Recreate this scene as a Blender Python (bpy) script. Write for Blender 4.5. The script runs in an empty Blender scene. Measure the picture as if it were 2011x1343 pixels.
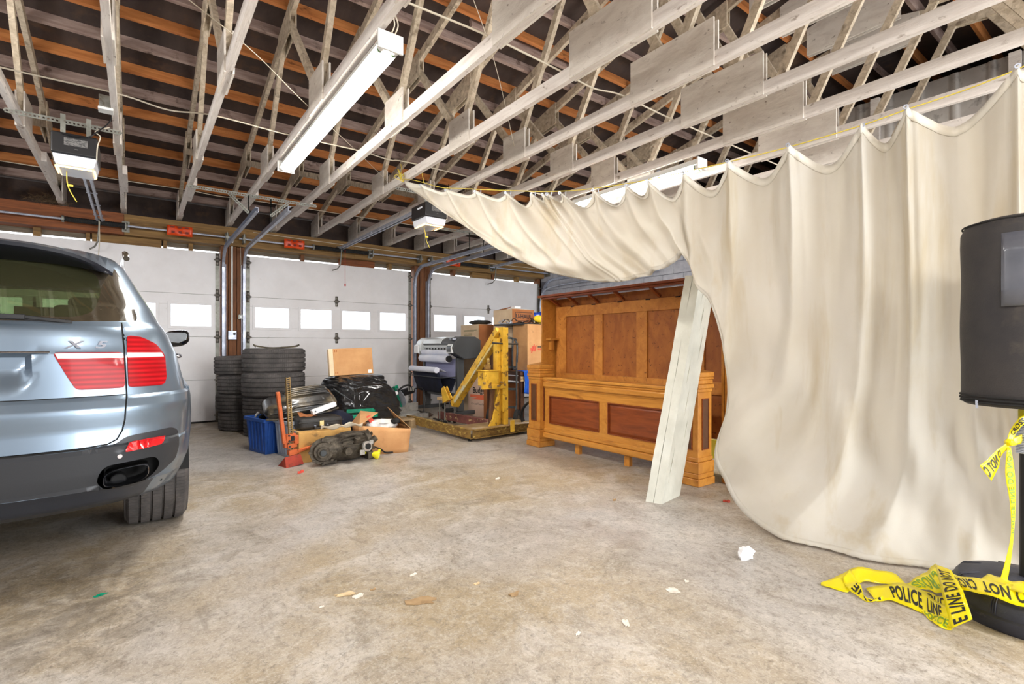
import bpy, bmesh, math, random
from mathutils import Vector, Matrix, noise
from mathutils.geometry import delaunay_2d_cdt
random.seed(7)
R = math.radians
V = Vector
col = bpy.context.scene.collection
scene = bpy.context.scene

# ------------------------------------------------------------------ camera
YAW = R(36.7)
FPX, CX, HY, CAMH = 990.0, 1005.5, 680.0, 1.10
cam_d = bpy.data.cameras.new('camera')
cam = bpy.data.objects.new('camera', cam_d)
col.objects.link(cam)
cam.location = (0, 0, CAMH)
cam.rotation_euler = (R(90), 0, -YAW)
cam_d.sensor_width = 36
cam_d.lens = 36 * FPX / 2011
cam_d.shift_y = 8.5 / 2011
cam_d.clip_start = 0.05
scene.camera = cam

# ------------------------------------------------------------------ world, exposure
world = bpy.data.worlds.new('sky')
scene.world = world
world.use_nodes = True
bg = world.node_tree.nodes['Background']
bg.inputs[0].default_value = (0.93, 0.97, 1.0, 1)
bg.inputs[1].default_value = 3.0
scene.view_settings.view_transform = 'Standard'
scene.view_settings.look = 'None'
scene.view_settings.gamma = 1
scene.view_settings.use_curve_mapping = False
scene.view_settings.exposure = 0.22

def area_light(name, loc, rot, sx, sy, power, color):
    d = bpy.data.lights.new(name, 'AREA')
    d.shape = 'RECTANGLE'; d.size = sx; d.size_y = sy; d.energy = power; d.color = color
    o = bpy.data.objects.new(name, d)
    o.location = loc; o.rotation_euler = rot
    col.objects.link(o)
    return o
# added area lamp for daylight from an assumed opening, unseen behind the camera
area_light('daylight_fill', (3.9, -4.3, 1.5), (R(84), 0, R(0)), 4.8, 2.6, 330, (0.95, 0.98, 1.0))
# own light of the two fluorescent fixtures, then four unseen fill lamps, added
LAMPS = [(1.13, 3.90), (4.19, 3.90), (1.13, -1.6), (4.19, -1.6), (-2.2, 3.9), (-2.2, -1.6)]
def fill_point(loc, power):
    d = bpy.data.lights.new('fill_glow', 'POINT'); d.energy = power; d.shadow_soft_size = 0.12; d.color = (1.0, 0.97, 0.93)
    o = bpy.data.objects.new('fill_glow', d); o.location = loc; col.objects.link(o)
for i, (lx, ly) in enumerate(LAMPS):
    area_light('tube_and_fill_glow', (lx, ly, 2.70), (0, 0, 0), 0.12, 2.4, 30 if i < 2 else 42, (1.0, 0.97, 0.93))
    if i >= 2:  # added points brighten trusses and purlins, no fixture is built there
        for dy in (-0.8, 0, 0.8): fill_point((lx, ly + dy, 2.62), 42)

# ------------------------------------------------------------------ helpers
def ray(u, v):
    a = (u - CX) / FPX
    c, s = math.cos(YAW), math.sin(YAW)
    return V((s + a * c, c - a * s, (HY - v) / FPX))
def at_z(u, v, z=0.0):
    r = ray(u, v); t = (z - CAMH) / r.z
    return V((r.x * t, r.y * t, z))
def at_y(u, v, y):
    r = ray(u, v); t = y / r.y
    return V((r.x * t, y, CAMH + r.z * t))
def at_x(u, v, x):
    r = ray(u, v); t = x / r.x
    return V((x, r.y * t, CAMH + r.z * t))

def lin(c):
    out = []
    for x in c[:3]:
        x = x / 255.0
        out.append(x / 12.92 if x <= 0.04045 else ((x + 0.055) / 1.055) ** 2.4)
    return (out[0], out[1], out[2], 1)

def pm(name, c1, c2=None, sc=6, st=(1, 1, 1), lo=0.35, hi=0.65, rough=0.6, metal=0.0, bump=0.0, bsc=None, bst=None,
       det=5, c3=None, sc3=2, st3=(1, 1, 1), lo3=0.55, hi3=0.7, coat=0.0, dist=0.0, rvar=0.0, spec=0.5, emit=None, estr=0, sss=0, trans=0, ior=1.45, island=0.0):
    m = bpy.data.materials.new(name)
    m.use_nodes = True
    nt = m.node_tree; N = nt.nodes; L = nt.links
    b = N['Principled BSDF']
    b.inputs['Roughness'].default_value = rough
    b.inputs['Metallic'].default_value = metal
    b.inputs['Specular IOR Level'].default_value = spec
    b.inputs['Base Color'].default_value = lin(c1)
    b.inputs['IOR'].default_value = ior
    if coat: b.inputs['Coat Weight'].default_value = coat; b.inputs['Coat Roughness'].default_value = 0.05
    if trans: b.inputs['Transmission Weight'].default_value = trans
    if emit: b.inputs['Emission Color'].default_value = lin(emit); b.inputs['Emission Strength'].default_value = estr
    need = c2 or c3 or bump or rvar
    if not need: return m
    tc = N.new('ShaderNodeTexCoord')
    def nz(scale, stretch, d=det, off=0):
        mp = N.new('ShaderNodeMapping'); mp.inputs['Scale'].default_value = stretch
        mp.inputs['Location'].default_value = (off, off * 2, off)
        L.new(tc.outputs['Object'], mp.inputs[0])
        n = N.new('ShaderNodeTexNoise'); n.inputs['Scale'].default_value = scale; n.inputs['Detail'].default_value = d
        n.inputs['Distortion'].default_value = dist
        n.inputs['Roughness'].default_value = 0.62
        L.new(mp.outputs[0], n.inputs['Vector'])
        if island:
            gi = N.new('ShaderNodeObjectInfo'); mm = N.new('ShaderNodeMath'); mm.operation = 'MULTIPLY'; mm.inputs[1].default_value = 37.0
            L.new(gi.outputs['Random'], mm.inputs[0]); n.noise_dimensions = '4D'; L.new(mm.outputs[0], n.inputs['W'])
        return n
    def ramp(src, a, bb):
        r = N.new('ShaderNodeMapRange'); r.inputs[1].default_value = a; r.inputs[2].default_value = bb
        L.new(src, r.inputs[0]); return r.outputs[0]
    last = None; f1 = None
    if c2:
        n1 = nz(sc, st); f1 = ramp(n1.outputs[0], lo, hi)
        mx = N.new('ShaderNodeMix'); mx.data_type = 'RGBA'
        mx.inputs['A'].default_value = lin(c1); mx.inputs['B'].default_value = lin(c2)
        L.new(f1, mx.inputs['Factor']); last = mx.outputs['Result']
    if c3:
        n3 = nz(sc3, st3, off=3.7); f3 = ramp(n3.outputs[0], lo3, hi3)
        mx = N.new('ShaderNodeMix'); mx.data_type = 'RGBA'
        if last: L.new(last, mx.inputs['A'])
        else: mx.inputs['A'].default_value = lin(c1)
        mx.inputs['B'].default_value = lin(c3)
        L.new(f3, mx.inputs['Factor']); last = mx.outputs['Result']
    if island and last:
        gi = N.new('ShaderNodeObjectInfo'); mr = N.new('ShaderNodeMapRange')
        mr.inputs[3].default_value = 1 - island; mr.inputs[4].default_value = 1 + island * 0.6
        L.new(gi.outputs['Random'], mr.inputs[0])
        hs = N.new('ShaderNodeHueSaturation'); L.new(mr.outputs[0], hs.inputs['Value']); L.new(last, hs.inputs['Color']); last = hs.outputs[0]
    if last: L.new(last, b.inputs['Base Color'])
    if bump:
        nb = nz(bsc or sc * 3, bst or st, 8)
        bp = N.new('ShaderNodeBump'); bp.inputs['Strength'].default_value = min(1, bump); bp.inputs['Distance'].default_value = 0.01 if bump <= 1 else 0.01 * bump
        L.new(nb.outputs[0], bp.inputs['Height']); L.new(bp.outputs[0], b.inputs['Normal'])
    if rvar:
        nr = nz(sc * 0.7, st, off=9); r = N.new('ShaderNodeMapRange')
        r.inputs[1].default_value = 0.35; r.inputs[2].default_value = 0.65
        r.inputs[3].default_value = max(0.02, rough - rvar); r.inputs[4].default_value = min(1, rough + rvar)
        L.new(nr.outputs[0], r.inputs[0]); L.new(r.outputs[0], b.inputs['Roughness'])
    return m

def glassy(name, tint, gl=0.12, rough=0.02, alpha=0.0, dirt=None):
    """thin clear sheet: transparent with a fresnel gloss"""
    m = bpy.data.materials.new(name); m.use_nodes = True
    nt = m.node_tree; N = nt.nodes; L = nt.links; N.clear()
    o = N.new('ShaderNodeOutputMaterial'); t = N.new('ShaderNodeBsdfTransparent'); g = N.new('ShaderNodeBsdfGlossy')
    t.inputs[0].default_value = lin(tint); g.inputs['Roughness'].default_value = rough; g.inputs[0].default_value = (1, 1, 1, 1)
    lw = N.new('ShaderNodeLayerWeight'); lw.inputs[0].default_value = 0.25
    mr = N.new('ShaderNodeMapRange'); mr.inputs[3].default_value = gl; mr.inputs[4].default_value = 0.8
    L.new(lw.outputs['Fresnel'], mr.inputs[0])
    mx = N.new('ShaderNodeMixShader'); L.new(mr.outputs[0], mx.inputs[0]); L.new(t.outputs[0], mx.inputs[1]); L.new(g.outputs[0], mx.inputs[2])
    out = mx.outputs[0]
    if dirt:
        d = N.new('ShaderNodeBsdfDiffuse'); d.inputs[0].default_value = lin(dirt[0])
        m2 = N.new('ShaderNodeMixShader'); m2.inputs[0].default_value = dirt[1]
        L.new(out, m2.inputs[1]); L.new(d.outputs[0], m2.inputs[2]); out = m2.outputs[0]
    L.new(out, o.inputs[0])
    return m

def tag(o, label=None, cat=None, group=None, kind=None):
    if label: o['label'] = label
    if cat: o['category'] = cat
    if group: o['group'] = group
    if kind: o['kind'] = kind
    return o
def thing(name, label, cat, loc=(0, 0, 0), rz=0.0, group=None, rot=None):
    o = bpy.data.objects.new(name, None); col.objects.link(o)
    o.location = loc; o.rotation_euler = rot if rot else (0, 0, rz)
    o.empty_display_size = 0.1
    return tag(o, label, cat, group)
def struct(name, loc=(0, 0, 0)):
    o = bpy.data.objects.new(name, None); col.objects.link(o); o.location = loc
    return tag(o, kind='structure')

def kids(o): return [x for x in bpy.data.objects if x.parent is o]
def copy_tree(o, parent=None):
    c = o.copy(); col.objects.link(c); c.parent = parent
    for ch in kids(o): copy_tree(ch, c)
    return c

class MB:
    """collects shapes into one mesh"""
    def __init__(s): s.v = []; s.f = []; s.mi = []; s.cur = 0; s.M = Matrix.Identity(4)
    def add(s, vs, fs, M=None):
        T = s.M @ M if M is not None else s.M
        n = len(s.v)
        s.v += [tuple(T @ V(v)) for v in vs]
        for f in fs: s.f.append([n + i for i in f]); s.mi.append(s.cur)
        return s
    def box(s, x0, x1, y0, y1, z0, z1, M=None):
        vs = [(x0, y0, z0), (x1, y0, z0), (x1, y1, z0), (x0, y1, z0), (x0, y0, z1), (x1, y0, z1), (x1, y1, z1), (x0, y1, z1)]
        return s.add(vs, [(0, 3, 2, 1), (4, 5, 6, 7), (0, 1, 5, 4), (1, 2, 6, 5), (2, 3, 7, 6), (3, 0, 4, 7)], M)
    def cbox(s, c, size, M=None):
        return s.box(c[0] - size[0] / 2, c[0] + size[0] / 2, c[1] - size[1] / 2, c[1] + size[1] / 2, c[2] - size[2] / 2, c[2] + size[2] / 2, M)
    def beam(s, a, b, w, h, up=(0, 0, 1)):
        """bar from a to b: w across, h along up"""
        a = V(a); b = V(b); d = b - a; L = d.length; d.normalize()
        side = d.cross(V(up))
        if side.length < 1e-5: side = d.cross(V((1, 0, 0)))
        side.normalize(); u2 = side.cross(d)
        M = Matrix((side, d, u2)).transposed().to_4x4(); M.translation = a
        return s.box(-w / 2, w / 2, 0, L, -h / 2, h / 2, M)
    def tube(s, pts, r, n=8, closed=False, cap=True):
        pts = [V(p) for p in pts]; m = len(pts); rs = r if isinstance(r, (list, tuple)) else [r] * m
        base = len(s.v); prev = None; T = s.M
        for i, p in enumerate(pts):
            if closed: d = pts[(i + 1) % m] - pts[i - 1]
            else: d = pts[min(i + 1, m - 1)] - pts[max(i - 1, 0)]
            if d.length < 1e-9: d = V((0, 0, 1))
            d.normalize()
            if prev is None:
                prev = d.cross(V((0, 0, 1)))
                if prev.length < 0.05: prev = d.cross(V((1, 0, 0)))
            e = prev - d * prev.dot(d)
            if e.length < 1e-6: e = d.orthogonal()
            e.normalize(); prev = e; f = d.cross(e)
            for k in range(n):
                an = 2 * math.pi * k / n
                s.v.append(tuple(T @ (p + (e * math.cos(an) + f * math.sin(an)) * rs[i])))
        for i in range(m if closed else m - 1):
            for k in range(n):
                a = base + i * n + k; b2 = base + i * n + (k + 1) % n; j = (i + 1) % m
                s.f.append([a, b2, base + j * n + (k + 1) % n, base + j * n + k]); s.mi.append(s.cur)
        if cap and not closed:
            s.f.append([base + k for k in reversed(range(n))]); s.mi.append(s.cur)
            s.f.append([base + (m - 1) * n + k for k in range(n)]); s.mi.append(s.cur)
        return s
    def lathe(s, prof, n=24, M=None, closed=False):
        vs = []; fs = []; m = len(prof)
        for r, z in prof:
            for k in range(n):
                a = 2 * math.pi * k / n; vs.append((r * math.cos(a), r * math.sin(a), z))
        for i in range(m if closed else m - 1):
            j = (i + 1) % m
            for k in range(n): fs.append((i * n + k, i * n + (k + 1) % n, j * n + (k + 1) % n, j * n + k))
        if not closed:
            fs.append(tuple(reversed(range(n)))); fs.append(tuple((m - 1) * n + k for k in range(n)))
        return s.add(vs, fs, M)
    def prism(s, poly, z0, z1, M=None):
        n = len(poly)
        vs = [(x, y, z0) for x, y in poly] + [(x, y, z1) for x, y in poly]
        fs = [tuple(reversed(range(n))), tuple(range(n, 2 * n))] + [(i, (i + 1) % n, n + (i + 1) % n, n + i) for i in range(n)]
        return s.add(vs, fs, M)
    def grid(s, fn, nu, nv, M=None, wrap=False):
        vs = [fn(i / nu, j / nv) for i in range(nu + 1) for j in range(nv + 1)]
        fs = [(i * (nv + 1) + j, (i + 1) * (nv + 1) + j, (i + 1) * (nv + 1) + j + 1, i * (nv + 1) + j + 1) for i in range(nu) for j in range(nv)]
        return s.add(vs, fs, M)
    def build(s, name, mats, parent=None, smooth=None, bevel=0, bseg=2, solid=0, fix=False):
        me = bpy.data.meshes.new(name)
        me.from_pydata(s.v, [], s.f)
        if not isinstance(mats, (list, tuple)): mats = [mats]
        for m in mats: me.materials.append(m)
        if len(mats) > 1: me.polygons.foreach_set('material_index', s.mi)
        if fix or solid is None:
            pass
        bm = bmesh.new(); bm.from_mesh(me)
        if fix: bmesh.ops.remove_doubles(bm, verts=bm.verts, dist=1e-5)
        if fix != 'open': bmesh.ops.recalc_face_normals(bm, faces=bm.faces)
        bm.to_mesh(me); bm.free()
        if smooth is not None:
            me.polygons.foreach_set('use_smooth', [True] * len(me.polygons))
            if smooth < 179: me.set_sharp_from_angle(angle=R(smooth))
        me.update()
        o = bpy.data.objects.new(name, me); col.objects.link(o)
        if parent: o.parent = parent
        if solid:
            md = o.modifiers.new('thick', 'SOLIDIFY'); md.thickness = solid; md.offset = 0
        if bevel:
            md = o.modifiers.new('edge', 'BEVEL'); md.width = bevel; md.segments = bseg; md.limit_method = 'ANGLE'; md.angle_limit = R(40)
            if smooth is None:
                me.polygons.foreach_set('use_smooth', [True] * len(me.polygons)); md.harden_normals = True
        return o

def Rz(a, loc=(0, 0, 0)): M = Matrix.Rotation(a, 4, 'Z'); M.translation = V(loc); return M
def RT(axis, deg, loc=(0, 0, 0)): M = Matrix.Rotation(R(deg), 4, axis); M.translation = V(loc); return M
def frame(origin, xdir, zdir):
    """matrix with local x along xdir, local z along zdir"""
    x = V(xdir).normalized(); z = V(zdir); z = (z - x * z.dot(x)).normalized(); y = z.cross(x)
    M = Matrix((x, y, z)).transposed().to_4x4(); M.translation = V(origin); return M
def spline(pts, n):
    """catmull-rom through points, n samples per span"""
    pts = [V(p) for p in pts]; out = []
    for i in range(len(pts) - 1):
        p0 = pts[max(i - 1, 0)]; p1 = pts[i]; p2 = pts[i + 1]; p3 = pts[min(i + 2, len(pts) - 1)]
        for k in range(n):
            t = k / n
            out.append(0.5 * ((2 * p1) + (p2 - p0) * t + (2 * p0 - 5 * p1 + 4 * p2 - p3) * t * t + (3 * p1 - p0 - 3 * p2 + p3) * t ** 3))
    out.append(pts[-1]); return out

def text_mesh(s, size, ext=0.0, bold=0.0, sx=1.0, align='CENTER', spacing=1.0, shear=0.0):
    """returns (verts, faces) of flat lettering in its own x/y plane"""
    cu = bpy.data.curves.new('txt', 'FONT'); cu.body = s; cu.size = size; cu.extrude = ext; cu.offset = bold
    cu.align_x = align; cu.align_y = 'CENTER'; cu.space_character = spacing; cu.resolution_u = 3; cu.shear = shear
    o = bpy.data.objects.new('txt', cu); col.objects.link(o)
    dg = bpy.context.evaluated_depsgraph_get(); dg.update()
    me = bpy.data.meshes.new_from_object(o.evaluated_get(dg))
    vs = [(v.co.x * sx, v.co.y, v.co.z) for v in me.vertices]; fs = [tuple(p.vertices) for p in me.polygons]
    bpy.data.objects.remove(o); bpy.data.curves.remove(cu); bpy.data.meshes.remove(me)
    return vs, fs
def lettering(name, s, size, M, mat, parent, ext=0.0004, **k):
    vs, fs = text_mesh(s, size, ext, **k)
    mb = MB(); mb.add(vs, fs, M); return mb.build(name, mat, parent)
# ------------------------------------------------------------------ shell materials
def concrete():
    m = bpy.data.materials.new('concrete'); m.use_nodes = True
    nt = m.node_tree; N = nt.nodes; L = nt.links; b = N['Principled BSDF']
    tc = N.new('ShaderNodeTexCoord')
    def nz(scale, d=6, dist=0.0, rough=0.6, stretch=(1, 1, 1), loc=(0, 0, 0), rot=0):
        mp = N.new('ShaderNodeMapping'); mp.inputs['Scale'].default_value = stretch; mp.inputs['Location'].default_value = loc
        mp.inputs['Rotation'].default_value = (0, 0, rot)
        L.new(tc.outputs['Object'], mp.inputs[0])
        n = N.new('ShaderNodeTexNoise'); n.inputs['Scale'].default_value = scale; n.inputs['Detail'].default_value = d
        n.inputs['Distortion'].default_value = dist; n.inputs['Roughness'].default_value = rough
        L.new(mp.outputs[0], n.inputs['Vector']); return n.outputs[0]
    def rg(src, a, bb, c=0.0, d=1.0):
        r = N.new('ShaderNodeMapRange'); r.inputs[1].default_value = a; r.inputs[2].default_value = bb
        r.inputs[3].default_value = c; r.inputs[4].default_value = d; L.new(src, r.inputs[0]); return r.outputs[0]
    def mix(f, A, B, mode='MIX'):
        x = N.new('ShaderNodeMix'); x.data_type = 'RGBA'; x.blend_type = mode
        if isinstance(f, float): x.inputs['Factor'].default_value = f
        else: L.new(f, x.inputs['Factor'])
        for k, q in (('A', A), ('B', B)):
            if isinstance(q, tuple): x.inputs[k].default_value = lin(q)
            else: L.new(q, x.inputs[k])
        return x.outputs['Result']
    def mul(a, bb):
        x = N.new('ShaderNodeMath'); x.operation = 'MULTIPLY'; L.new(a, x.inputs[0])
        if isinstance(bb, float): x.inputs[1].default_value = bb
        else: L.new(bb, x.inputs[1])
        return x.outputs[0]
    c = mix(rg(nz(0.55, 5, 0.6, loc=(3, 1, 0)), 0.40, 0.60), (166, 160, 154), (157, 140, 112))      # grey to tan, in broad fields
    c = mix(rg(nz(1.7, 8, 1.2, 0.7, loc=(7, 2, 0)), 0.50, 0.72), c, (192, 186, 178))                 # pale worn areas
    c = mix(mul(rg(nz(2.6, 9, 1.0, 0.75, loc=(1, 9, 0)), 0.52, 0.66), 0.65), c, (110, 97, 78))         # brown dirt
    c = mix(mul(rg(nz(9, 10, 0.5, 0.8), 0.50, 0.68), 0.55), c, (205, 198, 188))
    c = mix(mul(rg(nz(38, 8, 0.8, 0.8), 0.50, 0.64), 0.6), c, (92, 84, 74))
    c = mix(mul(rg(nz(95, 6, 0.6, 0.8, loc=(2, 3, 0)), 0.50, 0.66), 0.45), c, (214, 206, 194))
    c = mix(mul(rg(nz(14, 9, 2.0, 0.8, (1, 0.5, 1), (8, 1, 0), -0.5), 0.53, 0.66), 0.45), c, (112, 100, 84))                            # fine pitting
    c = mix(mul(rg(nz(5.5, 9, 1.5, 0.72, (1, 0.35, 1), (4, 4, 0), 0.6), 0.58, 0.72), 0.55), c, (96, 82, 62))
    # oil stains of their own shape near the parked car
    g = N.new('ShaderNodeTexGradient'); g.gradient_type = 'SPHERICAL'
    mp = N.new('ShaderNodeMapping'); mp.vector_type = 'TEXTURE'; mp.inputs['Location'].default_value = (-0.25, 2.85, 0); mp.inputs['Scale'].default_value = (0.55, 0.75, 1)
    L.new(tc.outputs['Object'], mp.inputs[0]); L.new(mp.outputs[0], g.inputs[0])
    st = mul(rg(g.outputs[1], 0.0, 0.5), rg(nz(7, 8, 1.0, 0.7, loc=(5, 5, 0)), 0.42, 0.6))
    c = mix(mul(st, 0.5), c, (70, 62, 54))
    L.new(c, b.inputs['Base Color'])
    L.new(rg(nz(1.3, 7, 0.8, 0.65, loc=(2, 8, 0)), 0.35, 0.65, 0.28, 0.6), b.inputs['Roughness'])
    bp = N.new('ShaderNodeBump'); bp.inputs['Strength'].default_value = 0.25; bp.inputs['Distance'].default_value = 0.004
    L.new(nz(30, 9, 0.4, 0.75), bp.inputs['Height']); L.new(bp.outputs[0], b.inputs['Normal'])
    b.inputs['Specular IOR Level'].default_value = 0.45
    return m
M_conc = concrete()
M_block = pm('block_grey', (190, 192, 200), (168, 170, 180), sc=9, rough=0.9, bump=0.5, bsc=60, island=0.06)
M_mortar = pm('mortar', (138, 140, 150), (120, 122, 132), sc=12, rough=0.95, bump=0.4, bsc=70)
M_door = pm('door_white', (234, 233, 235), (222, 220, 221), sc=3, lo=0.3, hi=0.8, rough=0.45, bump=0.12, bsc=90, c3=(186, 178, 168), sc3=8, lo3=0.66, hi3=0.8)
M_header_red = pm('header_fir', (146, 84, 44), (106, 60, 32), sc=5, st=(0.35, 5, 7), rough=0.7, bump=0.3, dist=0.4, c3=(70, 42, 26), sc3=3, st3=(1, 1, 3), lo3=0.6, hi3=0.8)
M_header_tan = pm('header_pine', (150, 116, 66), (112, 84, 48), sc=5, st=(0.35, 5, 7), rough=0.7, bump=0.3, dist=0.4, c3=(82, 58, 34), sc3=3, st3=(1, 1, 3), lo3=0.6, hi3=0.8)
M_post = pm('post_wood', (132, 84, 48), (98, 60, 36), sc=6, st=(8, 8, 0.5), rough=0.7, bump=0.3, dist=0.4, c3=(70, 48, 32), sc3=4, st3=(3, 3, 0.8), lo3=0.6, hi3=0.8)
M_greywood = pm('grey_weathered_wood', (120, 108, 92), (88, 80, 66), sc=8, st=(0.5, 4, 6), rough=0.85, bump=0.4)
M_purlin_o = pm('purlin_orange', (214, 142, 82), (184, 112, 60), sc=5, st=(0.5, 5, 5), rough=0.7, bump=0.2, dist=0.5, c3=(110, 62, 34), sc3=6, st3=(1, 2, 2), lo3=0.62, hi3=0.72, island=0.12)
M_purlin_w = pm('purlin_limewashed', (186, 164, 154), (146, 122, 114), sc=7, st=(0.6, 4, 4), rough=0.8, bump=0.25, c3=(86, 66, 58), sc3=7, lo3=0.58, hi3=0.7, island=0.12)
M_deck = pm('roof_felt', (84, 70, 64), (60, 50, 48), sc=3, st=(1, 0.4, 1), rough=0.85, bump=0.3, bsc=25, c3=(98, 76, 60), sc3=5, lo3=0.55, hi3=0.75)
M_white_y = pm('limewashed_timber', (240, 233, 226), (216, 206, 198), sc=7, st=(5, 0.6, 5), lo=0.42, hi=0.72, rough=0.75, bump=0.3, bsc=20, dist=0.4, c3=(132, 112, 92), sc3=9, st3=(3, 1.4, 3), lo3=0.60, hi3=0.74, island=0.05)
M_white_ply = pm('limewashed_plywood', (234, 227, 217), (210, 200, 189), sc=8, st=(5, 0.7, 2), lo=0.4, hi=0.7, rough=0.8, bump=0.35, bsc=26, dist=0.5, c3=(116, 98, 82), sc3=16, st3=(3, 1.2, 2), lo3=0.62, hi3=0.72, island=0.07)
M_web = pm('web_timber', (222, 208, 186), (178, 162, 138), sc=7, st=(3, 3, 3), rough=0.8, bump=0.3, bsc=22, dist=0.5, c3=(98, 80, 62), sc3=11, lo3=0.55, hi3=0.72, island=0.16)
M_galv = pm('galvanised_steel', (196, 202, 216), (168, 174, 190), sc=14, rough=0.4, metal=0.45, rvar=0.1)
M_galv_dull = pm('dull_steel', (150, 150, 142), (120, 120, 112), sc=12, rough=0.5, metal=0.6, c3=(96, 84, 68), sc3=18, lo3=0.6, hi3=0.75)
M_black = pm('black_plastic', (22, 22, 24), (32, 32, 34), sc=10, rough=0.42)
M_rubber = pm('black_rubber', (20, 20, 20), (34, 33, 32), sc=8, rough=0.8)
M_orange_tag = pm('orange_tag', (236, 84, 30), (214, 66, 22), sc=10, rough=0.35)
M_winpane = glassy('window_glass', (250, 252, 255), 0.05)
M_corr = pm('pale_corrugated', (236, 234, 230), (214, 210, 206), sc=4, rough=0.55, c3=(150, 146, 142), sc3=6)

# ------------------------------------------------------------------ floor
f = MB(); f.box(-5.0, 7.3, -4.6, 8.9, -0.12, 0.0); fl = f.build('floor', M_conc); tag(fl, kind='structure')
f = MB(); f.box(-14, 18, 8.9, 22, -0.15, -0.02); fo = f.build('ground_outside', pm('asphalt', (150, 150, 150), (130, 130, 130), rough=0.9)); tag(fo, kind='structure')

# ------------------------------------------------------------------ roof deck + purlins
YR, ZE, SL, YE = 2.1, 3.10, 0.25, 8.6          # ridge line, underside of purlins at the eave, slope
def roof_z(y): return ZE + SL * (YE - y) if y >= YR else ZE + SL * (YE - YR) - SL * (YR - y)
ceil = struct('ceiling')
f = MB()
for y0, y1 in ((YR, 9.2), (-4.9, YR)):
    n = 10
    for i in range(n):                                   # sheets of felt, laps across
        a = y0 + (y1 - y0) * i / n; b = y0 + (y1 - y0) * (i + 1) / n
        za = roof_z(a) + 0.095; zb = roof_z(b) + 0.095
        f.add([(-5.2, a, za), (12.1, a, za), (12.1, b, zb), (-5.2, b, zb), (-5.2, a, za + .03), (12.1, a, za + .03), (12.1, b, zb + .03), (-5.2, b, zb + .03)],
              [(0, 3, 2, 1), (4, 5, 6, 7), (0, 1, 5, 4), (2, 3, 7, 6)])
f.build('roof_deck', M_deck, ceil)
pmesh = {}
def purlin(y, m, x0=-5.1, x1=11.95, dz=0.0):
    sl = math.atan(SL) * (-1 if y >= YR else 1)
    key = (m.name, round(x1 - x0, 2))
    if key not in pmesh:
        f = MB(); f.box(0, x1 - x0, -0.019, 0.019, 0, 0.092); o = f.build('purlin', m, ceil); pmesh[key] = o.data
    else:
        o = bpy.data.objects.new('purlin', pmesh[key]); col.objects.link(o); o.parent = ceil
    o.location = (x0, y, roof_z(y) + dz); o.rotation_euler = (sl, 0, 0)
y = 8.42; k = 0
while y > -4.5:
    purlin(y, M_purlin_w if k % 2 == 0 else M_purlin_o)
    y -= 0.335; k += 1
for x0, y in ((1.9, 6.02), (1.4, 7.0), (2.6, 4.15)):
    purlin(y, M_purlin_w, x0, x0 + 1.5, -0.02)

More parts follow.
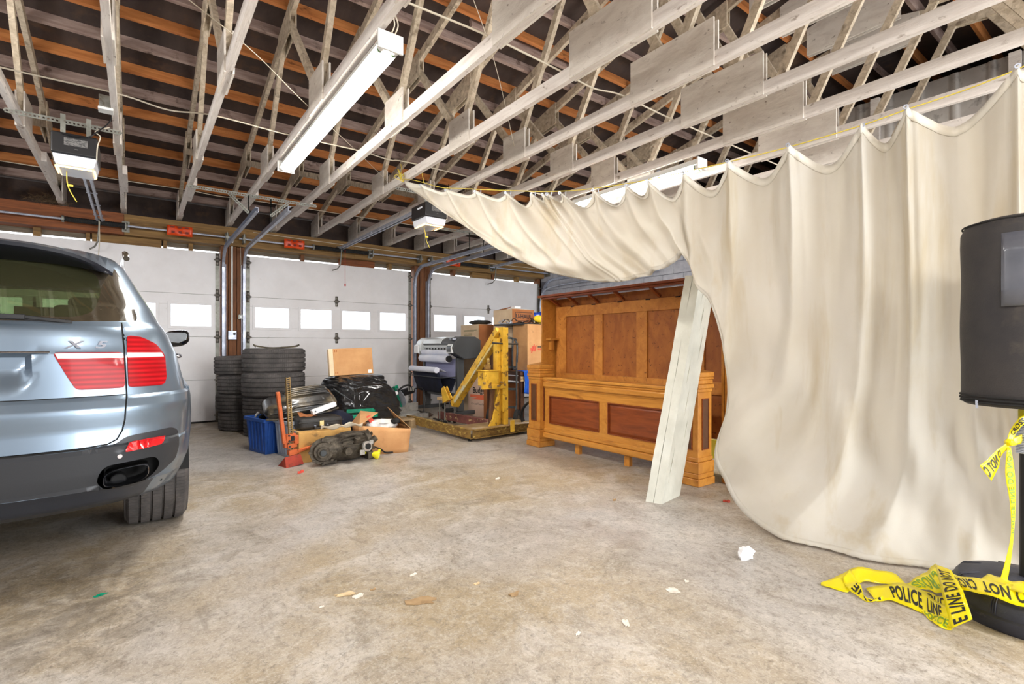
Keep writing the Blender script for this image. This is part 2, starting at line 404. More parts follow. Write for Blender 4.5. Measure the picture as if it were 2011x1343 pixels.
# ------------------------------------------------------------------ trusses
ZC = 2.86           # underside of the bottom chords
node_b = [0.0, 1.75, 3.62]; node_t = [0.95, 2.70, 4.75]
TW = 0.038
def truss_meshes():
    P = []
    # bottom chord in two lengths, top chords, webs, gussets; x = 0 is the chord's left face
    f = MB(); f.box(0, TW, YR - 6.42, YR + 6.42, ZC, ZC + 0.089); P.append(('bottom_chord', f, M_white_y))
    for sg in (1, -1):
        f = MB()
        a = V((TW / 2, YR, roof_z(YR) - 0.06)); b = V((TW / 2, YR + sg * 6.45, roof_z(YR + 6.45) - 0.06 if sg > 0 else roof_z(YR - 6.45) - 0.06))
        f.beam(a, b, TW, 0.089); P.append(('top_chord', f, M_web))
        def bn(i): return V((TW / 2, YR + sg * node_b[i], ZC + 0.10))
        def tn(o): return V((TW / 2, YR + sg * o, roof_z(YR + o) - 0.09))
        for (a, b) in ((bn(2), tn(4.95)), (bn(2), tn(2.85)), (bn(1), tn(2.65)), (bn(1), tn(0.9)), (bn(0), tn(0.75)), ):
            f = MB(); f.beam(a, b, TW * 0.98, 0.064, up=(1, 0, 0)) if False else f.beam(a, b, TW, 0.066); P.append(('web', f, M_web))
        # gusset plates both faces
        for yc, w in ((node_b[1], 0.34), (node_b[2], 0.34)):
            f = MB()
            for x0 in (-0.012, TW):
                y0 = YR + sg * yc - w / 2
                f.box(x0, x0 + 0.012, y0, y0 + w, ZC - 0.004, ZC + 0.275)
            P.append(('gusset_plate', f, M_white_ply))
        for yc, hw in ((0.85, 0.20), (2.75, 0.22), (4.9, 0.20)):
            f = MB()
            for x0 in (-0.010, TW):
                y0 = YR + sg * yc
                za, zb = roof_z(YR + yc - hw) - 0.005, roof_z(YR + yc + hw) - 0.005
                yy = [YR + sg * (yc - hw), YR + sg * (yc + hw)]
                f.add([(x0, yy[0], za - .26), (x0, yy[1], zb - .20), (x0, yy[1], zb), (x0, yy[0], za), (x0 + .010, yy[0], za - .26), (x0 + .010, yy[1], zb - .20), (x0 + .010, yy[1], zb), (x0 + .010, yy[0], za)],
                      [(0, 1, 2, 3), (7, 6, 5, 4), (0, 4, 5, 1), (1, 5, 6, 2), (2, 6, 7, 3), (3, 7, 4, 0)])
            P.append(('gusset_plate', f, M_web))
        f = MB()                                        # heel wedge
        for x0 in (-0.012, TW):
            ye = YR + sg * 6.44; yi = YR + sg * 6.02
            z1 = roof_z(YR + 6.44) - 0.02; z2 = roof_z(YR + 6.02) - 0.02
            f.add([(x0, ye, ZC), (x0, yi, ZC), (x0, yi, z2), (x0, ye, z1), (x0 + .012, ye, ZC), (x0 + .012, yi, ZC), (x0 + .012, yi, z2), (x0 + .012, ye, z1)],
                  [(0, 1, 2, 3), (7, 6, 5, 4), (0, 4, 5, 1), (1, 5, 6, 2), (2, 6, 7, 3), (3, 7, 4, 0)])
        P.append(('gusset_plate', f, M_white_ply))
    f = MB()
    for x0 in (-0.012, TW): f.box(x0, x0 + 0.012, YR - 0.33, YR + 0.33, ZC - 0.004, ZC + 0.30)
    P.append(('gusset_plate', f, M_white_ply))
    f = MB()
    for x0 in (-0.012, TW): f.prism([(YR - .42, roof_z(YR - .42) - .02), (YR, roof_z(YR) - .02), (YR + .42, roof_z(YR + .42) - .02), (YR + .42, roof_z(YR) - .42), (YR - .42, roof_z(YR) - .42)], x0, x0 + .012, Matrix(((0, 0, 1, 0), (1, 0, 0, 0), (0, 1, 0, 0), (0, 0, 0, 1))))
    P.append(('gusset_plate', f, M_white_ply))
    f = MB(); f.box(TW + 0.0, TW * 2, YR + 4.4, YR + 5.15, ZC, ZC + 0.089); P.append(('splice_block', f, M_white_y))
    return P
tx = [-0.15 + 0.61 * n for n in range(-5, 12)]
ordn = ['first', 'second', 'third', 'fourth', 'fifth', 'sixth', 'seventh', 'eighth', 'ninth', 'tenth', 'eleventh', 'twelfth', 'thirteenth', 'fourteenth', 'fifteenth', 'sixteenth', 'seventeenth']
tdata = None
TRUSS_LABEL = {
    -5: 'limewashed roof truss over the car, leftmost of all the trusses',
    -4: 'limewashed roof truss over the car, second from the leftmost',
    -3: 'limewashed roof truss over the car, third from the leftmost',
    -2: 'limewashed roof truss beyond the left end of the door opener bracket, over the parked car',
    -1: 'limewashed roof truss holding the left end of the opener bracket above the car',
    0: 'limewashed roof truss carrying the junction box and the right end of the opener bracket',
    1: 'limewashed roof truss between the junction box truss and the long tube light',
    2: 'limewashed roof truss that the long bright tube light hangs under',
    3: 'limewashed roof truss just right of the long bright tube light, brightly lit side',
    4: 'limewashed roof truss the yellow curtain cord is tied to',
    5: 'limewashed roof truss next right from the one the curtain cord is tied to',
    6: 'limewashed roof truss second to the right from the one holding the curtain cord',
    7: 'limewashed roof truss above the shorter looking tube light behind the curtain',
    8: 'limewashed roof truss just right of the tube light behind the curtain',
    9: 'limewashed roof truss third from the block wall, with stained chord',
    10: 'limewashed roof truss second from the block wall',
    11: 'limewashed roof truss nearest the block wall'}
for n in range(-5, 12):
    x = -0.15 + 0.61 * n
    t = thing('roof_truss', TRUSS_LABEL.get(n, 'limewashed roof truss over the car, left of all others'), 'truss', (x, 0, 0), 0, 'row of roof trusses')
    if tdata is None:
        tdata = []
        for nm, f, m in truss_meshes():
            o = f.build(nm, m, t); tdata.append((nm, o.data))
    else:
        for nm, me in tdata:
            o = bpy.data.objects.new(nm, me); col.objects.link(o); o.parent = t

# ------------------------------------------------------------------ far wall: header, posts, jambs
YW = 8.47
wf = struct('wall_far')
f = MB(); f.box(-5.0, -0.13, 8.36, 8.62, 2.57, 2.845); f.build('header_beam', M_header_red, wf)
f = MB(); f.box(-0.127, 2.93, 8.36, 8.62, 2.57, 2.84); f.build('header_beam', M_header_tan, wf)
f = MB(); f.box(2.933, 7.1, 8.36, 8.62, 2.57, 2.842); f.build('header_beam', M_header_tan, wf)
f = MB(); f.box(-5.0, 7.1, 8.63, 8.66, 2.845, 3.16); f.build('eave_board', M_deck, wf)
f = MB(); f.box(-5.0, 7.3, 8.60, 8.64, 2.508, 2.62); f.build('head_board', M_greywood, wf)
# small blocks and lengths of board under the header
for x0, x1, m in ((-2.3, -2.2, M_post), (-1.02, -0.95, M_header_tan), (-0.52, -0.48, M_header_tan), (-0.46, -0.05, M_header_tan), (-0.05, 0.28, M_header_tan), (0.30, 0.34, M_header_tan),
                  (0.60, 0.65, M_header_tan), (2.12, 2.17, M_post), (2.74, 3.34, M_header_red), (3.60, 3.66, M_header_tan), (4.9, 4.97, M_post), (5.35, 5.80, M_header_tan), (5.83, 5.88, M_post), (6.45, 6.52, M_header_tan)):
    f = MB(); f.box(x0, x1, 8.50, 8.60, 2.455, 2.57); f.build('nailing_block', m, wf)
for xa, xb in ((0.985, 1.30), (4.065, 4.385)):
    for k in range(3):
        w = (xb - xa) / 3
        f = MB(); f.box(xa + w * k + 0.004, xa + w * (k + 1) - 0.004, 8.44 - 0.012 * (k == 1), 8.60, 0, 2.57); f.build('post', M_post, wf, bevel=0.004)
for x0, x1 in ((-5.0, -1.78), (7.03, 7.15)):
    f = MB(); f.box(x0, x1, 8.5, 8.64, 0, 2.57); f.build('post', M_post, wf)

# ------------------------------------------------------------------ garage doors
def hinge_mb():
    f = MB()
    f.box(-0.02, 0.02, -0.014, -0.008, -0.085, -0.02); f.box(-0.02, 0.02, -0.014, -0.008, 0.02, 0.085)
    f.box(-0.028, 0.028, -0.026, -0.006, -0.022, 0.022); f.tube([(-0.045, -0.022, 0), (0.045, -0.022, 0)], 0.010, 8)
    return f
hinge_data = None
M_rustgalv = pm('hinge_steel', (150, 146, 138), (112, 106, 98), sc=30, rough=0.5, metal=0.6)
def garage_door(idx, xa):
    global hinge_data
    xb = xa + 2.70
    d = struct('door_%d' % idx)
    seam = MB()
    zs = [0.02, 0.615, 1.235, 1.845, 2.462]
    for i in range(4):
        z0, z1 = zs[i] + 0.002, zs[i + 1] - 0.002
        f = MB()
        if i == 2:
            wx = [xa + 0.125 + 0.66 * k for k in range(4)]; za, zb = 1.385, 1.695
            xs = [xa]
            for w in wx: xs += [w, w + 0.49]
            xs.append(xb)
            f.box(xa, xb, YW, YW + 0.045, z0, za); f.box(xa, xb, YW, YW + 0.045, zb, z1)
            for k in range(0, len(xs), 2): f.box(xs[k], xs[k + 1], YW, YW + 0.045, za, zb)
            f.build('door_panel', M_door, d, bevel=0.003)
            for w in wx:
                f = MB(); e = 0.035
                f.box(w - e, w + 0.49 + e, YW - 0.008, YW, za - e, za + .004); f.box(w - e, w + 0.49 + e, YW - 0.008, YW, zb - .004, zb + e)
                f.box(w - e, w + .004, YW - 0.008, YW, za, zb); f.box(w + 0.486, w + 0.49 + e, YW - 0.008, YW, za, zb)
                fr = f.build('window_frame', M_door, d, bevel=0.002)
                f = MB(); f.box(w, w + 0.49, YW + 0.018, YW + 0.022, za, zb); f.build('pane', M_winpane, fr)
        else:
            f.box(xa, xb, YW, YW + 0.045, z0, z1)
            f.build('door_panel', M_door, d, bevel=0.003)
    for z in zs[1:4]: seam.box(xa + .001, xb - .001, YW + 0.012, YW + 0.04, z - 0.008, z + 0.008)  # backing strips added to stop daylight showing through the seams
    seam.build('seam_backing', M_galv_dull, d)
    f = MB(); f.box(xa, xb, YW - 0.004, YW + 0.045, 0.0, 0.024); f.build('bottom_seal', M_rubber, d)
    f = MB(); f.box(xa + .02, xb - .02, YW + 0.046, YW + 0.05, 2.40, 2.46); f.build('top_strip', M_galv, d)
    # steel end stiles, hinges
    for xe in (xa + 0.004, xb - 0.056):
        for i in range(4):
            f = MB(); f.box(xe, xe + 0.052, YW - 0.004, YW - 0.0005, zs[i] + 0.006, zs[i + 1] - 0.006); f.build('end_stile', M_galv_dull, d)
    hs = [(xa + 0.03, z) for z in zs[1:4]] + [(xb - 0.03, z) for z in zs[1:4]] + [(xa + 1.35, z) for z in zs[1:4]] + [(xa + 0.03, 2.36), (xb - 0.03, 2.36), (xa + 0.03, 0.1), (xb - 0.03, 0.1)]
    for hx, hz in hs:
        if hinge_data is None:
            o = hinge_mb().build('hinge', M_rustgalv, d, bevel=0.002); hinge_data = o.data
        else:
            o = bpy.data.objects.new('hinge', hinge_data); col.objects.link(o); o.parent = d
        o.location = (hx, YW - 0.001, hz)
    # tracks: vertical, curve, horizontal
    for sx, yend in ((-1, 5.45), (1, 5.45)):
        if idx == 1 and sx == 1: yend = 5.85
        if idx == 2 and sx == -1: yend = 5.60
        xt = (xa - 0.035) if sx < 0 else (xb + 0.035)
        path = [V((xt, YW - 0.07, 0.02)), V((xt, YW - 0.07, 2.18))]
        for k in range(1, 7):
            a = math.pi / 2 * k / 7; path.append(V((xt, YW - 0.07 - 0.34 * (1 - math.cos(a)), 2.18 + 0.34 * math.sin(a))))
        path += [V((xt, YW - 0.41, 2.52)), V((xt, yend, 2.535))]
        f = MB()
        # C section swept along the path in the y/z plane: outer web + two lips
        n = len(path); prof = [(-0.024, 0.016), (-0.024, -0.016), (0.024, -0.016), (0.024, 0.016)]
        ring = []
        for i, p in enumerate(path):
            dv = (path[min(i + 1, n - 1)] - path[max(i - 1, 0)]).normalized(); nn = V((0, -dv.z, dv.y)) if True else None
            ring.append([p + nn * a + V((sx * -b, 0, 0)) for a, b in prof])
        vs = [q for r_ in ring for q in r_]
        fs = []
        for i in range(n - 1):
            for k in range(3): fs.append((i * 4 + k, i * 4 + k + 1, i * 4 + 4 + k + 1, i * 4 + 4 + k))
        f.add(vs, fs)
        f.build('track', M_galv, d, solid=0.003, fix='open')
        f = MB()                                              # angle that holds the vertical track to the post
        f.box(xt + sx * 0.03, xt + sx * 0.034, YW - 0.09, YW - 0.01, 0.05, 2.3); f.box(xt + min(0, sx * 0.05) , xt + max(0, sx * 0.05), YW - 0.012, YW - 0.008, 0.05, 2.3)
        f.build('jamb_angle', M_galv, d)
    # torsion shaft and spring
    f = MB(); f.tube([(xa - 0.12, 8.24, 2.665), (xb + 0.12, 8.24, 2.665)], 0.013, 10); f.build('shaft', M_galv, d)
    xc = xa + 1.35
    s0, s1 = (xc - 0.55, xc + 0.02) if idx != 3 else (xc + 0.0, xc + 0.55)
    if idx == 1: s0, s1 = -0.70, -0.12
    if idx == 2: s0, s1 = 2.26, 3.12
    if idx == 3: s0, s1 = 4.80, 5.55
    f = MB(); nrib = int((s1 - s0) / 0.011)
    f.lathe([(0.030 if k % 2 else 0.034, s0 + (s1 - s0) * k / nrib) for k in range(nrib + 1)], 12, Matrix(((0, 0, 1, 0), (0, 1, 0, 8.24), (-1, 0, 0, 2.665), (0, 0, 0, 1))))
    f.build('spring', M_rubber, d, smooth=20)
    for xx in (s0 - 0.02, s1 + 0.02):
        f = MB(); f.lathe([(0.0, -0.012), (0.042, -0.012), (0.042, 0.012), (0, 0.012)], 12, Matrix(((0, 0, 1, xx), (0, 1, 0, 8.24), (-1, 0, 0, 2.665), (0, 0, 0, 1)))); f.build('winding_cone', M_galv_dull, d, smooth=30)
    xb2 = {1: -0.11, 2: 3.20, 3: 5.72}[idx]
    f = MB(); f.box(xb2 - 0.04, xb2 + 0.04, 8.342, 8.352, 2.60, 2.74); f.box(xb2 - 0.006, xb2 + 0.006, 8.2, 8.35, 2.61, 2.72); f.build('spring_bracket', M_galv_dull, d)
    for xx in (xa - 0.06, xb + 0.06):
        f = MB(); f.box(xx - 0.006, xx + 0.006, 8.18, 8.35, 2.60, 2.73); f.lathe([(0.02, -0.02), (0.06, -0.02), (0.06, 0.02), (0.02, 0.02)], 16, Matrix(((0, 0, 1, xx), (0, 1, 0, 8.24), (-1, 0, 0, 2.665), (0, 0, 0, 1)))); f.build('cable_drum', M_galv_dull, d, smooth=30)
    tg0 = {1: 0.33, 2: 1.80, 3: 4.60}[idx]
    f = MB(); f.grid(lambda a, b: (tg0 + 0.29 * a, 8.190 + 0.012 * math.sin(a * 9 + b * 3), 2.60 + 0.13 * b), 10, 3)
    tgo = f.build('warning_tag', M_orange_tag, d, smooth=60, solid=0.0015, fix='open')
    f = MB()
    for k in range(3):
        f.box(tg0 + 0.04 + 0.08 * k, tg0 + 0.085 + 0.08 * k, 8.172, 8.176, 2.70, 2.72)
        f.box(tg0 + 0.05 + 0.08 * k, tg0 + 0.085 + 0.08 * k, 8.172, 8.176, 2.63, 2.66)
    f.build('tag_print', pm('tag_print', (120, 38, 20)), tgo)
    return d
garage_door(1, -1.72); garage_door(2, 1.32); garage_door(3, 4.36)

# ------------------------------------------------------------------ right wall: blocks
wr = struct('wall_right')
XWR = 7.12
f = MB(); f.box(XWR + 0.012, XWR + 0.2, -4.6, 8.65, 0, 2.95); f.build('wall_core', M_mortar, wr)
f = MB(); f.box(0, 0.02, 0.005, 0.395, 0.005, 0.195); b0 = f.build('block', M_block, wr, bevel=0.003)
cnt = 0
for r_ in range(14):
    for k in range(17):
        y = 8.5 - 0.4 * (k + 1) + (0.2 if r_ % 2 else 0)
        if y < 1.6 or y + 0.395 > 8.63: continue
        if cnt: o = b0.copy(); col.objects.link(o)
        else: o = b0
        o.location = (XWR, y, 0.0 + 0.2 * r_ + 0.1); cnt += 1
f = MB(); f.box(0, 0.1, -4.6, 8.6, 0, 0.10, Matrix.Translation((XWR, 0, 0))); f.build('footing', M_block, wr)
gab = MB()
nn = 80
def gabf(a, b):
    y = -4.6 + 7.4 * a; k = (y / 0.30) % 1.0
    return (XWR + 0.03 - (0.02 if k < 0.16 else 0.0), y, 2.95 + 1.12 * b)
gab.grid(gabf, 370, 1); gab.build('gable_sheet', M_corr, wr, smooth=20, solid=0.002, fix='open')
f = MB(); f.box(XWR, XWR + 0.09, -4.6, 8.6, 2.94, 3.03); f.build('wall_plate', M_white_y, wr)
for y_ in (1.0, 2.2): f = MB(); f.box(XWR - 0.03, XWR + 0.02, y_, y_ + 0.09, 2.95, 4.07); f.build('batten', M_white_y, wr)
wb = MB(); wb.box(11.9, 12.0, -4.9, 9.0, 0, 4.9); tag(wb.build('wall_beyond', M_greywood), kind='structure')
fb2 = MB(); fb2.box(7.3, 12.0, -4.6, 8.9, -0.12, 0.0); tag(fb2.build('floor_beyond', M_conc), kind='structure')
wc = MB(); wc.box(7.1, 12.0, 8.5, 8.6, 0, 3.2); wc.box(7.3, 12.0, -4.7, -4.6, 0, 3.2); tag(wc.build('wall_end', M_greywood), kind='structure')
# left and near walls, outside the picture, with an assumed opening, kept right so the car reflects dark wall
wl = MB(); wl.box(-5.2, -5.0, -4.6, 8.65, 0, 3.2); tag(wl.build('wall_left', M_block), kind='structure')
wn = MB(); wn.box(-5.0, 1.4, -4.7, -4.5, 0, 3.2); wn.box(6.4, 7.3, -4.7, -4.5, 0, 3.2); wn.box(-5.0, 7.3, -4.7, -4.5, 2.85, 3.3); tag(wn.build('wall_near', M_block), kind='structure')
# ------------------------------------------------------------------ curtain on its cord
PA, PB = V((2.25, 4.95)), V((3.40, 0.47))                       # plan of the cord
PD = (PB - PA); PN = V((-PD.y, PD.x)).normalized()               # normal in plan
if PN.x > 0: PN = -PN                                            # towards the camera side
def onp(u, v, off=0.0):
    """point on the curtain's upright plane; never below the floor"""
    r = ray(u, v); n = V((PN.x, PN.y)); A = PA + PN * off
    t = (A.x * n.x + A.y * n.y) / (r.x * n.x + r.y * n.y)
    p = V((r.x * t, r.y * t, CAMH + r.z * t))
    if p.z < 0.012: t = (0.012 - CAMH) / r.z; p = V((r.x * t, r.y * t, 0.012))
    return p
rope_px = [(785, 352), (870, 369), (1000, 374), (1112, 375), (1222, 362), (1330, 341), (1430, 318), (1555, 287), (1697, 245), (1780, 215), (1900, 175), (2011, 130), (2150, 68), (2330, -30)]
rope_key = [(u, onp(u, v)) for u, v in rope_px]
def rope_at(u):
    for i in range(len(rope_key) - 1):
        if u <= rope_key[i + 1][0] or i == len(rope_key) - 2:
            t = (u - rope_key[i][0]) / (rope_key[i + 1][0] - rope_key[i][0])
            p0 = rope_key[max(i - 1, 0)][1]; p1 = rope_key[i][1]; p2 = rope_key[i + 1][1]; p3 = rope_key[min(i + 2, len(rope_key) - 1)][1]
            # interpolate along the ray so that the plan stays straight
            z = 0.5 * ((2 * p1.z) + (p2.z - p0.z) * t + (2 * p0.z - 5 * p1.z + 4 * p2.z - p3.z) * t * t + (3 * p1.z - p0.z - 3 * p2.z + p3.z) * t ** 3)
            r = ray(u, 0); n = PN; tt = (PA.x * n.x + PA.y * n.y) / (r.x * n.x + r.y * n.y)
            return V((r.x * tt, r.y * tt, z))
RINGS = [795, 834, 886, 944, 1003, 1051, 1072, 1083, 1111, 1175, 1238, 1281, 1351, 1439, 1556, 1697, 1780, 1990, 2160, 2330]
DIPS = [2, 4, 6, 10, 22, 10, 6, 10, 26, 30, 22, 34, 36, 34, 42, 36, 46, 40, 30]
COLS = [(795, [(797, 362), (797, 364), (798, 366)]), (834, [(850, 395), (862, 405), (875, 418)]), (886, [(915, 430), (945, 460), (975, 488)]), (944, [(985, 450), (1030, 495), (1065, 530)]),
        (1003, [(1040, 440), (1100, 510), (1145, 549)]), (1051, [(1095, 440), (1150, 510), (1200, 554)]), (1083, [(1125, 440), (1175, 505), (1228, 553)]), (1111, [(1150, 430), (1200, 495), (1258, 546)]), (1175, [(1200, 430), (1240, 480), (1292, 533)]),
        (1238, [(1260, 420), (1290, 470), (1322, 517)]), (1281, [(1300, 410), (1325, 460), (1343, 503)]), (1351, [(1350, 420), (1355, 490), (1368, 560)]), (1395, [(1392, 460), (1396, 540), (1400, 602)]), (1439, [(1442, 480), (1440, 590), (1427, 688)]),
        (1500, [(1500, 500), (1488, 660), (1424, 800)]), (1556, [(1560, 520), (1535, 730), (1409, 892)]), (1625, [(1625, 560), (1590, 830), (1440, 985)]), (1697, [(1700, 600), (1660, 900), (1540, 1058)]),
        (1780, [(1785, 650), (1765, 950), (1680, 1093)]), (1880, [(1890, 680), (1885, 950), (1850, 1121)]), (1990, [(2000, 690), (2005, 950), (2011, 1137)]), (2160, [(2170, 700), (2175, 950), (2180, 1160)]), (2330, [(2340, 700), (2345, 960), (2350, 1180)])]
def dip_px(u):
    for i in range(len(RINGS) - 1):
        if u <= RINGS[i + 1]:
            t = (u - RINGS[i]) / (RINGS[i + 1] - RINGS[i]); t = max(0, min(1, t))
            return DIPS[i] * (1 - abs(2 * t - 1) ** 1.7), i + t
    return 0, len(RINGS) - 1
colw = []
for u, ps in COLS:
    top = rope_at(u)
    colw.append((u, [onp(a, b) for a, b in ps]))
def cr(p0, p1, p2, p3, t): return 0.5 * ((2 * p1) + (p2 - p0) * t + (2 * p0 - 5 * p1 + 4 * p2 - p3) * t * t + (3 * p1 - p0 - 3 * p2 + p3) * t ** 3)
def col_at(u):
    for i in range(len(colw) - 1):
        if u <= colw[i + 1][0] or i == len(colw) - 2:
            t = (u - colw[i][0]) / (colw[i + 1][0] - colw[i][0]); t = max(0, min(1, t))
            t2 = t
            return [colw[i][1][k].lerp(colw[i + 1][1][k], t2) if False else cr(colw[max(i - 1, 0)][1][k], colw[i][1][k], colw[i + 1][1][k], colw[min(i + 2, len(colw) - 1)][1][k], t) for k in range(3)]
NB = 110
def smooth01(x): x = max(0, min(1, x)); return x * x * (3 - 2 * x)
PN3 = V((PN.x, PN.y, 0))
def cloth_pt(u, b):
    dp, ph = dip_px(u)
    top = rope_at(u)
    px = (top.xy.length) / 1400.0
    dist = top.x * math.sin(YAW) + top.y * math.cos(YAW)
    top = top + V((0, 0, -0.022 - dp * dist / FPX))
    c = col_at(u)
    K = [top, c[0], c[1], c[2]]
    # uneven cubic through the four
    x = b * 3; i = min(2, int(x)); t = x - i
    p = cr(K[max(i - 1, 0)] if i > 0 else K[0] * 2 - K[1], K[i], K[i + 1], K[min(i + 2, 3)] if i < 2 else K[3] * 2 - K[2], t)
    frac = ph - math.floor(ph); gi = int(math.floor(ph)); gap = (RINGS[min(gi + 1, len(RINGS) - 1)] - RINGS[min(gi, len(RINGS) - 2)]) or 100
    wid = min(1.0, gap / 130.0)
    A = (0.060 * math.exp(-b * 3.6) + 0.016) * wid + 0.004
    if u > 1351: A *= 1.15
    ridge = math.cos(2 * math.pi * frac)
    d = A * ridge
    # narrow pleats fanning from each ring
    dd = min(frac, 1 - frac) * gap
    d += 0.036 * math.exp(-(dd / (10 + 30 * b)) ** 2) * math.exp(-b * 1.0) * math.cos(dd / (4 + 9 * b))
    s = u / 100.0
    w = s + 0.35 * noise.noise(V((s * 0.8, b * 1.6, 3.1)))
    d += (0.015 + 0.004 * smooth01((u - 1400) / 300)) * math.sin(w * 5.3 + 1.7 * b) * smooth01(b * 4)
    d += 0.008 * math.sin(w * 12.7 - 3.0 * b + 1) * smooth01(b * 5) * (1 - 0.35 * b)
    d += 0.030 * noise.noise(V((s * 1.6, b * 2.2, 0.5))) * smooth01(b * 3) * 1.3
    d += 0.007 * noise.noise(V((s * 7, b * 5, 5.5)))
    # the folds that swing in arcs towards the gathered corner
    if u > 1330:
        q = (p.z * 1.2 + s * 0.55)
        d += 0.026 * math.sin(q * 9 + 2 * noise.noise(V((s, b * 2, 8)))) * smooth01((b - 0.35) * 3) * (1 - smooth01((b - 0.85) * 6) * 0.5)
    else:
        d += 0.016 * math.sin(b * 16 + s * 2.0) * smooth01((b - 0.35) * 3) * smooth01((u - 850) / 120)
        d += 0.10 * math.sin(math.pi * b) * smooth01((u - 850) / 200) * smooth01((1340 - u) / 120 + 0.2)
    edge = smooth01((u - 795) / 60)
    low = smooth01((p.z - 0.0) / 0.25)
    p = p + PN3 * (d * edge * (0.35 + 0.65 * low))
    if p.z < 0.012: p.z = 0.012 + 0.004 * abs(math.sin(s * 20))
    return p
def cloth_mat():
    m = pm('unbleached_canvas', (212, 208, 199), (203, 196, 181), sc=1.3, lo=0.35, hi=0.7, rough=0.9, bump=0.12, bsc=260, c3=(192, 179, 152), sc3=5.5, st3=(1, 1, 0.16), lo3=0.52, hi3=0.74, spec=0.15, dist=0.3)
    nt = m.node_tree; b = nt.nodes['Principled BSDF']; o = nt.nodes['Material Output']
    tr = nt.nodes.new('ShaderNodeBsdfTranslucent'); tr.inputs[0].default_value = lin((236, 224, 200))
    mx = nt.nodes.new('ShaderNodeMixShader'); mx.inputs[0].default_value = 0.22
    nt.links.new(b.outputs[0], mx.inputs[1]); nt.links.new(tr.outputs[0], mx.inputs[2]); nt.links.new(mx.outputs[0], o.inputs[0])
    return m
M_canvas = cloth_mat()
ct_ = thing('curtain', 'large cream canvas drop sheet hung as a curtain on a cord across the garage', 'curtain', (0, 0, 0))
us = []
for i in range(len(RINGS) - 1):
    n = max(4, int((RINGS[i + 1] - RINGS[i]) / 3.2)); n = min(n, 46)
    us += [RINGS[i] + (RINGS[i + 1] - RINGS[i]) * k / n for k in range(n)]
us.append(RINGS[-1])
pts = [[cloth_pt(u, (j / NB) ** 1.05) for j in range(NB + 1)] for u in us]
f = MB(); nu = len(us) - 1
f.add([p for c in pts for p in c], [(i * (NB + 1) + j, (i + 1) * (NB + 1) + j, (i + 1) * (NB + 1) + j + 1, i * (NB + 1) + j + 1) for i in range(nu) for j in range(NB)])
cl = f.build('cloth', M_canvas, ct_, smooth=180, fix='open')
def strip_along(name, row0, drop, off, mat, side):
    f = MB(); vs = []
    for c in pts:
        a = c[row0]; dirv = (c[row0 + (1 if side > 0 else -1)] - a).normalized()
        for q, o in ((0.0, off), (drop * .5, off * 1.3), (drop, off)):
            # follow the cloth down to the wanted depth
            j = row0; acc = 0.0; step = 1 if side > 0 else -1; p = a
            while acc < q and 0 <= j + step <= NB:
                seg = (c[j + step] - c[j]).length
                if acc + seg >= q: p = c[j].lerp(c[j + step], (q - acc) / max(seg, 1e-6)); acc = q; break
                acc += seg; j += step; p = c[j]
            vs.append(p + PN3 * o)
    n = len(pts); f.add(vs, [(i * 3 + k, (i + 1) * 3 + k, (i + 1) * 3 + k + 1, i * 3 + k + 1) for i in range(n - 1) for k in range(2)])
    return f.build(name, mat, ct_, smooth=180, solid=0.002, fix='open')
M_hem = pm('canvas_hem', (226, 222, 212), (216, 209, 194), sc=6, rough=0.9, bump=0.2, bsc=180, spec=0.15)
strip_along('top_hem', 0, 0.052, 0.005, M_hem, 1)
strip_along('bottom_hem', NB, 0.035, 0.004, M_canvas, -1)
for u in RINGS[1:-1]:
    p = cloth_pt(u, 0.0) + V((0, 0, -0.014)) + PN3 * 0.007
    f = MB(); f.lathe([(0.006, -.002), (0.012, -.002), (0.012, .002), (0.006, .002)], 14, frame(p, V((PD.x, PD.y, 0)), PN3), closed=True); f.build('grommet', M_galv, ct_, smooth=40)
M_cord = pm('yellow_cord', (232, 212, 96), (214, 190, 70), sc=200, rough=0.7)
cord_pts = [rope_at(785 + (2330 - 785) * k / 160) for k in range(161)]
f = MB(); f.tube(cord_pts, 0.0035, 6)
kn = rope_at(787)
for k in range(5):
    a = k * 1.3; f.tube(spline([kn, kn + V((0.03 * math.cos(a), 0.05 * math.sin(a), 0.05)), kn + V((0.06 * math.cos(a + .4), 0.03, 0.09 * (k % 2) + .02)), kn + V((0.02, -0.02, -0.03))], 5), 0.0035, 5)
f.tube(spline([kn, kn + V((0.02, 0.02, 0.10)), kn + V((0.0, 0.0, 0.16))], 5), 0.0035, 5)
k2 = rope_at(832)
f.tube([k2, k2 + V((0.03, 0.1, 0.14)), k2 + V((0.05, 0.12, 0.20))], 0.003, 5)
cd = f.build('cord', M_cord, None, smooth=60); tag(cd, 'thin yellow cord strung across under the roof trusses, carrying the cream curtain', 'cord')
hk0 = None
ORD = ['first', 'second', 'third', 'fourth', 'fifth', 'sixth', 'seventh', 'eighth', 'ninth', 'tenth', 'eleventh', 'twelfth', 'thirteenth', 'fourteenth', 'fifteenth', 'sixteenth', 'seventeenth', 'eighteenth']
for i, u in enumerate(RINGS[1:-1]):
    p = rope_at(u)
    if hk0 is None:
        f = MB(); f.tube([(0, 0.009 * math.sin(a), -0.006 + 0.014 * math.cos(a) - (0.010 if math.cos(a) < 0 else 0)) for a in [2 * math.pi * k / 16 for k in range(16)]], 0.0018, 6, closed=True)
        hk0 = f.build('curtain_hook', M_galv, None, smooth=60); o = hk0
    else: o = hk0.copy(); col.objects.link(o)
    o.location = p + V((0, 0, -0.010)); o.rotation_euler = (0, 0, math.atan2(PD.y, PD.x) + 0.3)
    tag(o, 'small steel curtain hook, ' + ORD[i] + ' along the yellow cord from its knotted end', 'hook', 'curtain hooks on the cord')

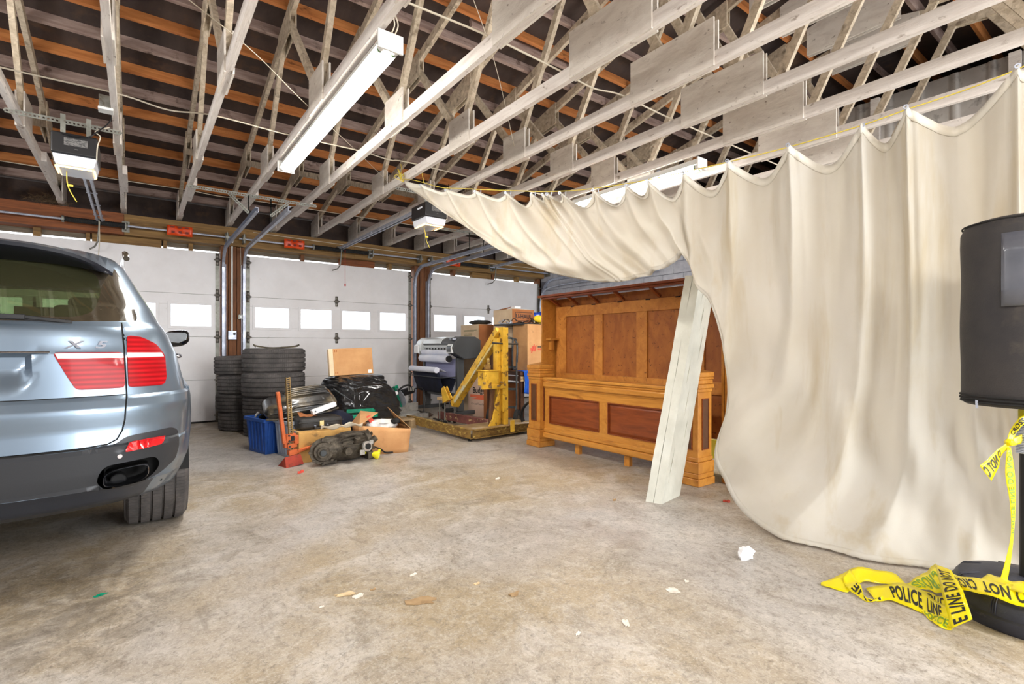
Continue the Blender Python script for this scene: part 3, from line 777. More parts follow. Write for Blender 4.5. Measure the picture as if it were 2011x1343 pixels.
# ------------------------------------------------------------------ tube lights
def tube_mat(name, e):
    return pm(name, (255, 252, 245), rough=0.4, emit=(255, 250, 242), estr=e)
M_tube = tube_mat('lit_tube', 40)
M_fixt = pm('white_enamel', (226, 226, 222), rough=0.35)
M_green = pm('green_tube_cap', (120, 150, 110), rough=0.4, metal=0.4)
M_cable = pm('white_cable', (214, 204, 184), rough=0.6)
def light_fixture(x, y0, y1, label, lamps=True):
    t = thing('tube_light', label, 'lamp', (x, y0, 2.78))
    L = y1 - y0
    f = MB(); poly = [(-0.055, 0), (-0.035, 0.055), (0.035, 0.055), (0.055, 0)]
    f.prism(poly, 0, L, Matrix(((1, 0, 0, 0), (0, 0, 1, 0), (0, 1, 0, 0), (0, 0, 0, 1)))); f.build('housing', M_fixt, t)
    for yy in (0.0, L):
        sg = 1 if yy == 0 else -1
        f = MB(); f.box(-0.075, 0.075, yy - 0.004 * sg if sg > 0 else yy - 0.012, yy + 0.012 if sg > 0 else yy + 0.004, -0.045, 0.058); e = f.build('end_cap', M_fixt, t, bevel=0.004)
        for dx in (-0.04, 0.04):
            f = MB(); f.lathe([(0, 0), (0.02, 0), (0.02, 0.03), (0.016, 0.035), (0, 0.035)], 14, Matrix.Translation((dx, yy + sg * 0.012, -0.022)) @ RT('X', -90 * sg))
            f.build('lamp_holder', M_fixt, t, smooth=40)
    for dx in (-0.04, 0.04):
        f = MB(); f.tube([(dx, 0.06, -0.022), (dx, L - 0.06, -0.022)], 0.019, 14); f.build('tube', M_tube, t, smooth=40)
        for ya in (0.046, L - 0.06):
            f = MB(); f.tube([(dx, ya, -0.022), (dx, ya + 0.014, -0.022)], 0.0195, 14); f.build('tube_cap', M_green, t, smooth=40)
    for yy in (L * 0.2, L * 0.8):
        f = MB(); f.box(-0.012, 0.012, yy - 0.015, yy + 0.015, 0.055, 0.082); f.build('hanger', M_galv, t)
    return t
l1 = light_fixture(1.13, 2.64, 5.08, 'long bright twin tube light under the truss in front of the garage doors')
f = MB()
for dx in (0, 0.02): f.tube(spline([(dx, 0.02, 0.04), (dx + 0.01, -0.03, 0.09), (dx - 0.01, -0.02, 0.16), (dx + 0.0, 0.04, 0.22)], 6), 0.004, 6)
f.build('lead', M_cable, l1, smooth=60)
light_fixture(4.19, 2.68, 5.12, 'lit tube light partly hidden behind the cream curtain')

# ------------------------------------------------------------------ door openers with rails
M_open = pm('opener_black', (34, 34, 36), rough=0.35, coat=0.3)
M_label = pm('silver_label', (120, 118, 116), (70, 70, 70), sc=60, st=(1, 1, 4), lo=0.5, hi=0.52, rough=0.4)
M_lensw = pm('opener_lens', (226, 230, 240), rough=0.25)
M_glow = pm('opener_bulb_glow', (255, 220, 160), rough=0.5, emit=(255, 206, 130), estr=4)
def opener(x, label, zr=2.72, y0=5.12, box=True, y1=8.25):
    t = thing('door_opener', label, 'door opener', (x, y0, zr))
    if box:
        f = MB(); f.box(-0.135, 0.135, -0.14, 0.22, -0.19, -0.03); f.build('motor_case', M_open, t, bevel=0.014, bseg=3)
        f = MB(); prof = [(-0.128, -0.19), (-0.112, -0.262), (-0.09, -0.272), (0.09, -0.272), (0.112, -0.262), (0.128, -0.19)]
        f.prism(prof, -0.20, 0.13, RT('X', 90)); f.build('lamp_lens', M_lensw, t, bevel=0.008)
        f = MB(); f.box(-0.105, 0.105, 0.13, 0.20, -0.268, -0.20); f.box(-0.10, 0.10, -0.105, -0.085, -0.280, -0.270); f.box(-0.118, -0.108, -0.09, 0.13, -0.278, -0.268); f.box(0.108, 0.118, -0.09, 0.13, -0.278, -0.268); f.build('bulb', M_glow, t, bevel=0.004)
        f = MB(); f.box(-0.06, 0.075, -0.143, -0.1405, -0.125, -0.070); f.box(0.0, 0.02, -0.143, -0.1405, -0.15, -0.145); f.build('rating_label', M_label, t)
        f = MB(); f.box(-0.1365, -0.1355, -0.06, 0.06, -0.09, -0.07); f.build('side_print', M_lensw, t)
        for xx in (-0.09, 0.06):
            f = MB(); f.box(xx, xx + 0.03, -0.03, -0.027, -0.04, 0.14); f.build('hanging_strap', M_galv_dull, t)
        f = MB(); f.tube(spline([(-0.07, -0.15, -0.045), (0.0, -0.155, -0.055), (0.08, -0.155, -0.04), (0.12, -0.15, 0.0), (0.2, -0.05, 0.14), (0.22, -0.02, 0.25)], 6), 0.005, 6); f.build('power_lead', M_black, t, smooth=60)
        f = MB(); f.tube(spline([(0.128, -0.14, -0.2), (0.133, -0.15, -0.10), (0.15, -0.15, -0.02), (0.12, -0.13, 0.02), (0.2, -0.05, 0.1)], 6), 0.004, 6); f.build('white_lead', M_cable, t, smooth=60)
        f = MB(); f.tube(spline([(-0.06, 0.05, -0.27), (-0.055, 0.02, -0.36), (-0.04, 0.03, -0.42), (0.0, 0.03, -0.50)], 6), 0.0035, 6); f.box(-0.055, -0.02, 0.02, 0.03, -0.39, -0.375); f.build('release_cord', M_cord, t, smooth=60)
    for xx in (-0.035, 0.013):
        f = MB(); f.box(xx, xx + 0.022, 0.10, y1 - y0, -0.045, -0.008); f.build('rail', M_galv, t, bevel=0.003)
    f = MB()
    k = 0.6
    while k < y1 - y0: f.lathe([(0, -0.045), (0.006, -0.045), (0.006, 0.045), (0, 0.045)], 8, Matrix.Translation((0, k, -0.026)) @ RT('Y', 90)); k += 0.55
    f.build('rail_bolts', M_galv, t)
    f = MB(); f.box(-0.05, 0.05, y1 - y0 - 0.01, y1 - y0 + 0.06, -0.06, 0.0); f.build('rail_end_bracket', M_galv_dull, t)
    f = MB(); f.tube([(-0.0, y1 - y0 - 0.05, -0.05), (-0.02, y1 - y0 - 0.04, -0.30), (-0.05, y1 - y0 + 0.0, -0.36), (-0.10, y1 - y0 + 0.10, -0.38)], 0.010, 8); f.build('door_arm', M_galv_dull, t)
    return t
o1 = opener(-0.37, 'black door opener with glowing lens hanging above the silver car')
o2 = opener(2.67, 'black door opener with glowing lens beside the upper left corner of the curtain')
o3 = opener(5.72, 'steel opener rail over the third door, mostly behind the curtain', box=False, y0=6.0)
f = MB(); f.tube([(0.035, 3.02, -0.06), (0.035, 3.02, -0.62)], 0.003, 6); f.lathe([(0, -0.02), (0.011, -0.02), (0.011, 0.02), (0, 0.02)], 10, Matrix.Translation((0.035, 3.02, -0.63))); f.build('red_handle_cord', pm('red_pull', (200, 40, 34), rough=0.5), o2, smooth=50)
f = MB(); f.tube(spline([(0.0, 2.95, -0.06), (0.005, 2.95, -0.3), (-0.005, 2.95, -0.5), (0.0, 2.95, -0.55)], 5), 0.006, 6); f.build('pull_rope', M_cable, o1, smooth=60)

# perforated angle brackets
def perf_bar(f, a, b, w=0.035, step=0.025, up=(0, 0, 1)):
    """flat punched strap built as a ladder: two edges and bridges between the holes"""
    a = V(a); b = V(b); d = (b - a); L = d.length; d.normalize(); u2 = V(up); u2 = (u2 - d * u2.dot(d)).normalized()
    f.beam(a + u2 * w * 0.34, b + u2 * w * 0.34, 0.003, w * 0.32, up=u2); f.beam(a - u2 * w * 0.34, b - u2 * w * 0.34, 0.003, w * 0.32, up=u2)
    n = int(L / step)
    for k in range(n + 1):
        c = a + d * (L * k / n); f.beam(c - d * step * 0.26, c + d * step * 0.26, 0.003, w * 0.4, up=u2)
def bracket(x0, x1, y, z, drops, label, zl):
    t = thing('perforated_bracket', label, 'bracket', (x0, y, z))
    f = MB(); perf_bar(f, (0, 0, 0), (x1 - x0, 0, 0)); f.box(0, x1 - x0, 0, 0.03, 0.0165, 0.0195); f.build('angle_bar', M_galv_dull, t)
    for x, br in drops:
        f = MB(); perf_bar(f, (x - x0, -0.003, 0), (x - x0, -0.003, zl - z)); f.build('drop_strap', M_galv_dull, t)
        if br:
            f = MB(); perf_bar(f, (x - x0 + br * 0.20, -0.006, -0.01), (x - x0, -0.006, -0.20)); f.build('brace_strap', M_galv_dull, t)
    return t
bracket(-0.78, -0.10, 5.22, 2.845, [], 'perforated steel angle holding up the opener above the silver car', 2.7)
bracket(0.44, 1.80, 6.50, 2.845, [(1.04, -1), (1.28, 1)], 'perforated steel bracket with two drop straps above the door tracks, left of the tube light', 2.52)
bracket(2.30, 2.95, 5.22, 2.845, [], 'perforated steel angle holding up the opener beside the curtain', 2.7)
bracket(3.52, 4.75, 6.6, 2.845, [(4.10, 0), (4.36, 0)], 'perforated steel bracket partly behind the sagging part of the curtain', 2.52)

# junction box on the truss
t = thing('junction_box', 'grey junction box with white cover on the truss above the opener', 'junction box', (-0.17, 4.80, 2.86))
f = MB(); f.box(-0.05, 0.03, -0.04, 0.04, 0.0, 0.09); f.build('box', M_galv_dull, t, bevel=0.004)
f = MB(); f.box(-0.055, 0.035, -0.045, 0.045, -0.02, 0.0); f.build('cover', M_fixt, t, bevel=0.004)
# cables
def cable(name, pts, r, mat, label, cat='cable'):
    f = MB(); f.tube(spline(pts, 8), r, 6); o = f.build(name, mat, None, smooth=60); tag(o, label, cat); return o
cable('roof_cable', [(-3, 4.7, 2.955), (-0.8, 4.72, 2.955), (-0.13, 4.70, 2.956), (0.2, 4.72, 2.93), (0.5, 4.68, 2.955), (1.1, 4.72, 2.956), (1.7, 4.70, 2.955), (2.0, 4.7, 2.935), (2.3, 4.7, 2.955), (4.1, 4.72, 2.955), (6.5, 4.7, 2.955)], 0.006, M_cable, 'white cable lying over the truss chords at the height of the junction box')
cable('roof_cable', [(0.8, 2.5, 2.955), (1.1, 2.52, 2.956), (1.7, 2.5, 2.955), (2.3, 2.53, 2.956), (2.6, 2.52, 2.93), (2.9, 2.5, 2.955), (3.6, 2.52, 2.955), (6.5, 2.5, 2.955)], 0.006, M_cable, 'white cable crossing the trusses above the near end of the tube light')
cable('roof_cable', [(-3, 7.1, 2.955), (-0.8, 7.1, 2.955), (-0.12, 7.12, 2.955), (0.46, 7.1, 2.955), (0.8, 7.1, 2.94), (1.1, 7.12, 2.955), (2.3, 7.1, 2.955), (6.5, 7.1, 2.955)], 0.005, M_cable, 'white cable lying over the truss ends close to the garage doors')
cable('header_cable', [(1.40, 8.34, 2.80), (2.0, 8.345, 2.79), (3.0, 8.345, 2.775), (4.0, 8.345, 2.765), (5.5, 8.345, 2.76), (6.9, 8.345, 2.76)], 0.005, M_cable, 'thin white cable stapled along the header beam over the middle door')
cable('roof_wire', [(0.2, 3.2, 2.97), (0.6, 3.6, 3.0), (1.04, 4.06, 2.97), (1.7, 4.8, 2.99), (2.3, 5.45, 2.97)], 0.003, M_cable, 'thin slack wire running diagonally through the trusses by the tube light', 'wire')
cable('roof_wire', [(1.75, 3.05, 3.9), (2.3, 3.35, 3.45), (2.9, 3.85, 3.0)], 0.003, M_cable, 'thin wire slanting down between the trusses above the curtain cord', 'wire')
# conduit, outlet and junction on the first column
t = thing('conduit', 'white conduit running down the first wooden post between the doors', 'conduit', (1.13, 8.41, 0))
f = MB(); f.tube(spline([(0, 0, 1.33), (0, 0, 2.0), (0, 0, 2.5), (0, -0.03, 2.6), (0.0, -0.12, 2.7)], 6), 0.012, 8); f.build('pipe', M_fixt, t, smooth=60)
f = MB(); f.box(-0.055, 0.055, -0.04, 0.02, 1.20, 1.33); f.build('outlet_box', M_galv, t, bevel=0.005)
f = MB(); f.lathe([(0, -.004), (0.018, -.004), (0.018, .004), (0, .004)], 14, Matrix.Translation((0.025, -0.042, 1.28)) @ RT('X', 90)); f.build('outlet_knob', M_black, t)
t = thing('door_button', 'small grey door button on the right edge of the first wooden post', 'switch', (1.24, 8.41, 1.50))
f = MB(); f.box(-0.03, 0.03, -0.02, 0.02, 0, 0.07); f.build('case', M_galv_dull, t, bevel=0.004)
f = MB(); f.box(-0.012, 0.012, -0.026, -0.02, 0.02, 0.05); f.build('button', M_fixt, t)
cable('button_wire', [(1.24, 8.40, 1.57), (1.245, 8.40, 2.2), (1.24, 8.40, 2.6)], 0.003, M_cable, 'thin wire running up the first post from the door button', 'wire')
# vertical conduit in the far corner by the block wall
t = thing('corner_conduit', 'galvanised conduit bending over in the far corner above the headboard', 'conduit', (6.95, 8.3, 0))
f = MB(); f.tube(spline([(0, 0, 0.3), (0, 0, 1.6), (0, 0, 2.05), (0.02, -0.1, 2.28), (0.06, -0.4, 2.36), (0.08, -1.2, 2.38), (0.08, -3.0, 2.38)], 8), 0.018, 8); f.build('pipe', M_galv, t, smooth=60)
f = MB(); f.tube([(0.05, -0.1, 0.3), (0.05, -0.1, 2.15)], 0.05, 12); f.build('sleeve', M_fixt, t, smooth=60)
# bird nest on the header
random.seed(5)
f = MB()
for k in range(150):
    a = random.uniform(0, 6.28); r_ = random.uniform(0, 0.17); c = V((-0.86 + r_ * math.cos(a) * 1.3, 8.30 + r_ * math.sin(a) * 0.30, 2.85 + random.uniform(0, 0.10) * (1 - r_ * 4)))
    d = V((random.uniform(-1, 1), random.uniform(-.4, .4), random.uniform(-.5, .5))).normalized() * random.uniform(0.03, 0.08)
    f.tube([c - d, c + d * 0.2 + V((0, 0, .008)), c + d], 0.0016, 3)
tag(f.build('bird_nest', pm('dry_grass', (112, 92, 68), (70, 56, 42), sc=30, rough=0.95), None), 'untidy bird nest of dry grass on the header beam above the car', 'nest')

# ------------------------------------------------------------------ bed: footboard and headboard
M_oak = pm('honey_oak', (200, 138, 58), (176, 112, 42), sc=7, st=(2, 2, 2), lo=0.35, hi=0.7, rough=0.34, coat=0.25, dist=0.8, c3=(132, 76, 24), sc3=9, lo3=0.6, hi3=0.8)
M_oak_h = pm('honey_oak_long_grain', (206, 144, 62), (178, 114, 42), sc=9, st=(2, 0.35, 5), lo=0.35, hi=0.7, rough=0.34, coat=0.25, dist=0.6, c3=(134, 78, 26), sc3=5, st3=(1, .5, 3), lo3=0.6, hi3=0.8)
M_mahog = pm('red_brown_panel', (142, 72, 34), (116, 54, 26), sc=8, st=(2, 0.5, 4), rough=0.34, coat=0.25, dist=0.5)
M_dkpanel = pm('dark_inset_panel', (98, 62, 36), (80, 50, 30), sc=14, rough=0.5)
M_backply = pm('headboard_panel', (176, 108, 46), (150, 86, 38), sc=5, st=(1, 1.5, 0.7), rough=0.5, dist=1.0, c3=(96, 52, 24), sc3=26, st3=(1, 1, 1), lo3=0.60, hi3=0.68)
M_backrail = pm('headboard_rail', (206, 138, 60), (180, 112, 46), sc=6, st=(1, 1.5, 1.5), rough=0.5, dist=0.8, c3=(118, 66, 28), sc3=20, lo3=0.62, hi3=0.7)
fb = thing('bed_footboard', 'honey oak bed footboard with two red-brown panels, standing in front of the taller headboard', 'footboard', (3.52, 3.35, 0))
def post_mb(w=0.19, d=0.19):
    f = MB()
    def sq(a, z0, z1): f.box(-a * d / 2, a * d / 2, -a * w / 2, a * w / 2, z0, z1)
    return f, sq
for yy in (0.965, -0.965):
    f, sq = post_mb(); sq(1.0, 0.22, 0.74); o = f.build('post', M_oak, fb, bevel=0.006); o.location = (0.095, yy, 0)
    for z0, z1, a in ((0.0, 0.06, 1.20), (0.06, 0.10, 1.14), (0.10, 0.19, 1.17), (0.19, 0.225, 1.08)):
        f, sq = post_mb(); sq(a, z0, z1); q = f.build('plinth_moulding', M_oak, o, bevel=0.008, bseg=3)
    for z0, z1, a in ((0.735, 0.765, 1.06), (0.765, 0.80, 1.15), (0.80, 0.835, 1.08), (0.835, 0.855, 1.14), (0.855, 0.895, 1.16)):
        f, sq = post_mb(); sq(a, z0, z1); q = f.build('capital_moulding', M_oak, o, bevel=0.008, bseg=3)
    f = MB(); a = 0.108; f.add([(-a, -a, 0.893), (a, -a, 0.893), (a, a, 0.893), (-a, a, 0.893), (0, 0, 0.925)], [(0, 1, 4), (1, 2, 4), (2, 3, 4), (3, 0, 4), (3, 2, 1, 0)]); f.build('cap', M_oak, o, bevel=0.004)
    for ax in ('x', 'y'):
        f = MB()
        if ax == 'x': f.box(-0.099, -0.095, -0.038, 0.038, 0.29, 0.68)
        else: f.box(-0.038, 0.038, -0.099, -0.095, 0.29, 0.68)
        f.build('inset_strip', M_dkpanel, o)
        f = MB()
        if ax == 'x':
            for (y0, y1, z0, z1) in ((-.046, -.038, .282, .688), (.038, .046, .282, .688), (-.038, .038, .282, .29), (-.038, .038, .68, .688)): f.box(-0.103, -0.095, y0, y1, z0, z1)
        else:
            for (y0, y1, z0, z1) in ((-.046, -.038, .282, .688), (.038, .046, .282, .688), (-.038, .038, .282, .29), (-.038, .038, .68, .688)): f.box(y0, y1, -0.103, -0.095, z0, z1)
        f.build('inset_bead', M_mahog, o)
def rail(name, z0, z1, x0, x1, par, m, bev=0.008, y0=-0.872, y1=0.872):
    f = MB(); f.box(x0, x1, y0, y1, z0, z1); return f.build(name, m, par, bevel=bev, bseg=3)
rail('top_cap', 0.735, 0.765, 0.035, 0.155, fb, M_oak_h, 0.010)
rail('moulding', 0.715, 0.737, 0.05, 0.14, fb, M_oak_h, 0.008)
rail('moulding', 0.655, 0.715, 0.038, 0.14, fb, M_oak_h, 0.02)
rail('moulding', 0.642, 0.656, 0.06, 0.13, fb, M_oak_h, 0.004)
rail('top_rail', 0.565, 0.642, 0.07, 0.12, fb, M_oak_h, 0.002)
rail('bottom_rail', 0.205, 0.265, 0.07, 0.12, fb, M_oak_h, 0.002)
rail('moulding', 0.165, 0.208, 0.052, 0.13, fb, M_oak_h, 0.012)
rail('base_moulding', 0.105, 0.165, 0.040, 0.14, fb, M_oak_h, 0.016)
for y0, y1 in ((-0.872, -0.79), (-0.055, 0.055), (0.79, 0.872)): f = MB(); f.box(0.07, 0.12, y0, y1, 0.265, 0.565); f.build('stile', M_oak, fb)
for y0, y1 in ((-0.79, -0.055), (0.055, 0.79)):
    f = MB(); e = 0.035
    vs = [(0.088, y0, .265), (0.088, y1, .265), (0.088, y1, .565), (0.088, y0, .565), (0.074, y0 + e, .265 + e), (0.074, y1 - e, .265 + e), (0.074, y1 - e, .565 - e), (0.074, y0 + e, .565 - e)]
    f.add(vs, [(0, 1, 5, 4), (1, 2, 6, 5), (2, 3, 7, 6), (3, 0, 4, 7), (4, 5, 6, 7)]); f.build('raised_panel', M_mahog, fb)
    f = MB()
    for (a, b_, c_, d_) in ((y0, y1, .265, .275), (y0, y1, .555, .565), (y0, y0 + .01, .275, .555), (y1 - .01, y1, .275, .555)): f.box(0.064, 0.088, a, b_, c_, d_)
    f.build('panel_bead', M_mahog, fb)
for yy in (0.35, -0.3): f = MB(); f.box(0.09, 0.13, yy, yy + 0.06, 0.0, 0.11); f.build('centre_leg', M_oak, fb)

hb = thing('bed_headboard', 'tall honey oak headboard turned back side out, three brown panels under an overhanging top', 'headboard', (3.80, 3.40, 0))
Y0, Y1 = -1.16, 1.13
f = MB(); f.box(0.215, 0.235, Y0, Y1, 0.30, 1.655); f.build('back_board', M_backply, hb)
def hbbox(name, x0, x1, y0, y1, z0, z1, m, bv=0.002): f = MB(); f.box(x0, x1, y0, y1, z0, z1); return f.build(name, m, hb, bevel=bv)
hbbox('rail', 0.198, 0.215, Y0 + .05, Y1 - .05, 1.445, 1.56, M_backrail); hbbox('rail', 0.198, 0.215, Y0 + .05, Y1 - .05, 0.68, 0.79, M_backrail)
for y0, y1 in ((0.92, 1.08), (0.345, 0.465), (-0.24, -0.11), (-0.86, -0.69), (Y0 + .05, -1.02)): hbbox('stile', 0.198, 0.215, y0, y1, 0.79, 1.445, M_backrail)
hbbox('side_board', 0.0, 0.235, Y1 - 0.02, Y1, 0.0, 1.665, M_oak); 
hbbox('side_board', 0.0, 0.235, Y0, Y0 + 0.02, 0.0, 1.665, M_oak)
hbbox('top_board', -0.03, 0.27, Y0 - .03, Y1 + .03, 1.665, 1.69, M_mahog, 0.004)
hbbox('top_strip', 0.0, 0.02, Y0, Y1, 1.645, 1.665, M_mahog)
for yy in (1.0, 0.70, 0.38, 0.02, -0.42, -0.8):
    f = MB(); f.beam((0.02, yy, 1.652), (0.19, yy + 0.02, 1.575), 0.028, 0.028); f.build('corner_block', M_mahog, hb, bevel=0.003)
for yy in (0.78, 0.45, 0.08, -0.28, -0.62):
    f = MB(); f.box(0.19, 0.215, yy, yy + 0.05, 1.552, 1.562); f.build('slot', M_rubber, hb)
hbbox('shelf_cleat', 0.06, 0.2, Y1 - 0.10, Y1 - 0.02, 1.17, 1.195, M_oak); hbbox('cleat', 0.10, 0.14, Y1 - 0.07, Y1 - 0.02, 1.06, 1.17, M_oak)
# outer post at the near end with its dark inset
f = MB(); f.box(0.0, 0.26, -1.245, -1.165, 0.0, 1.66); o = f.build('end_post', M_oak, hb, bevel=0.006)
f = MB(); f.box(0.05, 0.13, -1.249, -1.245, 0.25, 1.5); f.build('inset_strip', M_dkpanel, o)
for z0, z1, a in ((0, .06, .03), (.06, .10, .022), (.10, .19, .026)): f = MB(); f.box(-a, 0.26 + a, -1.245 - a, -1.165, z0, z1); f.build('plinth_moulding', M_oak, o, bevel=0.008)

# ------------------------------------------------------------------ slab in clear wrap leaning on the bed
sl = thing('wrapped_slab', 'long white foam slab in clear wrap leaning upright against the bed', 'slab', (2.93, 2.19, 0))
A = V((2.895, 2.30, 0)); B = V((2.935, 2.192, 0)); C_ = V((3.215, 2.24, 0)); top = V((0.475, 0.02, 1.55)); up = top.normalized()
D_ = A + (C_ - B)
M_foam = pm('foam_in_wrap', (214, 214, 202), (198, 198, 186), sc=5, rough=0.28, coat=0.6, bump=0.8, bsc=9, bst=(1, 1, 0.35), dist=0.0)
def slab(name, o0, th, parent):
    """half thickness board between A/B edge and D/C edge"""
    f = MB(); n = 18
    a = A.lerp(B, o0); b = A.lerp(B, o0 + th); c = D_.lerp(C_, o0 + th); d = D_.lerp(C_, o0)
    rows = []
    for k in range(n + 1):
        w = k / n; sh = up * (1.72 * w) 
        for q, r_ in ((a, 0), (a.lerp(b, .5), 1), (b, 2), (b.lerp(c, .33), 3), (b.lerp(c, .66), 4), (c, 5), (c.lerp(d, .5), 6), (d, 7), (d.lerp(a, .5), 8)):
            j = 0.003 * noise.noise(V((w * 9, r_ * 1.7, o0 * 5)))
            rows.append(q + sh + V((j, -j, 0)) - V((2.93, 2.19, 0)))
    m = 9
    fs = [(k * m + i, k * m + (i + 1) % m, (k + 1) * m + (i + 1) % m, (k + 1) * m + i) for k in range(n) for i in range(m)] + [tuple(reversed(range(m))), tuple(n * m + i for i in range(m))]
    f.add(rows, fs); return f.build(name, M_foam, parent, smooth=50)
slab('foam_sheet', 0.0, 0.47, sl); slab('foam_sheet', 0.49, 0.51, sl)
for k in range(7):                                         # creases of the film along the wide face
    w0 = 0.08 + 0.13 * k; q = 0.15 + 0.7 * ((k * 37) % 10) / 10
    p = B.lerp(C_, q) - V((2.93, 2.19, 0)) + up * (1.72 * w0); p2 = B.lerp(C_, q + 0.04) - V((2.93, 2.19, 0)) + up * (1.72 * (w0 + 0.16))
    f = MB(); f.tube(spline([p + V((0, -.001, 0)), p.lerp(p2, .5) + V((.004, -.004, 0)), p2 + V((0, -.001, 0))], 4), [0.0005] * 3 + [0.003] * 3 + [0.0005] * 3, 5); f.build('film_crease', M_foam, sl, smooth=60)
# ------------------------------------------------------------------ tyres (also used for the stacks)
M_tyre = pm('tyre_rubber', (70, 67, 66), (104, 99, 97), sc=7, lo=0.4, hi=0.75, rough=0.82, bump=0.15, bsc=60, c3=(132, 122, 110), sc3=3.5, lo3=0.60, hi3=0.8, island=0.15)
def tyre_mb(Rr, W, rim, grooves=(-0.30, -0.10, 0.10, 0.30), nseg=56):
    """axis along z, centred; tread ribs with sipes"""
    h = W / 2; prof = []
    def P(t, z, k=0): prof.append((Rr - t, z, k))
    sh = 0.43
    P(0.030, -h * 0.96, 0); P(0.012, -h * 0.90, 1)
    edge = -sh * W
    for g in grooves:
        gz = g * W; P(0.004 if edge == -sh * W else 0, edge, 1); P(0, gz - 0.007, 1); P(0.012, gz - 0.0045, 0); P(0.012, gz + 0.0045, 0); P(0, gz + 0.007, 1); edge = gz + 0.02 * W
    P(0, edge, 1); P(0.004, sh * W, 1); P(0.012, h * 0.90, 1); P(0.030, h * 0.96, 0)
    sw = Rr - rim
    side = [(0.25, 1.0), (0.55, 1.02), (0.8, 0.93), (0.97, 0.80), (1.0, 0.70)]
    top = [(Rr - sw * a, h * b, 0) for a, b in side]
    inn = [(rim + 0.012, h * 0.5, 0), (rim + sw * 0.5, h * 0.82, 0), (Rr - 0.025, h * 0.6, 0), (Rr - 0.025, -h * 0.6, 0), (rim + sw * 0.5, -h * 0.82, 0), (rim + 0.012, -h * 0.5, 0)]
    bot = [(Rr - sw * a, -h * b, 0) for a, b in reversed(side)]
    ring = prof + top + inn + bot
    angs = []; st = 2 * math.pi / nseg
    for k in range(nseg): angs += [(k * st, 0), (k * st + st * 0.86, 0), (k * st + st * 0.90, 1), (k * st + st * 0.96, 1)]
    f = MB(); vs = []
    for a, d in angs:
        for r, z, k in ring:
            rr = r - (0.0028 if (d and k) else 0); vs.append((rr * math.cos(a), rr * math.sin(a), z))
    m = len(ring); n = len(angs); fs = []
    for i in range(n):
        for j in range(m):
            fs.append((i * m + j, ((i + 1) % n) * m + j, ((i + 1) % n) * m + (j + 1) % m, i * m + (j + 1) % m))
    f.add(vs, fs); return f

# ------------------------------------------------------------------ the silver car
M_paint = pm('silver_blue_paint', (122, 138, 154), rough=0.33, metal=0.7, coat=0.6)
M_bumper = pm('dark_grey_trim', (54, 56, 60), rough=0.42, metal=0.2, bump=0.05, bsc=200)
M_trimlow = pm('lower_valance_grey', (62, 66, 75), rough=0.35, metal=0.4)
M_gloss_black = pm('gloss_black', (14, 15, 18), rough=0.12, coat=1.0)
M_under = pm('spoiler_underside', (18, 22, 34), rough=0.45)
M_carglass = glassy('tinted_car_glass', (206, 226, 186), 0.06, 0.02, dirt=((118, 116, 84), 0.16))
M_surround = pm('smoked_window_edge', (52, 46, 36), (66, 58, 46), sc=5, rough=0.08, coat=1.0)
M_chrome = pm('chrome', (176, 178, 186), rough=0.2, metal=1.0)
M_interior = pm('car_interior_fabric', (74, 66, 52), (58, 52, 42), sc=20, rough=0.9)
def lens_mat(name, c1, c2, ns):
    m = bpy.data.materials.new(name); m.use_nodes = True; nt = m.node_tree; N = nt.nodes; L = nt.links; b = N['Principled BSDF']
    tc = N.new('ShaderNodeTexCoord'); w = N.new('ShaderNodeTexWave'); w.bands_direction = 'Z'; w.inputs['Scale'].default_value = ns; w.inputs['Distortion'].default_value = 0.2
    L.new(tc.outputs['Object'], w.inputs[0])
    n = N.new('ShaderNodeTexNoise'); n.inputs['Scale'].default_value = 9; L.new(tc.outputs['Object'], n.inputs['Vector'])
    mm = N.new('ShaderNodeMath'); mm.operation = 'MULTIPLY'; L.new(w.outputs[1], mm.inputs[0]); L.new(n.outputs[0], mm.inputs[1])
    x = N.new('ShaderNodeMix'); x.data_type = 'RGBA'; x.inputs['A'].default_value = lin(c1); x.inputs['B'].default_value = lin(c2)
    L.new(mm.outputs[0], x.inputs['Factor']); L.new(x.outputs['Result'], b.inputs['Base Color'])
    b.inputs['Roughness'].default_value = 0.35; b.inputs['Specular IOR Level'].default_value = 0.2; b.inputs['Coat Weight'].default_value = 0.12; b.inputs['Coat Roughness'].default_value = 0.05
    return m
M_red = lens_mat('red_lens', (142, 2, 12), (214, 20, 32), 14)
M_lens_white = pm('clear_lens_band', (222, 212, 212), rough=0.15, coat=1.0)
M_reflector = pm('red_reflector', (226, 26, 32), (190, 10, 20), sc=120, rough=0.2, coat=1)

CARX, CARY = -0.70, 3.0
# z, rear y, half width, front y
SEC = [(.30, .20, .80, 4.50), (.34, .10, .845, 4.68), (.40, .045, .875, 4.74), (.43, .012, .89, 4.78), (.445, .022, .895, 4.79), (.50, .012, .915, 4.82), (.60, .0, .93, 4.85), (.618, .012, .932, 4.85), (.625, .040, .933, 4.85),
       (.70, .052, .940, 4.84), (.78, .045, .944, 4.80), (.80, .046, .945, 4.78), (.845, .066, .944, 4.74), (.86, .078, .928, 4.72), (.90, .082, .922, 4.66), (1.0, .088, .90, 4.3), (1.068, .094, .884, 3.80),
       (1.078, .098, .880, 3.75), (1.15, .108, .852, 3.58), (1.195, .118, .828, 3.48), (1.225, .145, .808, 3.42), (1.30, .195, .776, 3.26), (1.40, .262, .722, 3.06), (1.50, .328, .672, 2.86), (1.56, .37, .640, 2.74),
       (1.60, .43, .605, 2.62), (1.63, .55, .55, 2.45), (1.65, .75, .48, 2.3), (1.665, 1.1, .40, 2.1), (1.675, 1.5, .2, 1.8)]
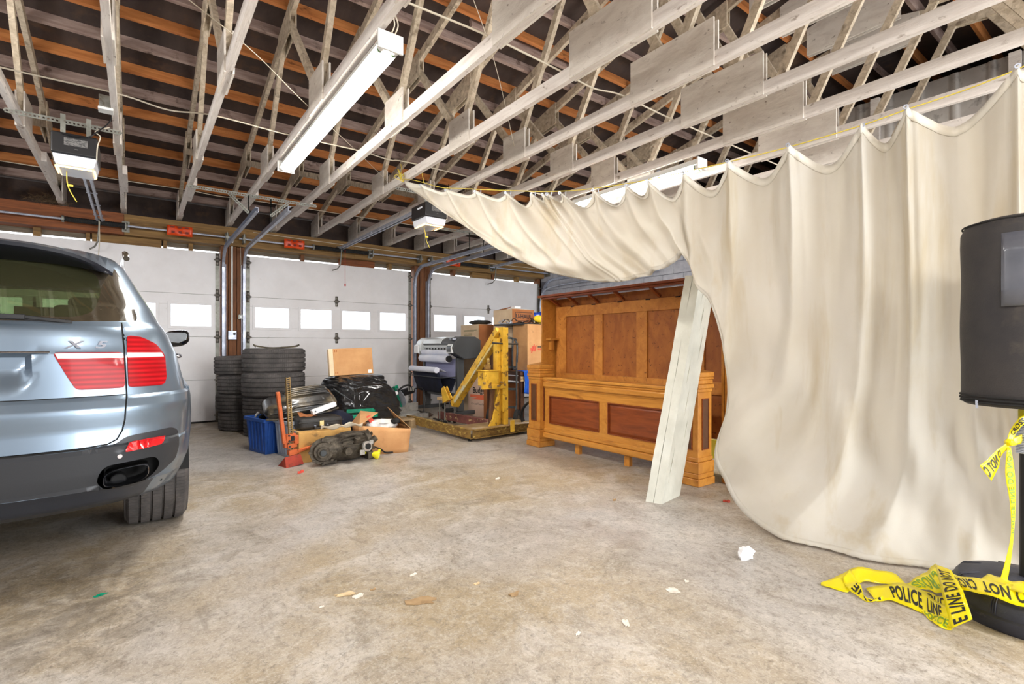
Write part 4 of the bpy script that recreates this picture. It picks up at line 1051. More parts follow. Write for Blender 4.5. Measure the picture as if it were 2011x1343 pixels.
def interp(z, k):
    if z <= SEC[0][0]: return SEC[0][k]
    for a, b in zip(SEC, SEC[1:]):
        if z <= b[0]:
            t = (z - a[0]) / (b[0] - a[0]); return a[k] + (b[k] - a[k]) * t
    return SEC[-1][k]
_ring = {}
def car_ring(z):
    key = round(z, 4)
    if key in _ring: return _ring[key]
    yr, w, yf = interp(z, 1), interp(z, 2), interp(z, 3)
    DR = min(0.50, (yf - yr) * 0.45); DF = min(0.9, (yf - yr) * 0.45); n = 3.0
    pts = []
    for i in range(61):
        th = math.pi / 2 * i / 60
        pts.append((w * math.sin(th) ** (2 / n), yr + DR * (1 - max(0.0, math.cos(th)) ** (2 / n))))
    for i in range(1, 61): pts.append((w, yr + DR + (yf - DF - yr - DR) * i / 60))
    for i in range(1, 41):
        th = math.pi / 2 * i / 40
        pts.append((w * max(0.0, math.cos(th)) ** (2 / 2.6), yf - DF + DF * math.sin(th) ** (2 / 2.6)))
    # waist line of the side in plan: slight barrel, and arches
    out = []
    for x, y in pts:
        if z < 1.0:
            for wy in (0.95, 3.88):
                d = math.hypot(y - wy, z - 0.38)
                if d < 0.62 and x > w * 0.8: x += 0.030 * max(0, 1 - ((d - 0.42) / 0.17) ** 2) if d > 0.42 else 0.030
        out.append((x, y))
    cum = [0.0]
    for a, b in zip(out, out[1:]): cum.append(cum[-1] + math.hypot(b[0] - a[0], b[1] - a[1]))
    _ring[key] = (out, cum); return _ring[key]
import bisect
def surf(U, z, dep=True):
    out, cum = car_ring(z)
    U = max(0.0, min(U, cum[-1] - 1e-6)); i = max(0, bisect.bisect_right(cum, U) - 1); i = min(i, len(out) - 2)
    t = (U - cum[i]) / max(1e-9, cum[i + 1] - cum[i])
    x = out[i][0] + (out[i + 1][0] - out[i][0]) * t; y = out[i][1] + (out[i + 1][1] - out[i][1]) * t
    if dep and y < 0.3 and x < 0.34 and 0.885 < z < 1.08:             # number plate recess
        e = min(1, (0.335 - 0.025 * (1.08 - z) / 0.19 - x) / 0.035); g = min(1, (1.075 - z) / 0.012, (z - 0.893) / 0.09)
        if e > 0 and g > 0: y += 0.045 * e * e * (3 - 2 * e) * g
    return V((x, y, z))
def UX(x, z):
    out, cum = car_ring(z)
    for i in range(len(out) - 1):
        if out[i + 1][0] >= x or i > 59:
            t = (x - out[i][0]) / max(1e-9, out[i + 1][0] - out[i][0]); return cum[i] + (cum[i + 1] - cum[i]) * max(0, min(1, t))
def UY(y, z):
    out, cum = car_ring(z)
    for i in range(len(out) - 1):
        if out[i + 1][1] >= y:
            t = (y - out[i][1]) / max(1e-9, out[i + 1][1] - out[i][1]); return cum[i] + (cum[i + 1] - cum[i]) * max(0, min(1, t))
    return cum[-1]
def UF(x, z):
    out, cum = car_ring(z)
    for i in range(len(out) - 1, 60, -1):
        if out[i - 1][0] >= x:
            t = (x - out[i][0]) / max(1e-9, out[i - 1][0] - out[i][0]); return cum[i] + (cum[i - 1] - cum[i]) * max(0, min(1, t))
    return cum[-1]
def normal(U, z):
    e = 0.006; a = surf(U + e, z, False) - surf(U - e, z, False) if U > e else surf(U + e, z, False) - surf(U, z, False); b = surf(U, z + e, False) - surf(U, z - e, False)
    if a.length < 1e-8: a = V((1, 0, 0))
    n = a.cross(b)
    return n.normalized() if n.length > 1e-12 else V((0, -1, 0))
def dens(poly, step=0.02):
    out = []
    for i, p in enumerate(poly):
        q = poly[(i + 1) % len(poly)]; L = math.hypot(q[0] - p[0], q[1] - p[1]); n = max(1, int(L / step))
        for k in range(n): out.append((p[0] + (q[0] - p[0]) * k / n, p[1] + (q[1] - p[1]) * k / n))
    return out
def rnd(poly, r=0.02, n=4):
    """round the corners of a polygon"""
    out = []
    m = len(poly)
    for i in range(m):
        p0 = V(poly[i - 1]); p = V(poly[i]); p1 = V(poly[(i + 1) % m])
        a = (p0 - p); b = (p1 - p); ra = min(r, a.length * 0.45); rb = min(r, b.length * 0.45)
        A = p + a.normalized() * ra; B = p + b.normalized() * rb
        for k in range(n + 1):
            t = k / n; q = A * (1 - t) ** 2 + p * 2 * t * (1 - t) + B * t * t; out.append((q.x, q.y))
    return out
def pin(pt, poly):
    x, y = pt; c = False; n = len(poly)
    for i in range(n):
        x1, y1 = poly[i]; x2, y2 = poly[i - 1]
        if (y1 > y) != (y2 > y) and x < (x2 - x1) * (y - y1) / (y2 - y1) + x1: c = not c
    return c
RX = lambda pts: [(UX(x, z), z) for x, z in dens(pts)]
RY = lambda pts: [(UY(y, z), z) for y, z in dens(pts, 0.05)]
RF = lambda pts: [(UF(x, z), z) for x, z in dens(pts, 0.05)]
def line_band(pts, w=0.0035):
    """thin polygon round an open polyline (x, z)"""
    A = []; B = []
    n = len(pts)
    for i, p in enumerate(pts):
        d = V(pts[min(i + 1, n - 1)]) - V(pts[max(i - 1, 0)]); d.normalize(); nn = V((-d.y, d.x)) * w
        A.append((p[0] + nn.x, p[1] + nn.y)); B.append((p[0] - nn.x, p[1] - nn.y))
    return A + list(reversed(B))
gap_path = rnd([(0.640, 1.222), (0.653, 1.08), (0.662, 0.86), (0.652, 0.70), (0.640, 0.655)], 0.05)[4:-4]
arch = lambda wy: [(wy + 0.425 * math.cos(a), 0.38 + 0.425 * math.sin(a)) for a in [math.pi * 2 * k / 40 for k in range(40)]]
in_light = rnd([(.392, 1.070), (.648, 1.070), (.655, .895), (.475, .895), (.440, .965)], 0.02)
in_light = [(max(x, .0), z) for x, z in in_light]
REG = [
    ('wheel_opening', RY(arch(0.95)), None),
    ('wheel_opening', RY(arch(3.88)), None),
    ('gap', RX(line_band([(0.640, 1.222), (0.652, 1.08), (0.662, 0.86), (0.655, 0.74), (0.645, 0.69), (0.625, 0.65), (0.59, 0.632), (0.50, 0.625)])), 'gap'),
    ('gap', RX(line_band([(-0.01, .622), (.30, .623), (.51, .625)], 0.004)), 'gap'),
    ('gap', RX(line_band([(-0.01, .860), (.33, .860), (.658, .862)], 0.002)), 'gap'),
    ('lens_band', RX([(.41, 1.043), (.648, 1.043), (.645, 1.066), (.40, 1.066)]), 'lens_band'),
    ('lens_band', RX([(.664, 1.043), (.816, 1.045), (.806, 1.066), (.662, 1.068)]), 'lens_band'),
    ('tail_light', RX(in_light), 'tail_light'),
    ('tail_light', RX(rnd([(.660, 1.155), (.72, 1.148), (.785, 1.11), (.822, 1.05), (.828, .93), (.815, .896), (.668, .896)], 0.018)), 'tail_light'),
    ('rear_window', RX(rnd([(-.01, 1.238), (.47, 1.240), (.535, 1.275), (.556, 1.38), (.535, 1.475), (.46, 1.51), (.25, 1.54), (-.01, 1.55)], 0.03)), 'rear_window'),
    ('window_surround', RX(rnd([(-.01, 1.214), (.45, 1.218), (.700, 1.232), (.704, 1.255), (.658, 1.42), (.602, 1.530), (.565, 1.553), (.30, 1.575), (-.01, 1.58)], 0.012)), 'window_surround'),
    ('reflector', RX(rnd([(.650, .592), (.80, .600), (.822, .628), (.672, .622)], 0.012)), 'reflector'),
    ('exhaust_opening', RX(rnd([(.545, .462), (.575, .535), (.78, .545), (.80, .49), (.75, .43), (.58, .418)], 0.035)), None),
    ('bumper_trim', RX(rnd([(-.01, .434), (.50, .430), (.68, .405), (.80, .447), (.868, .50), (.885, .57), (.880, .650), (.85, .672), (.69, .662), (.655, .655), (.62, .628), (.50, .618), (-.01, .618)], 0.02)), 'bumper_trim'),
    ('lower_valance', RX([(-.01, .302), (.62, .302), (.70, .302), (.74, .36), (.775, .435), (.68, .403), (.50, .428), (-.01, .432)]), 'lower_valance'),
    ('side_window', RY(rnd([(0.50, 1.235), (1.12, 1.20), (1.12, 1.50), (0.72, 1.50), (0.60, 1.44)], 0.03)), 'side_window'),
    ('side_window', RY(rnd([(1.20, 1.185), (2.05, 1.16), (2.05, 1.535), (1.20, 1.52)], 0.03)), 'side_window'),
    ('side_window', RY(rnd([(2.12, 1.16), (3.02, 1.14), (2.70, 1.45), (2.48, 1.54), (2.12, 1.54)], 0.03)), 'side_window'),
    ('windscreen', RF([(-.01, 1.13), (.72, 1.13), (.60, 1.52), (.5, 1.555), (-.01, 1.57)]), 'windscreen'),
    ('head_light', RF(rnd([(.50, .66), (.86, .68), (.88, .80), (.52, .78)], 0.03)), 'head_light'),
    ('grille', RF(rnd([(.03, .62), (.30, .62), (.32, .84), (.03, .84)], 0.04)), 'grille'),
    ('sill_trim', RY([(1.40, .302), (3.43, .302), (3.43, .40), (1.40, .40)]), 'sill_trim'),
]
def car_panels(car):
    pts = []; edges = []
    def ap(p): pts.append(V(p)); return len(pts) - 1
    for nm, poly, k in REG:
        i0 = len(pts)
        for p in poly: ap(p)
        n = len(poly)
        for i in range(n): edges.append((i0 + i, i0 + (i + 1) % n))
    zs = sorted(set([s[0] for s in SEC] + [0.30 + 0.03 * k for k in range(44)] + [1.605, 1.615, 1.64, 1.658, 1.67]))
    zs = [z for z in zs if z <= 1.675]
    zz = [zs[0]]
    for z in zs[1:]:
        if z - zz[-1] > 0.0045: zz.append(z)
    for z in zz:
        out, cum = car_ring(z); T = cum[-1]; ub = cum[60]; us = cum[120]
        nu = 44; base = [ub * i / nu for i in range(nu + 1)] + [ub + (us - ub) * i / 44 for i in range(1, 45)] + [us + (T - us) * i / 20 for i in range(1, 21)]
        for U in base: ap((U, z))
    for a, b in zip(zz, zz[1:]):                                # outer boundary
        pass
    v2, e2, f2, _, _, _ = delaunay_2d_cdt(pts, edges, [], 0, 1e-5)
    groups = {}
    for tri in f2:
        if min(v2[i].y for i in tri) < 0.2995: continue
        c = ((v2[tri[0]].x + v2[tri[1]].x + v2[tri[2]].x) / 3, (v2[tri[0]].y + v2[tri[1]].y + v2[tri[2]].y) / 3)
        if c[0] < 0 or c[0] > car_ring(c[1])[1][-1]: continue
        key = 'body'
        for i, (nm, poly, k) in enumerate(REG):
            if pin(c, poly): key = k; break
        if key is None: continue
        if key == 'body' and c[0] < UX(0.655, max(.3, min(1.6, c[1]))) and 0.62 < c[1] < 1.225: key = 'tailgate'
        groups.setdefault(key, []).append(tri)
    mats = {'body': M_paint, 'tailgate': M_paint, 'gap': M_rubber, 'lens_band': M_lens_white, 'tail_light': M_red, 'rear_window': M_carglass, 'window_surround': M_surround,
            'reflector': M_reflector, 'bumper_trim': M_bumper, 'lower_valance': M_trimlow, 'sill_trim': M_trimlow, 'side_window': M_carglass, 'windscreen': M_carglass, 'head_light': M_lens_white, 'grille': M_gloss_black}
    off = {'gap': -0.004, 'tail_light': 0.004, 'lens_band': 0.0045, 'reflector': 0.012, 'bumper_trim': 0.002}
    pos = {}
    for key, tris in groups.items():
        f = MB(); idx = {}; vs = []; fs = []; o_ = off.get(key, 0)
        for tri in tris:
            t = []
            for i in tri:
                if i not in idx:
                    idx[i] = len(vs); U, z = v2[i].x, v2[i].y
                    p = surf(U, z)
                    if o_: p = p + normal(U, z) * o_
                    if U < 1e-4: p.x = 0.0
                    vs.append(p)
                t.append(idx[i])
            fs.append(tuple(t))
        if key in ('tail_light', 'lens_band', 'reflector', 'head_light', 'sill_trim'):
            for sx in (1, -1):
                for inner in ((0, 1) if key in ('tail_light', 'lens_band') else (2,)):
                    f = MB(); sel = [t for t in fs if inner == 2 or (sum(vs[i].x for i in t) / 3 < 0.655) == (inner == 1)]
                    used = sorted(set(i for t in sel for i in t)); mp = {i: k for k, i in enumerate(used)}
                    f.add([(sx * vs[i].x, vs[i].y, vs[i].z) for i in used], [tuple(mp[i] for i in t) for t in sel])
                    f.build(key, mats[key], car, smooth=32, fix=True)
            continue
        f.add(vs, fs)
        f.add([(-v.x, v.y, v.z) for v in vs], [tuple(reversed(t)) for t in fs])
        nm = {'body': 'body', 'gap': 'panel_gap'}.get(key, key)
        o = f.build(nm, mats[key], car, smooth=32, fix=True)
        if key in ('tail_light', 'bumper_trim', 'tailgate', 'body', 'reflector', 'lens_band'):
            pass
    return

car = thing('car', 'silver blue off road style car parked tail first, red tail lights', 'car', (CARX, CARY, 0))
car_panels(car)
def mir(fn):
    for sx in (1, -1): fn(sx)
# roof spoiler
f = MB()
def spl(a, b):
    x = -0.60 + 1.20 * a; k = abs(x) / 0.60; e = k ** 5
    lipy = 0.185 + 0.05 * k * k + 0.13 * e; lipz = 1.578 - 0.010 * k * k - 0.085 * e
    rows = [(0.52 + 0.05 * e, 1.622 - 0.055 * e), (lipy + 0.10, lipz + 0.022), (lipy, lipz), (lipy + 0.004, lipz - 0.014), (0.33 - 0.00 * e, 1.512 - 0.045 * e)]
    j = int(round(b * 4)); return (x, rows[j][0], rows[j][1])
f.grid(spl, 40, 4)
me_sp = f.build('spoiler', [M_paint, M_under], car, smooth=50, solid=0.004, fix='open')
for i, p in enumerate(me_sp.data.polygons): p.material_index = 1 if (i % 4) >= 2 else 0
f = MB(); f.box(-0.17, 0.17, 0.190, 0.21, 1.535, 1.558); f.build('brake_light', M_red, me_sp)
# roof lining and interior
f = MB(); f.box(-0.60, 0.60, 0.75, 2.3, 1.555, 1.565); f.build('headliner', M_interior, car)
f = MB(); f.box(-0.80, 0.80, 0.25, 3.5, 0.62, 0.66); f.build('cabin_floor', M_interior, car)
f = MB(); f.box(-0.62, 0.62, 0.28, 0.9, 0.98, 1.0); f.build('parcel_cover', M_interior, car)
def seat_back(x, y, w, z0, z1, t=0.14):
    f = MB(); f.box(x - w / 2, x + w / 2, y, y + t, z0, z1, None); return f.build('seat_back', M_interior, car, bevel=0.05, bseg=3)
for x, w in ((-0.42, 0.44), (0, 0.34), (0.42, 0.44)): seat_back(x, 1.15, w, 0.7, 1.19)
for x in (-0.42, 0.42): 
    seat_back(x, 2.05, 0.50, 0.7, 1.28)
for x, y, w, h, z in ((-0.42, 1.17, 0.26, 0.15, 1.20), (0.42, 1.17, 0.28, 0.15, 1.20), (0.0, 1.17, 0.24, 0.10, 1.18), (-0.42, 2.08, 0.28, 0.17, 1.30), (0.42, 2.08, 0.28, 0.17, 1.30)):
    f = MB(); f.box(x - w / 2, x + w / 2, y, y + 0.11, z + 0.01, z + 0.01 + h); f.build('headrest', M_interior, car, bevel=0.04, bseg=3)
f = MB(); f.box(-0.13, 0.13, 2.92, 2.95, 1.36, 1.44); f.tube([(0, 2.93, 1.44), (0, 2.9, 1.52)], 0.012); f.build('rear_view_mirror', M_black, car, bevel=0.012)
# under body
f = MB(); f.box(-0.60, 0.60, 0.25, 4.5, 0.33, 0.62); f.build('underbody', M_rubber, car, bevel=0.03)
f = MB(); f.tube([(0.63, 0.14, 0.44), (0.62, 0.6, 0.40), (0.3, 1.2, 0.36)], 0.035, 10); f.box(-0.40, 0.40, 0.28, 0.55, 0.33, 0.42); f.tube([(-.7, .95, .36), (.7, .95, .36)], .03); f.build('exhaust_silencer', M_rubber, car, bevel=0.01)
# exhaust tips
def tips(sx):
    ov = [(0.663 + 0.088 * math.copysign(abs(math.cos(a)) ** 0.55, math.cos(a)), 0.480 + 0.040 * math.copysign(abs(math.sin(a)) ** 0.7, math.sin(a)) + 0.012 * math.cos(a)) for a in [2 * math.pi * k / 32 for k in range(32)]]
    f = MB(); n = 32; vs = []
    for (dy, sc) in ((0.16, 1), (0.028, 1), (0.022, 0.97), (0.028, 0.92), (0.16, 0.90)):
        vs += [(sx * (0.663 + (x - 0.663) * sc), dy + (x - .6) * 0.22, 0.48 + (z - 0.48) * sc) for x, z in ov]
    f.add(vs, [(j * n + k, j * n + (k + 1) % n, (j + 1) * n + (k + 1) % n, (j + 1) * n + k) for j in range(4) for k in range(n)])
    f.build('exhaust_tip', M_chrome, car, smooth=50)
    f = MB(); f.box(0.53 if sx > 0 else -0.81, 0.81 if sx > 0 else -0.53, 0.25, 0.28, 0.39, 0.57); f.build('exhaust_shroud', M_rubber, car)
mir(tips)
for sx in (-1, 1):
    p = surf(UX(0.637, 0.572), 0.572); f = MB(); f.lathe([(0.0, 0.006), (0.0095, 0.005), (0.011, -0.002)], 14, Matrix.Translation((sx * p.x, p.y - 0.002, p.z)) @ RT('X', 90)); f.build('parking_sensor', M_lens_white, car, smooth=40)
# badge
for s_, x0, w_ in (('X', 0.462, 1.55), ('5', 0.560, 1.75)):
    p = V((x0, surf(UX(x0, 1.106), 1.106).y - 0.006, 1.106))
    lettering('badge', s_, 0.048, Matrix.Translation(p) @ RT('Z', 3) @ RT('X', 86), M_chrome, car, ext=0.003, bold=0.0012, sx=w_, shear=0.25)
# tailgate handle trim bar over the lights, plate lamps
f = MB(); f.tube([(-0.385, 0.088, 1.074), (0.385, 0.088, 1.074)], 0.004, 6); f.build('trim_bar', M_chrome, car)
# wiper
f = MB(); f.beam((-0.02, 0.085, 1.235), (0.30, 0.112, 1.232), 0.028, 0.022); f.beam((0.28, 0.118, 1.235), (0.455, 0.128, 1.214), 0.012, 0.016); f.beam((-0.28, 0.110, 1.268), (0.46, 0.128, 1.213), 0.008, 0.014)
f.lathe([(0, -.02), (0.03, -0.015), (0.03, 0.015), (0, .02)], 14, Matrix.Translation((0, 0.08, 1.232)) @ RT('X', 90))
f.build('rear_wiper', M_black, car, bevel=0.003)
# mirrors, roof rails, door handles, antenna fin
def sidebits(sx):
    f = MB()
    def mm(a, b):
        th = 2 * math.pi * a; ph = math.pi * b; ex = lambda q: math.copysign(abs(q) ** 0.7, q)
        x = 0.115 * ex(math.cos(th)) * math.sin(ph) ** 0.7; z = 0.080 * ex(math.sin(th)) * math.sin(ph) ** 0.7 + 0.02 * math.cos(th)
        return (sx * (1.005 + x), 2.84 - 0.085 * math.cos(ph), 1.175 + z)
    f.grid(mm, 28, 12); o = f.build('mirror', M_gloss_black, car, smooth=60, fix=True)
    f = MB(); poly = [(0.918, 1.195), (0.93, 1.232), (1.075, 1.232), (1.094, 1.208), (1.084, 1.162), (1.025, 1.132), (0.955, 1.14)]
    f.prism([(sx * x, z) for x, z in poly], -0.003, 0.003, Matrix.Translation((0, 2.750, 0)) @ RT('X', 90)); f.build('mirror_glass', pm('mirror_silver', (170, 178, 180), rough=0.03, metal=1.0), o, bevel=0.002)
    f = MB(); f.beam((sx * 0.86, 2.86, 1.10), (sx * 0.95, 2.84, 1.13), 0.05, 0.05); f.build('mirror_arm', M_gloss_black, o)
    f = MB(); pts = spline([(sx * 0.655, 0.62, 1.60), (sx * 0.645, 0.75, 1.645), (sx * 0.62, 1.5, 1.69), (sx * 0.62, 2.2, 1.68), (sx * 0.635, 2.5, 1.62)], 8)
    f.tube(pts, 0.016, 8); f.build('roof_rail', M_surround, car, smooth=60)
    for y in (1.52, 2.42):
        f = MB(); f.tube(spline([(sx * 0.915, y, 1.02), (sx * 0.962, y + 0.03, 1.025), (sx * 0.965, y + 0.17, 1.03), (sx * 0.915, y + 0.2, 1.03)], 5), 0.013, 8); f.build('door_handle', M_chrome, car, smooth=60)
mir(sidebits)
f = MB(); f.add([(-.02, .62, 1.645), (.02, .62, 1.645), (.012, .82, 1.66), (-.012, .82, 1.66), (0, .60, 1.70)], [(0, 1, 4), (1, 2, 4), (2, 3, 4), (3, 0, 4), (3, 2, 1, 0)]); f.build('antenna_fin', M_paint, car, bevel=0.004)
# wheels
ct = tyre_mb(0.375, 0.312, 0.25, grooves=(-0.27, -0.09, 0.09, 0.27), nseg=110)
first = None
def wheel_parts(parent):
    f = MB(); prof = [(0.248, -0.12), (0.252, 0.115), (0.24, 0.12), (0.225, 0.09), (0.20, 0.02), (0.20, -0.12)]; f.lathe(prof, 40, closed=True)
    for k in range(7):
        a = 2 * math.pi * k / 7; f.beam((0.04 * math.cos(a), 0.04 * math.sin(a), 0.08), (0.235 * math.cos(a + .1), 0.235 * math.sin(a + .1), 0.10), 0.045, 0.03)
    f.lathe([(0, 0.06), (0.055, 0.06), (0.055, 0.095), (0.03, 0.105), (0, 0.105)], 20)
    rim = f.build('rim', M_galv, parent, smooth=35)
    f = MB(); f.lathe([(0.03, -.02), (0.17, -.02), (0.17, 0.01), (0.03, 0.01)], 30); f.build('brake_disc', M_galv_dull, parent, smooth=35)
for (wy, sx) in ((0.95, 1), (0.95, -1), (3.88, 1), (3.88, -1)):
    rot = (0, R(90 * sx), 0)
    if first is None:
        w = ct.build('wheel', M_tyre, car, smooth=35); first = w
        wheel_parts(w)
    else:
        w = first.copy(); col.objects.link(w)
        for ch in kids(first):
            c2 = ch.copy(); col.objects.link(c2); c2.parent = w
    w.parent = car; w.location = (sx * 0.800, wy, 0.375); w.rotation_euler = rot
for wy in (0.95, 3.88):
    for sx in (-1, 1):
        f = MB(); vs = []
        for k in range(17):
            a = math.pi * k / 16
            for xx in (0.60, 0.95): vs.append((sx * xx, wy + 0.42 * math.cos(a), 0.38 + 0.42 * math.sin(a)))
        n0 = len(vs); f.add(vs, [(2 * k, 2 * k + 1, 2 * k + 3, 2 * k + 2) for k in range(16)])
        f.build('wheel_arch_liner', M_rubber, car, fix='open')
# ------------------------------------------------------------------ materials of the clutter
M_card = pm('cardboard', (206, 158, 108), (188, 138, 90), sc=4, rough=0.85, bump=0.08, bsc=80, c3=(160, 116, 76), sc3=7, lo3=0.62, hi3=0.8)
M_card_pale = pm('pale_cardboard', (236, 212, 178), (222, 194, 158), sc=4, rough=0.85, bump=0.06, bsc=60)
M_card_dk = pm('brown_cardboard', (176, 112, 66), (154, 96, 56), sc=4, rough=0.85, bump=0.06, bsc=60)
M_card_pink = pm('pinkish_cardboard', (226, 196, 176), (210, 178, 158), sc=4, rough=0.85, bump=0.06)
M_tapeclear = pm('clear_parcel_tape', (214, 202, 180), rough=0.15, coat=1)
M_ink_blk = pm('print_black', (40, 38, 42), rough=0.7)
M_ink_red = pm('print_red', (206, 74, 58), rough=0.7)
M_ink_or = pm('print_orange', (240, 120, 84), rough=0.7)
M_ink_green = pm('print_faded_green', (150, 142, 104), rough=0.7)
M_bin = pm('black_film', (18, 18, 20), rough=0.14, bump=4.0, bsc=22, bst=(0.6, 0.6, 2.6), coat=0.5, c2=(34, 34, 36), sc=10)
M_greentape = pm('green_tape', (20, 150, 112), (14, 120, 92), sc=14, rough=0.22, bump=1.5, bsc=20)
M_tank = pm('black_moulded_plastic', (46, 44, 42), (30, 29, 28), sc=5, rough=0.30, c3=(138, 124, 98), sc3=3.4, lo3=0.48, hi3=0.70, coat=0.3)
M_blue = pm('blue_plastic', (44, 92, 178), (36, 78, 156), sc=6, rough=0.45)
M_clear = pm('cloudy_clear_plastic', (208, 216, 230), (186, 196, 212), sc=6, rough=0.25, trans=0.35)
M_jack_or = pm('jack_orange', (208, 106, 58), (180, 86, 44), sc=10, rough=0.5, c3=(120, 70, 44), sc3=14, lo3=0.6, hi3=0.75)
M_jack_bar = pm('tarnished_bar', (178, 150, 100), (140, 118, 84), sc=14, rough=0.45, metal=0.5)
M_jack_red = pm('rusty_red_plate', (170, 60, 38), (140, 44, 30), sc=10, rough=0.6, c3=(96, 50, 36), sc3=16)
M_alu = pm('dirty_cast_metal', (104, 96, 84), (66, 60, 52), sc=14, rough=0.48, metal=0.55, bump=0.6, bsc=40, c3=(44, 38, 32), sc3=9, lo3=0.5, hi3=0.65)
M_alu_lt = pm('bright_cast_metal', (200, 198, 192), (168, 166, 160), sc=20, rough=0.4, metal=0.6)
M_yellowp = pm('yellow_plastic', (240, 228, 40), rough=0.35, coat=0.3)
M_hoist = pm('chipped_yellow_paint', (236, 190, 62), (214, 164, 44), sc=8, rough=0.5, bump=0.3, bsc=40, c3=(120, 84, 44), sc3=13, lo3=0.56, hi3=0.64)
M_hoist_d = pm('worn_yellow_steel', (156, 124, 58), (112, 82, 44), sc=12, st=(1, 1, 2), rough=0.6, bump=0.4, bsc=40, c3=(206, 182, 96), sc3=20, st3=(1, 1, 2), lo3=0.58, hi3=0.64)
M_maroon = pm('worn_maroon_steel', (130, 76, 70), (104, 62, 56), sc=10, rough=0.6, c3=(206, 186, 130), sc3=22, lo3=0.60, hi3=0.65)
M_prn_dk = pm('printer_dark_grey', (70, 72, 74), rough=0.4, coat=0.2)
M_prn_lt = pm('printer_pale_grey', (224, 228, 228), rough=0.35, coat=0.2)
M_paper = pm('white_paper_roll', (236, 238, 248), (222, 226, 240), sc=3, rough=0.55)
M_plank = pm('raw_pine', (214, 184, 140), (186, 152, 108), sc=6, st=(0.6, 4, 6), rough=0.75, bump=0.2)
M_pallet = pm('pallet_wood', (176, 152, 116), (142, 118, 86), sc=7, st=(0.5, 5, 5), rough=0.85, bump=0.3, island=0.1)
M_leather = pm('black_leather', (52, 50, 48), (38, 36, 34), sc=12, rough=0.45, bump=0.3, bsc=90)
M_navy = pm('navy_cloth', (28, 32, 52), (20, 24, 40), sc=9, rough=0.95)
M_bluecloth = pm('blue_cloth', (22, 90, 196), (14, 72, 170), sc=9, rough=0.9, bump=0.3, bsc=120)
M_dkwood = pm('dark_walnut', (86, 54, 36), (66, 40, 28), sc=7, st=(1, 1, 3), rough=0.4)
M_steeltube = pm('grey_painted_tube', (72, 76, 78), (58, 60, 62), sc=20, rough=0.4, metal=0.4)
M_white = pm('white_plastic', (240, 240, 242), rough=0.4)
M_strap = pm('webbing_strap', (92, 84, 66), (60, 54, 44), sc=30, rough=0.8)

def carton(name, label, loc, rz, dx, dy, dz, mat, group=None, flaps=True, tape=True, cat='box'):
    """closed box, local origin at its base corner; x along dx, y along dy"""
    t = thing(name, label, cat, loc, rz, group)
    f = MB(); f.box(0, dx, 0, dy, 0, dz); f.build('carton_body', mat, t, bevel=0.006)
    if flaps:
        f = MB(); f.box(0.003, dx - .003, 0.003, dy / 2 - 0.002, dz, dz + 0.004); f.build('flap', mat, t)
        f = MB(); f.box(0.003, dx - .003, dy / 2 + 0.002, dy - .003, dz, dz + 0.004); f.build('flap', mat, t)
    if tape:
        f = MB(); f.box(-0.001, dx + .001, dy / 2 - 0.025, dy / 2 + 0.025, dz + 0.0035, dz + 0.005); f.box(-0.0015, 0, dy / 2 - 0.025, dy / 2 + 0.025, dz - 0.12, dz + 0.004); f.build('parcel_tape', M_tapeclear, t)
    return t
def onface(t, s, size, origin, xdir, mat, name='print', **k):
    """lettering on an upright face of a thing, in the thing's own axes"""
    return lettering(name, s, size, frame(origin, xdir, V(xdir).cross(V((0, 0, 1)))) , mat, t, **k)

# ------------------------------------------------------------------ tyre stacks
random.seed(3)
small = tyre_mb(0.330, 0.238, 0.20, nseg=84); big = tyre_mb(0.366, 0.290, 0.245, nseg=96)
sd = {}
def tyre(x, y, z, kind, rz, tilt, label, group):
    if kind not in sd:
        o = (small if kind == 's' else big).build('tyre', M_tyre, None, smooth=38); sd[kind] = o.data
    else:
        o = bpy.data.objects.new('tyre', sd[kind]); col.objects.link(o)
    o.location = (x, y, z); o.rotation_euler = (tilt[0], tilt[1], rz)
    tag(o, label, 'tyre', group); return o
S1 = (1.17, 7.60); g1 = 'smaller stack of tyres by the post'; g2 = 'taller stack of tyres'
for i, (z, w) in enumerate(((0.123, 'lowest'), (0.363, 'second from the floor'), (0.603, 'third from the floor'), (0.850, 'top'))):
    tyre(S1[0] + (0.02, -0.01, 0.005, -0.03)[i], S1[1] + (0, 0.02, -.02, 0)[i], z, 's', i * 1.7, ((.004, 0, 0, .01)[i], (0, .004, 0, 0)[i], 0),
         'narrow worn tyre, ' + w + (' one' if i == 3 else '') + ' in the stack against the post', g1)
S2 = (1.395, 6.92)
for i, (z, w, k) in enumerate(((0.123, 'narrow tyre at the bottom of the front stack, behind the blue tote', 's'), (0.363, 'narrow tyre second from the floor in the front stack', 's'), (0.632, 'wide tyre right under the topmost tyre of the front stack', 'b'), (0.926, 'wide tyre on top of the front stack, under the strap', 'b'))):
    tyre(S2[0] + (-.01, -.02, 0, .01)[i], S2[1] + (0, 0.0, -.01, .01)[i], z, k, i * 2.3 + 1, (0, 0, 0), w, g2)
f = MB()
st = spline([(1.17, 6.80, 1.095), (1.13, 6.72, 1.12), (1.17, 6.66, 1.10), (1.30, 6.68, 1.082), (1.45, 6.66, 1.085), (1.60, 6.66, 1.10), (1.66, 6.74, 1.12), (1.60, 6.80, 1.095), (1.45, 6.76, 1.086)], 6)
vs = []
for p in st: vs += [p + V((0, 0, -.008)), p + V((0, 0.02, 0.008))]
f.add(vs, [(2 * i, 2 * i + 1, 2 * i + 3, 2 * i + 2) for i in range(len(st) - 1)])
tag(f.build('strap', M_strap, None, smooth=60, solid=0.004, fix='open'), 'narrow webbing strap lying in loops on top of the taller tyre stack', 'strap')

